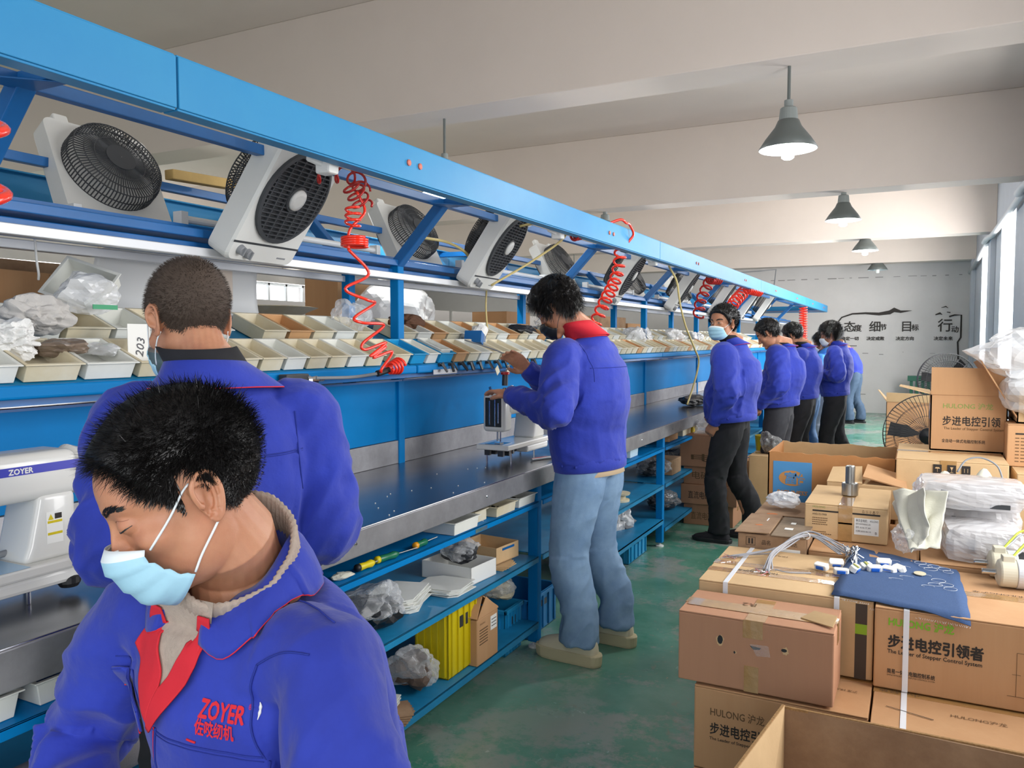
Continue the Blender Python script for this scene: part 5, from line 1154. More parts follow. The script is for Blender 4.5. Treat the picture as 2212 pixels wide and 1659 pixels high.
# white speckles of foam on bench edge and shelf
tag(P('foam_crumbs', M_white, None, lambda b: [b.cbox((-1.597 if i % 3 == 0 else rnd.uniform(-1.95, -1.62), rnd.uniform(1.9, 3.4), rnd.uniform(.81, .88) if i % 3 == 0 else (.8905 if i % 3 == 1 else .7285)), (.003, .004, .002), None) for i in range(70)]), 'white foam crumbs scattered on the bench edge and shelf', 'crumbs', kind='stuff')

# ---------------------------------------------------------------- seen through the rack
ws = []
for i in range(9):
    v = i/8; ws.append([(-2.80-.05*sin(pi*v), lerp(2.03, 2.86+.10*v, j/8)-.0*v, lerp(1.86, 1.42, v)+.01*sin(pi*j/8)) for j in range(9)])
sheet('plastic_sheet', mat('white_sheet', 'DADCDC', .35), ws, 'large curved white plastic sheet hung behind the rack', 'sheet', thick=.004)
tag(P('cream_card', mat('cream_card', 'C8BCB0', .7), None, lambda b: b.box(-2.775, -2.773, 2.43, 2.68, 1.68, 1.84)), 'cream card taped to the white sheet above the shaven head', 'card')
lc = thing('folded_carton', 'big folded brown carton with peaked gap behind the left trays', 'box', (-3.3, 2.0, 1.35), 0)
P('panel', M_card, lc, lambda b: panel(b, (-3.3, 1.2, 1.3), (-3.3, 2.06, 1.3), (-3.28, 2.15, 1.78), (-3.3, 1.2, 1.80), .006), world=True)
P('panel', M_card, lc, lambda b: panel(b, (-3.28, 2.22, 1.3), (-3.3, 3.0, 1.3), (-3.3, 2.75, 1.80), (-3.28, 2.15, 1.78), .006), world=True)
P('inside', M_cardo, lc, lambda b: panel(b, (-3.55, 1.5, 1.3), (-3.5, 2.9, 1.3), (-3.5, 2.9, 1.84), (-3.55, 1.5, 1.86), .006), world=True)
P('fold', M_cardl, lc, lambda b: panel(b, (-3.32, 2.12, 1.3), (-3.32, 2.19, 1.3), (-3.3, 2.16, 1.76), (-3.3, 2.15, 1.76), .004), world=True)
def far_box(label, x, y, z, w_, d, h, mt, flaps=False): 
    t = carton(label, x, x+w_, y, y+d, z, z+h, mt, tape=None); return t
# a table on the far side carrying cartons and bags
ft_ = thing('sorting_table', 'pale table behind the rack carrying cartons and bags', 'table', (-4.4, 6.5, 0), 0)
P('tabletop', M_tray, ft_, lambda b: b.box(-4.9, -3.75, 3.6, 13.5, 1.30, 1.33), world=True)
for y in (3.8, 6.5, 9.5, 13.2):
    for x in (-4.8, -3.85): P('leg', M_blueD, ft_, lambda b: b.box(x-.02, x+.02, y-.02, y+.02, 0, 1.3), world=True)
P('lower_board', M_wall, ft_, lambda b: b.box(-4.0, -3.98, 3.7, 13.4, .2, 1.3), world=True)
far_box('upright brown carton behind the white dish', -3.95, 4.5, 1.332, .3, .5, .62, M_card)
far_box('tan carton left of the lamp, behind the shaven head', -4.3, 3.7, 1.332, .3, .35, .50, M_cardl)
far_box('brown carton on the far table left of the young man', -4.1, 7.2, 1.55, .4, .55, .24, M_card)
far_box('film wrapped carton under the brown one on far table', -4.1, 7.0, 1.332, .4, .6, .21, M_cardl)
far_box('second wrapped carton on the far table', -4.1, 7.65, 1.332, .4, .4, .2, M_cardl)
far_box('reddish carton on far table seen beside second red coil', -4.3, 10.3, 1.332, .4, 1.2, .5, M_cardo)
far_box('stacked carton on far table behind masked man', -4.3, 11.6, 1.332, .4, .8, .42, M_card)
tag(blob_obj('plastic_bag', M_filmw, (-3.42, 4.7, 1.58), (.55, 1.25, .60), 121, amp=.14, fr=2.2, sub=5), 'huge clear plastic sack behind the blue posts', 'plastic bag')
tag(P('white_dish', M_tray, None, lambda b: b.lathe([(.0, 0), (.08, 0), (.28, .09), (.33, .11), (.30, .115), (.0, .03)], 40, M.Translation((-3.45, 3.55, 1.58)))), 'wide white dish behind the rack left of the plastic sack', 'dish')
tag(P('dish_box', M_cardo, None, lambda b: b.box(-3.65, -3.32, 3.3, 3.75, 1.2, 1.58)), 'box under the white dish', 'box')
pb = tag(P('dish_stand', M_blueD, None, lambda b: b.box(-3.75, -3.31, 1.2, 5.3, .0, 1.199)), 'blue cabinet behind the rack carrying the dish and sack', 'cabinet')
lp_ = thing('poster_board', 'white notice board with red and black print behind trays', 'sign', (-3.8, 9.2, 1.332), 0)
P('board', M_tag, lp_, lambda b: b.box(0, .02, 0, .75, 0, .42)); P('black_print', M_ink, lp_, lambda b: [b.box(.021, .022, .35+k*.1, .42+k*.1, .05, .16) for k in range(3)]); P('red_print', M_red, lp_, lambda b: b.box(.021, .022, .2, .5, .28, .30))
tag(P('white_drum', M_white, None, lambda b: b.lathe([(0, 0), (.09, 0), (.1, .02), (.1, .3), (.09, .32), (0, .32)], 24, M.Translation((-3.5, 6.55, 1.332)))), 'tall white drum behind the red collared man', 'drum')
tag(P('drum_table', M_blueD, None, lambda b: b.box(-3.7, -3.3, 6.3, 6.8, 0, 1.331)), 'blue cabinet under the white drum', 'cabinet')
M_part = mat('grey_partition', 'B8B4B2', .6)
for k, y in enumerate((6.4, 8.6, 10.8, 13.0)):
    tag(P('partition_panel', M_part, None, lambda b: (b.box(-6.52, -6.5, y, y+2.1, 0, 1.95))), ('grey partition screen nearest the camera, beyond the rack', 'second grey partition screen beyond the rack', 'third grey partition screen beyond the rack', 'grey partition screen farthest down the hall')[k], 'partition')
# ---------------------------------------------------------------- people
import numpy as np
def _ell(p, c, r):
    q = p-np.array(c); r = np.array(r); k0 = np.linalg.norm(q/r, axis=1); k1 = np.linalg.norm(q/(r*r), axis=1)+1e-9
    return k0*(k0-1)/k1
def _cap(p, a, b, r):
    a = np.array(a); b = np.array(b); ab = b-a; t = np.clip((p-a)@ab/(ab@ab), 0, 1)
    return np.linalg.norm(p-a-t[:, None]*ab, axis=1)-r
def _smin(a, b, k):
    h = np.clip(.5+.5*(b-a)/k, 0, 1); return b+(a-b)*h-k*h*(1-h)
def head_sdf(p, open_eyes=False):
    p = p.copy(); p[:, 0] = np.abs(p[:, 0])
    d = _ell(p, (0, -.014, .030), (.0745, .094, .086))
    d = _smin(d, _ell(p, (0, .032, .028), (.060, .058, .060)), .02)
    d = _smin(d, _ell(p, (0, .030, -.035), (.058, .054, .070)), .02)
    d = _smin(d, _ell(p, (.030, .002, -.062), (.026, .045, .040)), .02)
    d = _smin(d, _ell(p, (0, .022, -.080), (.046, .052, .036)), .02)
    d = _smin(d, _ell(p, (0, .070, -.104), (.022, .016, .015)), .018)
    d = _smin(d, _ell(p, (.044, .055, -.030), (.020, .020, .016)), .018)
    d = _smin(d, _cap(p, (.010, .082, .018), (.042, .070, .020), .008), .012)
    d = -_smin(-d, _ell(p, (.031, .098, .000), (.019, .013, .011)), .014)
    d = _smin(d, _ell(p, (.031, .0735, -.002), (.0160, .0140, .0125)), .006)
    d = _smin(d, _cap(p, (0, .084, .004), (0, .102, -.036), .0065), .010)
    d = _smin(d, _ell(p, (0, .103, -.041), (.010, .010, .009)), .006)
    d = _smin(d, _ell(p, (.0115, .095, -.044), (.008, .009, .007)), .005)
    d = _smin(d, _ell(p, (0, .087, -.067), (.024, .010, .005)), .006)
    d = _smin(d, _ell(p, (0, .085, -.076), (.020, .010, .006)), .006)
    return d
def head_radius(dirs, c0=(0, .005, -.01)):
    c0 = np.array(c0); lo = np.full(len(dirs), .02); hi = np.full(len(dirs), .17)
    for _ in range(26):
        m = (lo+hi)/2; s = head_sdf(c0+dirs*m[:, None]); lo = np.where(s < 0, m, lo); hi = np.where(s < 0, hi, m)
    return (lo+hi)/2
HC = np.array((0, .005, -.01))
def sph(nu, nv):
    a = np.linspace(0, 2*pi, nu, endpoint=False); e = np.linspace(-pi/2+.001, pi/2-.001, nv)
    E_, A_ = np.meshgrid(e, a, indexing='ij')
    return np.stack([np.cos(E_)*np.sin(A_), np.cos(E_)*np.cos(A_), np.sin(E_)], -1).reshape(-1, 3)
_HD = {}
def head_shape(nu=150, nv=120):
    if (nu, nv) not in _HD:
        d = sph(nu, nv); r = head_radius(d); _HD[(nu, nv)] = (d, r)
    return _HD[(nu, nv)]
def sph_faces(nu, nv):
    return [(i*nu+j, i*nu+(j+1) % nu, (i+1)*nu+(j+1) % nu, (i+1)*nu+j) for i in range(nv-1) for j in range(nu)]+[tuple(range(nu))[::-1], tuple((nv-1)*nu+j for j in range(nu))]
HL_A = [0, 25, 42, 55, 68, 80, 86, 100, 108, 120, 150, 180]
HL_E = [52, 50, 44, 32, 16, -8, 30, 30, 6, -22, -36, -38]
def scalp(d, shift=0, soft=5):
    az = np.degrees(np.arctan2(np.abs(d[:, 0]), d[:, 1])); el = np.degrees(np.arcsin(np.clip(d[:, 2], -1, 1)))
    return np.clip((el-np.interp(az, HL_A, HL_E)-shift)/soft+.5, 0, 1)
def ear(b, T, sx, s=1.0):
    """ear on side sx: shell, curled rim, inner fold and lobe"""
    Q = T @ M.Translation((sx*.069, -.006, -.014)) @ M.Rotation(sx*R(-28), 4, 'Z') @ M.Rotation(R(-10), 4, 'X')
    def pt(y, z, x): return Q @ V((sx*x*s, y*s, z*s))
    rim = [(.012, -.004), (.013, .010), (.010, .022), (.001, .030), (-.010, .031), (-.018, .024), (-.020, .012), (-.018, .0), (-.013, -.011), (-.008, -.020), (-.002, -.027), (.006, -.028), (.010, -.020)]
    xs = [.006, .008, .010, .013, .016, .018, .018, .017, .015, .012, .009, .007, .006]
    b.tube(smooth_path([pt(y, z, x) for (y, z), x in zip(rim, xs)], 4), [.0032]*((len(rim)-1)*4)+[.0032], 8)
    b.tube(smooth_path([pt(y, z, x) for (y, z), x in zip([(.004, .022), (-.006, .020), (-.011, .010), (-.009, -.004), (-.003, -.014), (.004, -.016)], [.010, .013, .013, .011, .009, .008])], 4), .0026, 8)
    vs = [pt(-.004, 0, .003)]+[pt(y*.95, z*.95, x-.003) for (y, z), x in zip(rim, xs)]+[pt(y*.8, z*.9, -.004) for (y, z) in rim]; n = len(rim)
    b.add([tuple(v) for v in vs], [(0, i+1, (i+1) % n+1) for i in range(n)]+[(i+1, n+i+1, n+(i+1) % n+1, (i+1) % n+1) for i in range(n)]+[tuple(n+1+i for i in range(n))[::-1]])
    b.sphere(tuple(pt(.001, -.023, .006)), .0062*s, 10); b.sphere(tuple(pt(.010, -.004, .005)), .0045*s, 8)

def remesh(b, vox, smooth=3):
    me = bpy.data.meshes.new('r'); me.from_pydata(b.v, [], b.f); me.update()
    o = link(bpy.data.objects.new('r', me)); m = o.modifiers.new('r', 'REMESH'); m.mode = 'VOXEL'; m.voxel_size = vox
    if smooth: s = o.modifiers.new('s', 'SMOOTH'); s.factor = .5; s.iterations = smooth
    dg = bpy.context.evaluated_depsgraph_get(); dg.update(); e = bpy.data.meshes.new_from_object(o.evaluated_get(dg))
    bpy.data.objects.remove(o); return e
def mesh_np(me):
    n = len(me.vertices); a = np.empty(n*3); me.vertices.foreach_get('co', a); nn = np.empty(n*3); me.vertices.foreach_get('normal', nn)
    return a.reshape(-1, 3), nn.reshape(-1, 3)
def seg_tube(b, pts, rad, n=16, lat=None):
    """closed tube through pts with (half-width, half-depth) per point, lat = sideways vector"""
    pts = [V(p) for p in pts]; k = len(pts); rings = []; a0 = V(lat) if lat is not None else None
    for i, p in enumerate(pts):
        t = (pts[min(i+1, k-1)]-pts[max(i-1, 0)]).normalized()
        a = (a0 if a0 is not None else (rings and a_ or t.orthogonal())); a = (a-t*a.dot(t)).normalized(); a_ = a; bb = t.cross(a)
        r = rad[i]; rw, rd_ = (r, r) if not isinstance(r, tuple) else r
        rings.append([p+a*cos(2*pi*j/n)*rw+bb*sin(2*pi*j/n)*rd_ for j in range(n)])
    vs = [tuple(q) for ring in rings for q in ring]
    fs = [(i*n+j, i*n+(j+1) % n, (i+1)*n+(j+1) % n, (i+1)*n+j) for i in range(k-1) for j in range(n)]+[tuple(range(n))[::-1], tuple((k-1)*n+j for j in range(n))]
    b.add(vs, fs)
def dense(pts, rad, m=6):
    """interpolate joints smoothly"""
    sp = smooth_path(pts, m); out = []
    for i in range(len(pts)-1):
        for j in range(m):
            t = j/m; t = t*t*(3-2*t); a, c = rad[i], rad[i+1]
            out.append(tuple(lerp(x, y, t) for x, y in zip(a, c)) if isinstance(a, tuple) else lerp(a, c, t))
    out.append(rad[-1]); return sp, out

def hand(b, wrist, d, pn, s=1.0, curl=.5, side=1, spread=.0, thumb=.6):
    """wrist point, direction d of the hand, pn palm normal, side +1 left / -1 right"""
    d = V(d).normalized(); pn = V(pn); pn = (pn-d*pn.dot(d)).normalized(); a = d.cross(pn)*side   # a points to the thumb
    W = V(wrist)
    def q(x, y, z): return W+d*(x*s)+a*(y*s)+pn*(z*s)
    seg_tube(b, [q(-.03, 0, 0), q(.0, 0, 0), q(.03, .002, 0), q(.065, .0, .0), (q(.088, 0, .002))], [(.026*s, .020*s), (.027*s, .019*s), (.036*s, .016*s), (.041*s, .014*s), (.039*s, .011*s)], 14, a)
    for k, (y, L_, r) in enumerate(((.030, .070, .0088), (.010, .078, .0092), (-.010, .072, .0088), (-.029, .056, .0078))):
        x, z, ang = .078, 0, curl*.45; pts = [q(.055, y*.9, 0), q(x, y, 0)]; rr = [r*s, r*s]
        for f in (.45, .3, .25):
            x += cos(ang)*L_*f; z += sin(ang)*L_*f; pts.append(q(x, y*(1+spread), z)); rr.append(r*s*(1-.1*len(rr)/3)); ang += curl*1.0
        b.tube(pts, rr, 8)
    t = curl
    b.tube([q(.010, .022, .004), q(.035, .045, .010), q(.060, .054-.012*t, .018+.012*t), q(.080, .050-.02*t*thumb, .024+.022*t)], [.013*s, .0115*s, .0105*s, .0085*s], 8)

def ik(a, c, l1, l2, pole):
    a, c = V(a), V(c); d = c-a; D = min(d.length, (l1+l2)*.995); d.normalize()
    x = (l1*l1-l2*l2+D*D)/(2*D); h_ = sqrt(max(0, l1*l1-x*x)); p = V(pole); p = (p-d*p.dot(d)).normalized()
    return a+d*x+p*h_, a+d*D

M_skin = mat('skin', 'C08A6A', .5, sss=.12, col2='B0765A', vscale=18, bump=.06, bscale=300)
M_skinf = mat('skin_warm', 'C58E6E', .48, sss=.15, col2='B87C5E', vscale=14, bump=.08, bscale=500)
M_jack = mat('royal_blue_workwear', '2339AE', .8, col2='1E3099', vscale=5, bump=.45, bscale=16, sheen=.15)
M_jackd = mat('workwear_seam', '1C2E8C', .85)
M_jred = mat('red_lining', 'D02030', .8, bump=.1, bscale=200)
M_hair = mat('black_hair', '100E0E', .45, spec=.6); M_hairb = mat('cropped_hair', '4A3D34', .8)
M_hair.node_tree.nodes['Principled BSDF'].inputs['Roughness'].default_value = .42
M_maskb = mat('mask_pale_blue', 'A9D6EA', .8, var=.05, vscale=30, bump=.1, bscale=150); M_maskw = mat('mask_white', 'E6EEF2', .8)
M_jeans = mat('light_blue_jeans', '85A3C2', .85, col2='6E8DB0', vscale=6, bump=.2, bscale=350)
M_jeansd = mat('mid_blue_jeans', '4E6E96', .85, col2='3F5C82', vscale=7)
M_blk = mat('black_trousers', '17171B', .85, col2='202026', vscale=5); M_dgr = mat('dark_grey_trousers', '34343A', .85, col2='404046', vscale=6)

def ridge(p, s): return 1-abs(noise.noise(p+s))*2
def wrinkle(me, bones, amp, seed, torso_amp=.5):
    """push vertices in and out along cloth folds; bones = [(a, b, fold amplitude at a, at b)]"""
    co, no = mesh_np(me); A = [np.array(x[0]) for x in bones]; B = [np.array(x[1]) for x in bones]
    best = np.full(len(co), 9.); bi = np.zeros(len(co), int); bt = np.zeros(len(co))
    for i in range(len(bones)):
        ab = B[i]-A[i]; t = np.clip((co-A[i])@ab/(ab@ab), 0, 1); dd = np.linalg.norm(co-A[i]-t[:, None]*ab, axis=1)/bones[i][4]
        m = dd < best; best[m] = dd[m]; bi[m] = i; bt[m] = t[m]
    S_ = V((seed*3.7, seed*1.3, seed*2.9)); out = co.copy()
    for k in range(len(co)):
        a, c, fa, fb, _ = bones[bi[k]]; t = bt[k]; f = lerp(fa, fb, t)
        p = V(co[k]); ax = (V(c)-V(a)).normalized(); s = p.dot(ax); pr = p-ax*s
        if bones[bi[k]][4] > 1.2:     # torso: long hanging folds
            h_ = ridge(V((pr.x*11, pr.y*11, s*4)), S_)*.6+ridge(V((p.x*6+s*7, p.y*6, p.z*9)), S_)*.5-.5
        else:
            h_ = ridge(V((s*13+pr.x*12, pr.y*13, pr.z*13)), S_)*.8+ridge(V((s*5+p.z*9, p.x*12, p.y*12)), S_)*.5-.5
        h_ = max(-.8, min(.7, h_)); out[k] = co[k]+no[k]*(h_*f*amp+noise.noise(p*7+S_)*amp*.35)
    me.vertices.foreach_set('co', out.reshape(-1)); me.update()
def finish(me, name, mt, parent, smooth=True):
    me.name = name; me.materials.clear()
    for x in (mt if isinstance(mt, (list, tuple)) else [mt]): me.materials.append(x)
    if smooth: me.polygons.foreach_set('use_smooth', [True]*len(me.polygons))
    me.transform(M.Translation(-V(parent.location))); me.update()
    o = link(bpy.data.objects.new(name, me)); o.parent = parent; return o
def bvh_of(me): return BVHTree.FromPolygons([v.co.copy() for v in me.vertices], [tuple(p.vertices) for p in me.polygons])

def strands(name, mt, parent, T, n, L, comb, lift=.35, w=.0009, seed=0, segs=4, base=.002, shift=0, grav=0, lenf=None, jit=.25, whorl=(0.01, -.075, .075)):
    g = np.random.RandomState(seed); d = g.normal(size=(n*4, 3)); d /= np.linalg.norm(d, axis=1)[:, None]
    mk = scalp(d, shift, 10) > g.rand(len(d)); d = d[mk][:n]; n = len(d); r = head_radius(d)
    p = HC+d*(r+base)[:, None]; nrm = d.copy()
    W_ = np.array(whorl); tan = p-W_; tan -= nrm*np.sum(tan*nrm, 1)[:, None]; tan /= np.linalg.norm(tan, axis=1)[:, None]+1e-6
    if comb is not None: tan = tan*.6+np.array(comb)*.8
    tan += g.normal(size=tan.shape)*jit; ln = L*(lenf(d) if lenf else 1)*g.uniform(.7, 1.15, n)
    dr = nrm*lift+tan*(1-lift); dr /= np.linalg.norm(dr, axis=1)[:, None]; side = np.cross(dr, nrm); side /= np.linalg.norm(side, axis=1)[:, None]+1e-6
    pts = []; q = p
    for i in range(segs+1):
        ww = w*(1-(i/segs)**2*.85); pts += [q-side*ww, q+side*ww]
        dr = dr-nrm*.10*lift*2+np.array((0, 0, -grav)); dr /= np.linalg.norm(dr, axis=1)[:, None]; q = q+dr*(ln/segs)[:, None]
        dd = q-HC; rr = np.linalg.norm(dd, axis=1); mn = r+base*.6; q = HC+dd/rr[:, None]*np.maximum(rr, mn*.985)[:, None]
    P_ = np.stack(pts, 1); k = 2*(segs+1); vs = P_.reshape(-1, 3)
    Tn = np.array(T); vs = vs@Tn[:3, :3].T+Tn[:3, 3]-np.array(parent.location)
    idx = np.arange(n)[:, None]*k; fs = np.concatenate([np.stack([idx[:, 0]+2*i, idx[:, 0]+2*i+1, idx[:, 0]+2*i+3, idx[:, 0]+2*i+2], 1) for i in range(segs)])
    me = bpy.data.meshes.new(name); me.vertices.add(len(vs)); me.vertices.foreach_set('co', vs.reshape(-1)); me.loops.add(fs.size); me.loops.foreach_set('vertex_index', fs.reshape(-1).astype(np.int32))
    me.polygons.add(len(fs)); me.polygons.foreach_set('loop_start', np.arange(0, fs.size, 4, dtype=np.int32)); me.update(calc_edges=True); me.validate()
    me.materials.append(mt); o = link(bpy.data.objects.new(name, me)); o.parent = parent; return o

def hair_cap(parent, T, mt, th, seed=0, rough=.006, shift=0, fr=14, name='hair', soft=5, nu=120, nv=90, top=0):
    d, r = head_shape(nu, nv); m = scalp(d, shift, soft)
    nz = np.array([noise.noise(V(x)*fr*.35+V((seed, 0, 0)))+.5*ridge(V((x[0]*fr, x[1]*fr*.5, x[2]*fr)), V((seed, 1, 0))) for x in d])
    off = np.where(m > .02, m*(th*(1+top*np.clip(d[:, 2], 0, 1))+rough*nz), -.004)-.0015
    off = np.where((m <= .02) & (d[:, 1] > .3) & (d[:, 2] < .35), -.018, off)
    co = HC+d*(r+off)[:, None]; b = MB(T); b.add([tuple(x) for x in co], sph_faces(nu, nv)); return b.build(name, mt, parent, smooth=True, world=True)

def face_mask(parent, T, mt, kind='surgical', mtw=None, loops=True):
    b = MB(T); rows = []; nu, nv = 32, 18
    for i in range(nv+1):
        v = i/nv; row = []
        for j in range(nu+1):
            u = -1+2*j/nu; a = u*R(lerp(60, 76, v)); c = cos(a)
            z = lerp(lerp(-.020, -.120, v), lerp(-.034, -.088, v), abs(u)**2.2)
            yc = np.interp(v, [0, .12, .30, .6, .8, 1], [.109, .120, .121, .112, .104, .076])
            x = sin(a)*(.070+.002*sin(v*pi)); y = .022+(yc-.022)*max(0, c)**.72
            y += (.0042*((v*3.4) % 1)**1.5-.0016) if .15 < v < .9 and kind == 'surgical' else 0
            row.append((x, y, z))
        rows.append(row)
    b.grid(rows); 
    if mtw: b.m = [1 if (k//nu) < 2 else 0 for k in range(len(b.f))]
    b.build('face_mask', [mt, mtw] if mtw else mt, parent, smooth=True, solid=.0016, world=True)
    if loops:
        for sx in (1, -1):
            Pt = lambda x, y, z: tuple(T @ V((sx*x, y, z)))
            P('ear_loop', M_maskw if mt != M_black else M_black, parent, lambda b: b.tube(smooth_path([Pt(.061, .070, -.037), Pt(.0715, .035, -.013), Pt(.0765, .012, .006), Pt(.074, .000, .012)], 4), .0014, 6), smooth=True, world=True)
            P('ear_loop', M_maskw if mt != M_black else M_black, parent, lambda b: b.tube(smooth_path([Pt(.070, -.018, -.038), Pt(.0735, -.002, -.050), Pt(.071, .024, -.070), Pt(.066, .040, -.086)], 4), .0014, 6), smooth=True, world=True)

def surf(pts):
    d = np.array(pts, float)-HC; d /= np.linalg.norm(d, axis=1)[:, None]; return HC+d*head_radius(d)[:, None], d
def brow(parent, T, sx, seed=0):
    g = random.Random(seed+sx); b = MB(T); c = [(.013, .09, .0165), (.025, .088, .0215), (.037, .081, .0225), (.048, .071, .0175)]
    for i in range(110):
        t = i/110*2.98; j = int(t); f = t-j; x, y, z = (lerp(c[j][q], c[j+1][q], f) for q in range(3)); th = .0042*(1-abs(t/3-.35)*.8); z += g.uniform(-th, th)
        p, d = surf([(sx*x, y, z), (sx*(x+.007), y-.003, z+.0015+g.uniform(-.001, .002))]); p = p+d*.0008
        up_ = np.array((0, 0, .0010)); b.add([tuple(p[0]-up_), tuple(p[0]+up_), tuple(p[1]+d[1]*.001)], [(0, 1, 2)])
    b.build('eyebrow', M_hair, parent, world=True)
def face_pts(J, pts, off):
    out = []
    for x, z in pts:
        o = J['T'] @ V((x, .16, z)); h_ = J['HB'].ray_cast(o, -J['fwd']); out.append((h_[0] if h_[0] is not None else J['T'] @ V((x, .08, z)))+J['fwd']*off)
    return out
def lash(parent, J, sx):
    n = 12; P('eyelashes', M_black, parent, lambda b: b.tube(face_pts(J, [(sx*(.017+.030*i/n), -.0045-.0030*sin(pi*i/n)+.001*i/n) for i in range(n+1)], .0006), [.0004]+[.0010]*(n-1)+[.0005], 5), world=True)
    P('eyelid_crease', mat('skin_crease', '8F5A44', .6), parent, lambda b: b.tube(face_pts(J, [(sx*(.018+.028*i/n), .0045+.0030*sin(pi*i/n)) for i in range(n+1)], .0002), .0005, 4), world=True)

def eyes(parent, J):
    for sx in (1, -1):
        for nm, mt, cx, rx, rz, off in (('eye', M_white, .031, .0125, .0040, .0008), ('iris', M_black, .030, .0044, .0040, .0014)):
            b = MB(); b.add([tuple(q) for q in face_pts(J, [(sx*(cx+rx*cos(2*pi*i/16)), -.001+rz*sin(2*pi*i/16)) for i in range(16)], off)], [tuple(range(16))]); b.build(nm, mt, parent, world=True)
        P('upper_lid', M_black, parent, lambda b: b.tube(face_pts(J, [(sx*(.031+.013*cos(pi*i/10)), -.001+.0044*sin(pi*i/10)) for i in range(11)], .001), .0008, 4), world=True)

def shoe(parent, ankle, d, L, mt, sole, name='shoe', lw=.048, big=0):
    d = V(d); d.z = 0; d.normalize(); s = V((-d.y, d.x, 0)); A = V(ankle); z0 = .0
    def q(x, y, z): return V((A.x, A.y, z0))+d*x+s*y+V((0, 0, z))
    prof = [(-.085, .030, .055+big), (-.07, .038, .085+big), (-.03, .040, .10+big), (.02, .041, .09+big), (.07, .046, .074+big), (.12, .048, .058+big), (.16, .044, .05+big*.8), (.188, .028, .036+big*.5)]
    k = L/.27; b = MB(); rows = []
    for x, w_, h_ in prof:
        w_ *= lw/.048
        rows.append([q(x*k, cos(t)*w_, .022+big*.6+max(0, sin(t))**.8*(h_-.022)) if sin(t) >= 0 else q(x*k, cos(t)*w_, .022+big*.6) for t in [2*pi*i/18 for i in range(18)]])
    b.grid(rows, True); b.f += [tuple(range(18))[::-1], tuple(7*18+i for i in range(18))]; b.m += [0, 0]
    o = b.build(name, mt, parent, smooth=True, world=True, sub=1)
    b = MB(); pol = [(-.098*k, -.018), (-.104*k, 0), (-.098*k, .018)]+[(x*k-.003, w_*lw/.048+.004) for x, w_, h_ in prof]+[(.197*k, .0)]+[(x*k-.003, -w_*lw/.048-.004) for x, w_, h_ in prof[::-1]]
    n = len(pol); b.add([tuple(q(x, y, z)) for z, e in ((0, .96), (.012, 1), (.026+big*.9, 1.02), (.030+big*.9, .96)) for x, y in [(x*e, y*e) for x, y in pol]],
        [(i*n+j, i*n+(j+1) % n, (i+1)*n+(j+1) % n, (i+1)*n+j) for i in range(3) for j in range(n)]+[tuple(range(n))[::-1], tuple(3*n+j for j in range(n))])
    b.build('sole', sole, o, smooth=False, bev=.006)
    c = o.children[0]; c.data.transform(M.Translation(-V(parent.location)))
    P('laces', mt if mt != M_blk else M_dark, o, lambda b: [b.tube([q((.02+.022*i)*k, -.022, .088+big-.008*i-.004), q((.03+.022*i)*k, 0, .097+big-.009*i), q((.02+.022*i)*k, .022, .088+big-.008*i-.004)], .003, 6) for i in range(4)]).data.transform(M.Translation(-V(parent.location)))
    return o

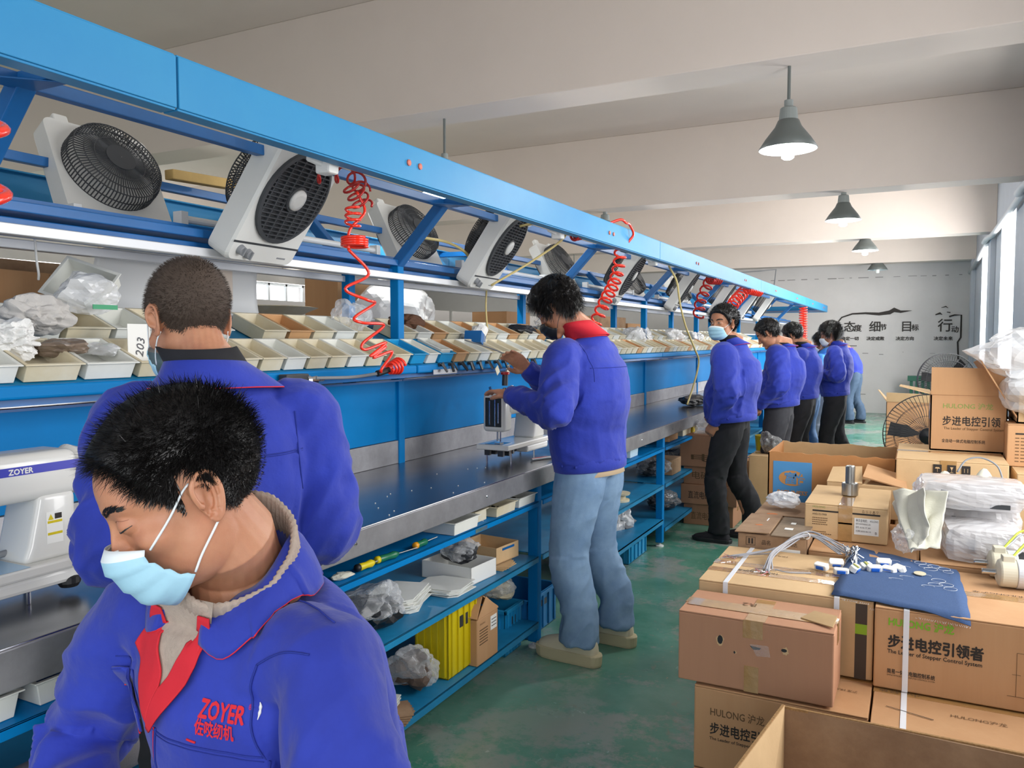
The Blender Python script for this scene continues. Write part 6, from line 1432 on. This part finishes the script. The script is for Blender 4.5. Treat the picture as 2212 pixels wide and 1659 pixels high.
def person(label, pos, face, h=1.72, lean=10, z_pelvis=None, head=(0, 15, 0), wl=None, wr=None, legs=None, jacket=M_jack, necktop=True, trousers=M_blk, voxel=.009, hvox=.0032, bulk=1.0,
           hair='short', mask=None, shoes=(M_blk, M_black), collar='fold', seed=1, nb=None, O=None, fwd=None, up=None, hem=.0, pole_l=None, pole_r=None, curl=.5, hands=(1, 1), group='workers standing along the bench',
           undershirt=None, skin=None, wide=1.0, hd=None, sh_roll=.03, hand_dir=None, hscale=1.0, shrug=0, slv=1.0, wamp=1.0, bodyv=.006, strands_n=None, sit=False, inner=False, cs=1.0, bigshoe=0):
    k = h/1.75; fa = R(face); F = V((cos(fa), sin(fa), 0)); Lf = V((-sin(fa), cos(fa), 0)); Z = V((0, 0, 1)); skin = skin or M_skin
    zp = z_pelvis or .93*k; pel = V((pos[0], pos[1], zp)); t = thing('person', label, 'person', (pos[0], pos[1], 0), 0, group)
    S1 = (Z*cos(R(lean*.55))+F*sin(R(lean*.55))); S2 = (Z*cos(R(lean*1.25))+F*sin(R(lean*1.25)))
    mid = pel+S1*.24*k; NB = V(nb) if nb else mid+S2*.26*k
    if nb: mid = pel.lerp(NB, .48)-F*.015; S2 = (NB-mid).normalized()
    cf = (F-S2*F.dot(S2)).normalized()                         # chest forward
    shl = {1: NB-S2*.055*k+Lf*.178*k*wide+cf*sh_roll+S2*shrug, -1: NB-S2*.055*k-Lf*.178*k*wide+cf*sh_roll+S2*shrug}
    hy, hp, hr = head
    if fwd is None:
        ya = fa+R(hy); f0 = V((cos(ya), sin(ya), 0)); fwd = f0*cos(R(hp))-Z*sin(R(hp))
        up = Z*cos(R(hp))+f0*sin(R(hp)); up = Quaternion(fwd, R(hr)) @ up
    fwd = V(fwd).normalized(); up = V(up); up = (up-fwd*up.dot(fwd)).normalized(); rt = fwd.cross(up)
    if O is None: O = NB+S2*.085*k+up*.085*k+fwd*.018
    O = V(O); hs = hscale*(.5+.5*k); J0 = None; T = M((rt*hs, fwd*hs, up*hs)).transposed().to_4x4(); T.translation = O
    # ---- skin: head, neck, then the rest
    b = MB(T); d, r = head_shape(); b.add([tuple(HC+x*y) for x, y in zip(d, r)], sph_faces(150, 120)); b.base = M.Identity(4)
    for sx in (1, -1): ear(b, T, sx)
    seg_tube(b, [T @ V((0, -.01, -.03)), T @ V((0, -.022, -.085)), NB+S2*.02*k, NB-S2*.05*k], [(.052*k, .056*k), (.054*k, .058*k), (.060*k, .062*k), (.085*k, .07*k)], 24, Lf)
    hm = remesh(b, hvox, 2); HB = bvh_of(hm)
    b = MB(); seg_tube(b, [NB-S2*.01, NB-S2*.08*k, mid, pel, pel-Z*.08], [(.06*k, .06*k), (.14*k, .09*k), (.12*k, .085*k), (.14*k, .09*k), (.1*k, .07*k)], 20, Lf)
    W = {}; EL = {}
    for sd, tgt, pole in ((1, wl, pole_l), (-1, wr, pole_r)):
        if tgt is None: tgt = shl[sd]-Z*.5*k+Lf*sd*.05+F*.05
        e, wv = ik(shl[sd], tgt, .29*k, .26*k, pole or (Lf*sd*.5-Z*.6-F*.5)); W[sd] = wv; EL[sd] = e
        sp, rr = dense([shl[sd]-Lf*sd*.05-S2*.05, shl[sd]-S2*.035, e, wv], [.034*k, .034*k, .033*k, .026*k]); seg_tube(b, sp, rr, 12)
        dv = (wv-e).normalized()
        if hd and hd.get(sd): dv, pn = hd[sd]
        else: pn = -Lf*sd if abs(dv.z) > .6 else -Z
        if hands[0 if sd == 1 else 1]: hand(b, wv, dv, pn, k, curl, side=sd)
    HP = {1: pel+Lf*.09*k-Z*.02, -1: pel-Lf*.09*k-Z*.02}; AN = {}; KN = {}
    for sd in (1, -1):
        a = legs[0 if sd == 1 else 1] if legs else (pel+Lf*sd*.11+F*.0)
        A = V((a[0], a[1], .085)); AN[sd] = A; D_ = (A-HP[sd]).length*1.008; kn, A2 = ik(HP[sd], A, .44*k if sit else .51*D_, .42*k if sit else .49*D_, F*1.0+Lf*sd*.1); KN[sd] = kn
        sp, rr = dense([HP[sd], kn, A], [.055*k, .04*k, .03*k] if sit else [.075*k, .05*k, .035*k]); seg_tube(b, sp, rr, 12)
    bm_ = remesh(b, bodyv, 1)
    bm = bmesh.new(); bm.from_mesh(hm); bm.from_mesh(bm_); me = bpy.data.meshes.new('body'); bm.to_mesh(me); bm.free()
    finish(me, 'body', skin, t)
    # ---- trousers
    if trousers:
        b = MB(); w_ = 1.0 if trousers in (M_blk, M_dgr, M_jeansd) else 1.07
        for sd in (1, -1):
            sp, rr = dense([HP[sd]+Z*.05-Lf*sd*.02, HP[sd].lerp(KN[sd], .35)+Z*.01 if sit else HP[sd]-Z*.08, KN[sd], AN[sd]+Z*.16*k, AN[sd]+Z*(bigshoe*.8-.015)], [(.10*k, .115*k), (.098*k*w_, .11*k*w_), (.075*k*w_**2, .08*k*w_**2), (.066*k*w_**2.5, .07*k*w_**2.5), (.064*k*w_**3, .075*k*w_**3)], 8); seg_tube(b, sp, rr, 20, Lf)
        seg_tube(b, [pel+S1*.10*k, pel+Z*.0, pel-Z*.09*k], [(.155*k*bulk, .11*k*bulk), (.175*k, .125*k), (.15*k, .11*k)], 24, Lf)
        tm = remesh(b, voxel, 4)
        wrinkle(tm, [(HP[s], KN[s], .7, .9, 1.0) for s in (1, -1)]+[(KN[s], AN[s], .9, 2.0, 1.0) for s in (1, -1)]+[(pel+Z*.1, pel-Z*.05, .4, .5, 1.5)], .008, seed)
        finish(tm, 'trousers', trousers, t)
    if undershirt:
        b = MB(); seg_tube(b, [pel+S1*.08*k, pel+S1*.0, pel-S1*.085*k], [(.14*k, .10*k), (.16*k*bulk, .118*k*bulk), (.166*k*bulk, .126*k*bulk)], 28, Lf); b.build('undershirt', undershirt, t, smooth=True, world=True)
    for i, sd in enumerate((1, -1)):
        if shoes: shoe(t, AN[sd]-F*.0, F if sd == 1 else F, .27*k+bigshoe, shoes[0], shoes[1], big=bigshoe)
    # ---- jacket
    J = {}
    if jacket:
        b = MB(); B_ = bulk
        hemp = pel+S1*(.02*k+hem)
        sp, rr = dense([hemp, pel+S1*.13*k, mid, NB-S2*.15*k, NB-S2*.075*k, NB-S2*.02*k, NB+S2*.015*k], [(.178*k*B_, .138*k*B_), (.188*k*B_, .145*k*B_), (.185*k*B_, .142*k*B_), (.195*k*wide, .135*k*B_), (.178*k*wide, .112*k), (.115*k, .088*k), (.078*k, .075*k)], 5)
        if not necktop: sp = sp[:-7]; rr = rr[:-7]
        seg_tube(b, sp, rr, 32, Lf)
        for sd in (1, -1):
            wv = W[sd]; e = EL[sd]; en = wv+(wv-e).normalized()*.005
            sp, rr = dense([shl[sd]-Lf*sd*.085-S2*.045, shl[sd]-S2*.026, shl[sd].lerp(e, .5), e, e.lerp(wv, .55), en], [(.070*k, .074*k), (.068*k*B_*slv, .074*k*B_*slv), (.070*k*B_*slv, .072*k*B_*slv), (.064*k*B_*slv, .066*k*B_*slv), (.056*k*slv, .057*k*slv), (.042*k, .043*k)], 6); seg_tube(b, sp, rr, 18)
        jm = remesh(b, voxel, 5)
        bones = [(pel, mid, .8, .6, 1.7), (mid, NB-S2*.06, .6, .15, 1.7)]
        for sd in (1, -1): bones += [(shl[sd], EL[sd], .35, 1.5, 1.0), (EL[sd], W[sd], 1.5, 1.1, 1.0)]
        wrinkle(jm, bones, .0125*wamp, seed+5)
        J['bvh'] = bvh_of(jm); jo = finish(jm, 'jacket', jacket, t); J['jacket'] = jo
        # waistband, cuffs
        P('waistband', jacket, t, lambda b: seg_tube(b, [hemp-S1*.035*k, hemp-S1*.03*k, hemp+S1*.018*k, hemp+S1*.03*k], [(.168*k*B_, .129*k*B_), (.174*k*B_, .135*k*B_), (.178*k*B_, .139*k*B_), (.172*k*B_, .131*k*B_)], 40, Lf), smooth=True, world=True)
        for q_ in (-.035, .035): P('button', M_jackd, t, lambda b: b.sphere(tuple(hemp+Lf*.176*k*B_+F*q_), .007, 8), world=True, smooth=True)
        for sd in (1, -1):
            dv = (W[sd]-EL[sd]).normalized(); P('cuff', jacket, t, lambda b: b.tube([W[sd]-dv*.045, W[sd]-dv*.04, W[sd]+dv*.010, W[sd]+dv*.013], [.040*k, .0445*k, .042*k, .036*k], 20), smooth=True, world=True)
    J.update(HB=HB, T=T, NB=NB, F=F, Lf=Lf, S2=S2, cf=cf, shl=shl, mid=mid, pel=pel, W=W, EL=EL, root=t, k=k, O=O, up=up, fwd=fwd, hs=hs, inner=inner, cs=cs)
    if collar: make_collar(J, collar, jacket)
    # ---- hair, mask
    if hair == 'fringe':
        hair_cap(t, T, M_hair, .0045, seed, .002, top=2.6, fr=11, soft=4)
        g_ = lambda d: .22+.85*np.clip((d[:, 2]-.05)/.5, 0, 1)
        strands('hair_strands', M_hair, t, T, 26000, .024, (0, .12, 0), .30, .00055, seed, 5, .003, lenf=g_, jit=.25, shift=0)
        strands('hair_strands', M_hair, t, T, 5000, .020, (0, .2, 0), .5, .0005, seed+1, 4, .010, lenf=g_, jit=.35, shift=16)
        for sx in (1, -1): lash(t, dict(T=T, HB=HB, fwd=fwd), sx)
    if hair == 'short':
        hair_cap(t, T, M_hair, .013, seed, .006, top=.5, shift=-4); strands('hair_strands', M_hair, t, T, 2600, .026, None, .45, .0014, seed, 3, .008)
    elif hair == 'full':
        hair_cap(t, T, M_hair, .024, seed, .012, shift=-6, fr=9, top=.35); strands('hair_strands', M_hair, t, T, 6500, .05, None, .30, .0013, seed, 4, .018, shift=-3, grav=.10)
    elif hair == 'buzz':
        hair_cap(t, T, M_hairb, .0042, seed, .0004, soft=3, fr=40); strands('hair_strands', M_hairb, t, T, 9000, .007, None, .6, .0006, seed, 2, .003)
    if mask == 'blue': face_mask(t, T, M_maskb, mtw=M_maskw)
    if mask == 'white': face_mask(t, T, M_maskw, kind='cup')
    if mask == 'black': face_mask(t, T, M_black)
    if not mask or mask == 'black' or mask == 'white' or True:
        for sx in (1, -1):
            brow(t, T, sx, seed)
    return J

def neck_ring(J, h_, r, n=40, tilt=.25):
    """points round the neck: h_ above the neck base, r radius, tilted lower in front"""
    out = []
    for i in range(n+1):
        a = 2*pi*i/n; dv = J['Lf']*sin(a)+J['cf']*cos(a)
        out.append(J['NB']+dv*(r*(1.0 if abs(sin(a)) > .5 else 1.0))+J['S2']*(h_-tilt*.1*(cos(a)+.0)*J['k']))
    return out
def make_collar(J, kind, mt):
    t, k = J['root'], J['k']; b = MB(); cs = J.get('cs', 1.0)
    n = 44; rows = []
    Hn_ = J['T'] @ V((0, -.022, -.09)); AX = (Hn_-J['NB']).normalized()
    def up_(h_): return AX*h_ if h_ > 0 else J['S2']*h_
    spec = {'fold': [(.000, .080), (.045, .071), (.068, .070), (.066, .077), (.022, .088*cs), (-.012*cs, .108*cs**1.3)],
            'stand': [(-.01, .090), (.03, .080), (.075, .078), (.098, .082), (.099, .087), (.065, .092), (.0, .104)]}[kind]
    for h_, r in spec:
        row = []
        for i in range(n+1):
            a = R(22)+(2*pi-2*R(22))*i/n; front = max(0, cos(a)); dv = J['Lf']*sin(a)+J['cf']*cos(a)
            hh = h_-.045*front-.012*(cos(a))*1.5; rr = r+(.012*front if kind == 'fold' else .004*front)
            row.append(J['NB']+dv*rr*k+up_(hh*k))
        rows.append(row)
    b.grid(rows)
    if kind == 'fold' and J.get('pipe', True):
        P('collar_piping', M_jred, t, lambda bb: bb.tube([tuple(q) for q in rows[-1]], .0016, 5), world=True, smooth=True)
    if J.get('inner'):
        bi = MB(); r2 = []
        for h_, r in ((-.01, .074), (.055, .068), (.104*cs**.3, .071), (.106*cs**.3, .076), (.06, .079), (.0, .084)):
            row = []
            for i in range(n+1):
                a = R(16)+(2*pi-2*R(16))*i/n; front = max(0, cos(a)); dv = J['Lf']*sin(a)+J['cf']*cos(a)
                row.append(J['NB']+dv*(r+.006*front)*k+up_((h_-.03*front)*k))
            r2.append(row)
        bi.grid(r2); bi.build('inner_collar', M_blk, t, smooth=True, solid=.003, world=True)
    if kind == 'stand': b.m = [1 if (q//n) < 9 else 0 for q in range(len(b.f))]; b.build('collar', [mt, M_jred], t, smooth=True, solid=.003, world=True)
    else: b.build('collar', mt, t, smooth=True, solid=.003, world=True)
    return rows
M_trn = mat('cream_trainer', 'CFC7AC', .7); M_trs = mat('cream_sole', 'C2B896', .7)
JM = person('stooping young man in jeans and royal blue jacket with raised red collar', (-1.36, 3.50), 174, h=1.80, z_pelvis=.96, nb=(-1.36, 3.48, 1.51), O=(-1.482, 3.39, 1.645), fwd=(-.78, -.18, -.60), up=(-.55, -.05, .8), wl=(-1.63, 3.22, 1.25), wr=(-1.66, 3.46, 1.36), wide=1.05, hem=-.05, slv=1.0,
    legs=((-1.37, 3.40), (-1.30, 3.70)), trousers=M_jeans, hair='full', mask='black', collar='stand', seed=3, voxel=.008, undershirt=mat('cream_knit', 'DCC3A2', .9), shoes=(M_trn, M_trs), bigshoe=.03, curl=.4, bulk=1.15, pole_l=V((0, -.6, -1)), group='workers standing along the bench')
MM = person('masked middle aged man turning towards the camera, black trousers', (-1.21, 6.0), 176, h=1.76, nb=(-1.19, 6.01, 1.47), O=(-1.267, 5.935, 1.627), fwd=(-.42, -.9, -.03), up=(0, 0, 1), hscale=1.06, legs=((-1.28, 5.93), (-1.08, 6.15)), wl=(-1.30, 5.82, .90), wr=(-1.36, 6.2, .95),
    hair='short', mask='blue', seed=4, inner=True, bulk=1.3, curl=1.1, slv=1.08, hem=-.02, pole_l=V((.6, -.5, 0)))
eyes(MM['root'], MM)
P5 = person('bowed man with black hair and dark grey trousers looking down at bench', (-1.06, 7.28), 178, h=1.76, nb=(-1.02, 7.32, 1.45), O=(-1.15, 7.19, 1.555), fwd=(-.86, -.1, -.5), up=(-.5, 0, .86), legs=((-1.06, 7.2), (-.98, 7.42)), wl=(-1.2, 7.08, .93), wr=(-1.35, 7.4, 1.0), trousers=M_dgr,
    hair='short', seed=5, inner=True, bulk=1.25, slv=1.1, voxel=.01)
P6 = person('man in blue jacket and black trousers half hidden behind the bowed man', (-1.02, 8.62), 178, h=1.72, nb=(-1.0, 8.65, 1.43), O=(-1.13, 8.6, 1.55), fwd=(-.9, .1, -.45), up=(-.45, 0, .9), legs=((-1.06, 8.5), (-.98, 8.75)), wl=(-1.35, 8.5, 1.05), wr=(-1.4, 8.7, 1.05), hair='short', inner=True, seed=6, bulk=1.12, voxel=.011)
P7 = person('bent over man in blue jacket and mid blue jeans, face hidden', (-1.08, 9.7), 178, h=1.68, nb=(-1.13, 9.7, 1.38), O=(-1.29, 9.68, 1.46), fwd=(-.8, .1, -.6), up=(-.6, 0, .8), legs=((-1.12, 9.6), (-1.02, 9.82)), wl=(-1.42, 9.6, 1.0), wr=(-1.45, 9.8, 1.0), trousers=M_jeansd, hair='short', seed=7, bulk=1.15, voxel=.011)
P9 = person('worker in light blue smock and black hood beyond the white masked man', (-1.03, 10.67), 178, h=1.62, nb=(-1.03, 10.7, 1.34), O=(-1.06, 10.68, 1.47), fwd=(-.95, -.1, -.2), up=(-.2, 0, 1), legs=((-1.05, 10.6), (-1.0, 10.8)), wl=(-1.3, 10.6, 1.05), wr=(-1.3, 10.8, 1.05), jacket=mat('light_blue_smock', '3F86D8', .8), trousers=mat('pale_grey_trousers', '8C93A2', .85), hair='full', mask='white', seed=8, voxel=.011)
P8 = person('dark haired man with white mask and black trousers, arms at waist', (-.76, 9.14), 182, h=1.74, nb=(-.74, 9.15, 1.45), O=(-.82, 9.12, 1.56), fwd=(-.93, -.25, -.22), up=(-.2, 0, 1), legs=((-.80, 9.05), (-.62, 9.3)), wl=(-.93, 9.0, 1.14), wr=(-.98, 9.2, 1.12), hair='full', mask='white', seed=9, bulk=1.08, voxel=.01, pole_l=V((.6, -.5, -.3)))
P10 = person('stooping man in blue jacket and worn jeans nearest the far wall', (-.98, 15.65), 170, h=1.68, z_pelvis=.90, nb=(-1.10, 15.62, 1.33), O=(-1.24, 15.58, 1.41), fwd=(-.85, .2, -.5), up=(-.5, 0, .86), legs=((-1.05, 15.5), (-.88, 15.75)), wl=(-1.4, 15.5, 1.05), wr=(-1.45, 15.7, 1.05), trousers=mat('worn_dark_jeans', '42566E', .85), hair='short', seed=10, voxel=.012)
BZ = person('broad backed man with shaven head and black inner collar, seen from behind', (-1.34, 1.25), 132, h=1.70, z_pelvis=.93, nb=(-1.295, 1.205, 1.415), O=(-1.325, 1.16, 1.545), fwd=(-.87, .27, -.38), up=(-.35, .1, .92), wl=(-1.56, 1.24, 1.08), wr=(-1.40, 1.40, 1.04), wide=.98, bulk=1.1, slv=1.0,
    legs=((-1.38, 1.12), (-1.26, 1.35)), hair='buzz', mask='blue', seed=11, voxel=.0065, pole_l=V((.2, -.4, -1)), pole_r=V((.6, 0, -.9)), trousers=M_blk, hvox=.0028, inner=True, cs=1.2, wamp=1.2)
FG = person('young man in foreground, pale blue mask, knitted turtleneck under blue jacket', (-.785, .85), -96, h=1.70, z_pelvis=.70, nb=(-.796, .768, 1.195), O=(-.797, .684, 1.318), fwd=(-.441, -.791, -.4226), up=(-.3, -.3, .95), hscale=.98, wl=(-.70, .50, .85), wr=(-.96, .60, .82), wide=1.02, bulk=1.08, slv=.88, sit=True,
    legs=((-.88, .42), (-1.05, .52)), hair='fringe', mask='blue', seed=12, voxel=.005, hvox=.0016, pole_l=V((.8, .2, -.6)), pole_r=V((-.6, .2, -.6)), collar=None, skin=M_skinf, group='workers in blue jackets nearest the camera', sh_roll=.03, necktop=False, wamp=1.3)
BZ['root']['group'] = 'workers in blue jackets nearest the camera'

stool = thing('stool', 'round stool under the seated foreground man', 'stool', (-.79, .87, 0), 0)
P('seat', M_black, stool, lambda b: b.lathe([(0, .56), (.15, .56), (.16, .575), (.15, .595), (0, .6)], 32))
for i in range(4): P('leg', M_darkm, stool, lambda b: b.tube([(.09*cos(i*pi/2+.7), .09*sin(i*pi/2+.7), .56), (.17*cos(i*pi/2+.7), .17*sin(i*pi/2+.7), 0)], .012, 8))
# ---------------------------------------------------------------- clothing details of the foreground man
def chest(J, u, v, off=.003):
    o = J['NB']+J['Lf']*u-J['S2']*v; h_ = J['bvh'].ray_cast(o+J['cf']*.45, -J['cf'])
    p = h_[0] if h_[0] is not None else o+J['cf']*.08
    return p+J['cf']*off
def near(J, p, off):
    h_ = J['bvh'].find_nearest(p); n = h_[1]
    if (p-J['NB']).dot(n) < 0 and (h_[0]-p).dot(n) > 0: n = n
    return h_[0]+n*off
def patch(J, quad, off, n=30, m=24):
    """grid draped on the chest: quad = left edge polyline and right edge polyline of (u, v)"""
    A, B = quad; rows = []
    def at(pl, t):
        t *= len(pl)-1; i = min(int(t), len(pl)-2); f = t-i; return (lerp(pl[i][0], pl[i+1][0], f), lerp(pl[i][1], pl[i+1][1], f))
    for i in range(n+1):
        a, c = at(A, i/n), at(B, i/n); rows.append([tuple(chest(J, lerp(a[0], c[0], j/m), lerp(a[1], c[1], j/m), off)) for j in range(m+1)])
    return rows
def drape_text(J, s, h, u0, v0, w_, mt, off, slope=.0, bold=.0012, name='lettering', jacket=None):
    o = text(s, h, (0, 0, 0), (1, 0, 0), (0, 1, 0), mt, None, name=name, bold=bold, w=w_); me = o.data
    bm = bmesh.new(); bm.from_mesh(me); bmesh.ops.triangulate(bm, faces=bm.faces[:]); bmesh.ops.subdivide_edges(bm, edges=[e for e in bm.edges if e.calc_length() > .006], cuts=2); bm.to_mesh(me); bm.free()
    par = jacket
    for v in me.vertices:
        z = v.co.z; p = chest(J, u0+v.co.x, v0-v.co.y+v.co.x*slope, off+z); v.co = p-V(J['root'].location)
    me.update(); o.parent = par; return o
def seam(J, pts, r=.0011, mt=None, off=.0008, name='seam', nearest=False, par=None):
    q = smooth_path([(u, v, 0) for u, v in pts], 8)
    P_ = [chest(J, p.x, p.y, off) for p in q]
    o = P(name, mt or M_jackd, par or J['root'], lambda b: b.tube(P_, r, 6), smooth=True, world=par is None)
    if par is not None: o.data.transform(M.Translation(-V(J['root'].location)))
    return o
J = FG; t = J['root']
M_knit = mat('beige_rib_knit', 'B3A295', .95, var=.12, vscale=60, bump=.3, bscale=400)
# rolled turtleneck with vertical ribs
Hn = J['T'] @ V((0, -.024, -.088)); ax = (Hn-J['NB']).normalized(); c0 = J['NB']-ax*.03; L0 = (Hn-c0).length
def knit(b):
    a_ = (J['Lf']-ax*J['Lf'].dot(ax)).normalized(); f_ = a_.cross(ax)*-1
    if f_.dot(J['cf']) < 0: f_ = -f_
    rows = []
    for t_, r in ((.0, .086), (.3, .074), (.62, .0700), (.90, .0700), (.95, .0735), (.90, .0775), (.70, .079), (.46, .0805), (.40, .077)):
        row = []
        for i in range(181):
            a = 2*pi*i/180; fr = cos(a); rib = .0011*sin(a*60)
            rr = r+rib+.006*max(0, fr)
            row.append(tuple(c0+ax*(L0*t_-.012*(fr+.15)*(.5+t_*.6))+(a_*sin(a)+f_*fr)*rr*(1+.06*noise.noise(V((cos(a)*2, sin(a)*2, t_*3))))))
        rows.append(row)
    b.grid(rows)
P('turtleneck', M_knit, t, knit, smooth=True, world=True)
b = MB(); b.grid(patch(J, ([(-.078, -.004), (-.060, .05), (-.022, .135)], [(.066, -.012), (.040, .045), (-.014, .135)]), .0062)); b.build('sweater_front', M_knit, t, smooth=True, world=True)
b = MB(); b.grid(patch(J, ([(-.060, .012), (-.100, .070), (-.070, .100), (-.026, .137)], [(-.044, .015), (-.034, .055), (-.022, .080), (-.018, .095)]), .0095)); b.build('lapel', M_jred, t, smooth=True, world=True, solid=.002)
b = MB(); b.grid(patch(J, ([(.034, .010), (.018, .050), (-.004, .082), (-.018, .098), (-.028, .142)], [(.055, .010), (.044, .062), (.030, .085), (.008, .112), (-.022, .146)]), .0100)); b.build('lapel', M_jred, t, smooth=True, world=True, solid=.002)
# turned down collar with red piping
def tab(a, T_):
    for (a0, v0), (a1, v1) in zip(T_, T_[1:]):
        if a <= a1: f = (a-a0)/(a1-a0); f = f*f*(3-2*f); return lerp(v0, v1, f)
    return T_[-1][1]
def collar_rows():
    rows = [[] for _ in range(8)]; n = 90
    for i in range(n+1):
        a = 24+(360-48)*i/n; m_ = min(a, 360-a); dv = J['Lf']*sin(R(a))+J['cf']*cos(R(a))
        inn = J['NB']+dv*.074+J['S2']*tab(m_, [(24, -.018), (60, .002), (120, .036), (180, .046)])
        out = J['NB']+dv*tab(m_, [(24, .100), (36, .130), (60, .128), (100, .112), (180, .105)])-J['S2']*tab(m_, [(24, .040), (36, .052), (60, .030), (100, .012), (180, -.006)])
        if m_ < 75: out2 = chest(J, (out-J['NB']).dot(J['Lf']), -(out-J['NB']).dot(J['S2']), .012)
        else: out2 = near(J, out, .008)
        if 60 < m_ < 90: f = (m_-60)/30; q1 = chest(J, (out-J['NB']).dot(J['Lf']), -(out-J['NB']).dot(J['S2']), .012); q2 = near(J, out, .008); out2 = q1.lerp(q2, f)
        low = J['NB']+dv*.070-J['S2']*.02
        rows[0].append(tuple(low)); rows[1].append(tuple(inn-J['S2']*.004)); rows[2].append(tuple(inn+dv*.002+J['S2']*.001))
        for j, f in enumerate((.18, .4, .65, .88, 1.0)):
            p = inn.lerp(out2, f)+J['S2']*.012*sin(pi*f)*(1-.5*f)+dv*.006*sin(pi*f); rows[3+j].append(tuple(p))
    return rows
cr_ = collar_rows(); b = MB(); b.grid(cr_); co_ = b.build('collar', M_jack, t, smooth=True, solid=.0028, world=True)
P('collar_piping', M_jred, t, lambda b: b.tube(cr_[-1], .0013, 6), smooth=True, world=True)
jk = J['jacket']
drape_text(J, 'ZOYER', .0185, .054, .116, .060, M_jred, .0012, slope=.10, jacket=jk)
drape_text(J, '®', .006, .115, .108, .004, M_jred, .0012, bold=0, jacket=jk)
drape_text(J, '佐咬纫机', .014, .052, .133, .050, M_jred, .0012, slope=.14, jacket=jk, bold=.0008)
seam(J, [(-.022, .146), (-.034, .175), (-.046, .23), (-.052, .31)], .0016)
seam(J, [(-.026, .146), (-.037, .175), (-.049, .23), (-.055, .31)], .0009, M_jred, .001)
seam(J, [(-.030, .150), (.0, .152), (.045, .152), (.09, .158), (.13, .165)]); seam(J, [(-.030, .156), (.0, .158), (.045, .158), (.09, .164), (.13, .171)], .0006)
seam(J, [(-.17, .11), (-.12, .125), (-.08, .135), (-.05, .14)]); seam(J, [(.040, .143), (.052, .146)], .0014, M_jred)
seam(J, [(.127, .055), (.150, .042), (.175, .033), (.203, .033)], .0013, off=.0012)
seam(J, [(.127, .055), (.118, .085), (.122, .13), (.135, .18)], .0013, off=.0012)
P('seam', M_jackd, t, lambda b: b.tube([near(J, J['NB']+J['Lf']*lerp(.06, .2, i/12)-J['S2']*lerp(-.012, .03, i/12)+J['cf']*lerp(-.02, .03, i/12), .0012) for i in range(13)], .0012, 6), smooth=True, world=True)
# chest pocket flap with red piping
fl = ([(-.176, .125), (-.178, .160), (-.130, .196)], [(-.080, .145), (-.082, .178), (-.120, .198)])
b = MB(); b.grid(patch(J, fl, .005, 8, 10)); b.build('pocket_flap', M_jack, t, smooth=True, solid=.003, world=True)
seam(J, [(-.178, .160), (-.155, .180), (-.128, .198)], .0012, M_jred, .0065, 'flap_piping'); seam(J, [(-.126, .198), (-.1, .19), (-.082, .178)], .0012, M_jred, .0065, 'flap_piping'); seam(J, [(-.176, .127), (-.13, .135), (-.08, .147)], .0009, None, .0065)
P('paint_smear', M_white, t, lambda b: b.tube([chest(J, .125, .102+.018*i/6, .0015) for i in range(7)], [.0005, .0012, .002, .0014, .002, .001, .0004], 6), world=True)
# mask details
P('nose_wire', M_white, t, lambda b: b.tube([J['T'] @ V((x, y, -.0245)) for x, y in ((-.03, .098), (-.015, .1085), (0, .1125), (.015, .1085), (.03, .098))], .0011, 6), smooth=True, world=True)

# ---------------------------------------------------------------- seams and logo on the two men at the bench
def back_seam(J, pts, r=.0012, mt=None, side=-1):
    Q = []
    for u, v in pts:
        o = J['NB']+J['Lf']*u-J['S2']*v; h_ = J['bvh'].ray_cast(o-J['cf']*.45, J['cf']); Q.append((h_[0] if h_[0] is not None else o)-J['cf']*.001)
    P('seam', mt or M_jackd, J['root'], lambda b: b.tube(smooth_path(Q, 4), r, 6), smooth=True, world=True)
def ln(u0, v0, u1, v1, n=10): return [(lerp(u0, u1, i/n), lerp(v0, v1, i/n)) for i in range(n+1)]
back_seam(BZ, ln(-.17, .135, .17, .135)); back_seam(BZ, ln(-.17, .139, .17, .139), .0006); back_seam(BZ, ln(-.155, .06, -.17, .22)); back_seam(BZ, ln(.155, .06, .17, .22))
back_seam(JM, ln(-.17, .14, .17, .14), .0015); back_seam(JM, ln(.15, .03, .165, .2), .0014)
b = MB(); b.lathe([(.0, .0), (.022, .0), (.022, .001), (0, .001)], 20, M.Translation(chest(MM, .085, .10, .001)) @ V((0, 0, 1)).rotation_difference(MM['cf']).to_matrix().to_4x4()); b.build('logo_patch', M_jred, MM['jacket'], smooth=False).data.transform(M.Translation(-V(MM['root'].location)))
b = MB(); b.grid(patch(MM, ([(-.03, .0), (-.01, .13)], [(.03, .0), (.006, .13)]), .004)); b.build('lapel', M_jred, MM['root'], smooth=True, world=True)
b = MB(); b.grid(patch(MM, ([(-.02, .0), (-.005, .10)], [(.012, .0), (.0, .10)]), .007)); b.build('inner_front', M_blk, MM['root'], smooth=True, world=True)
# glasses of the stooping man
gt = JM['T']
gl = P('glasses', M_chrome, JM['root'], lambda b: [b.tube([gt @ V((sx*.031+.021*cos(a), .112, -.006+.018*sin(a))) for a in [i*pi/10 for i in range(21)]], .0009, 5) for sx in (1, -1)]+[b.tube([gt @ V((sx*.052, .112, -.004)), gt @ V((sx*.078, .02, .004))], .0009, 5) for sx in (1, -1)], world=True)
gl.name = 'glasses_frame'
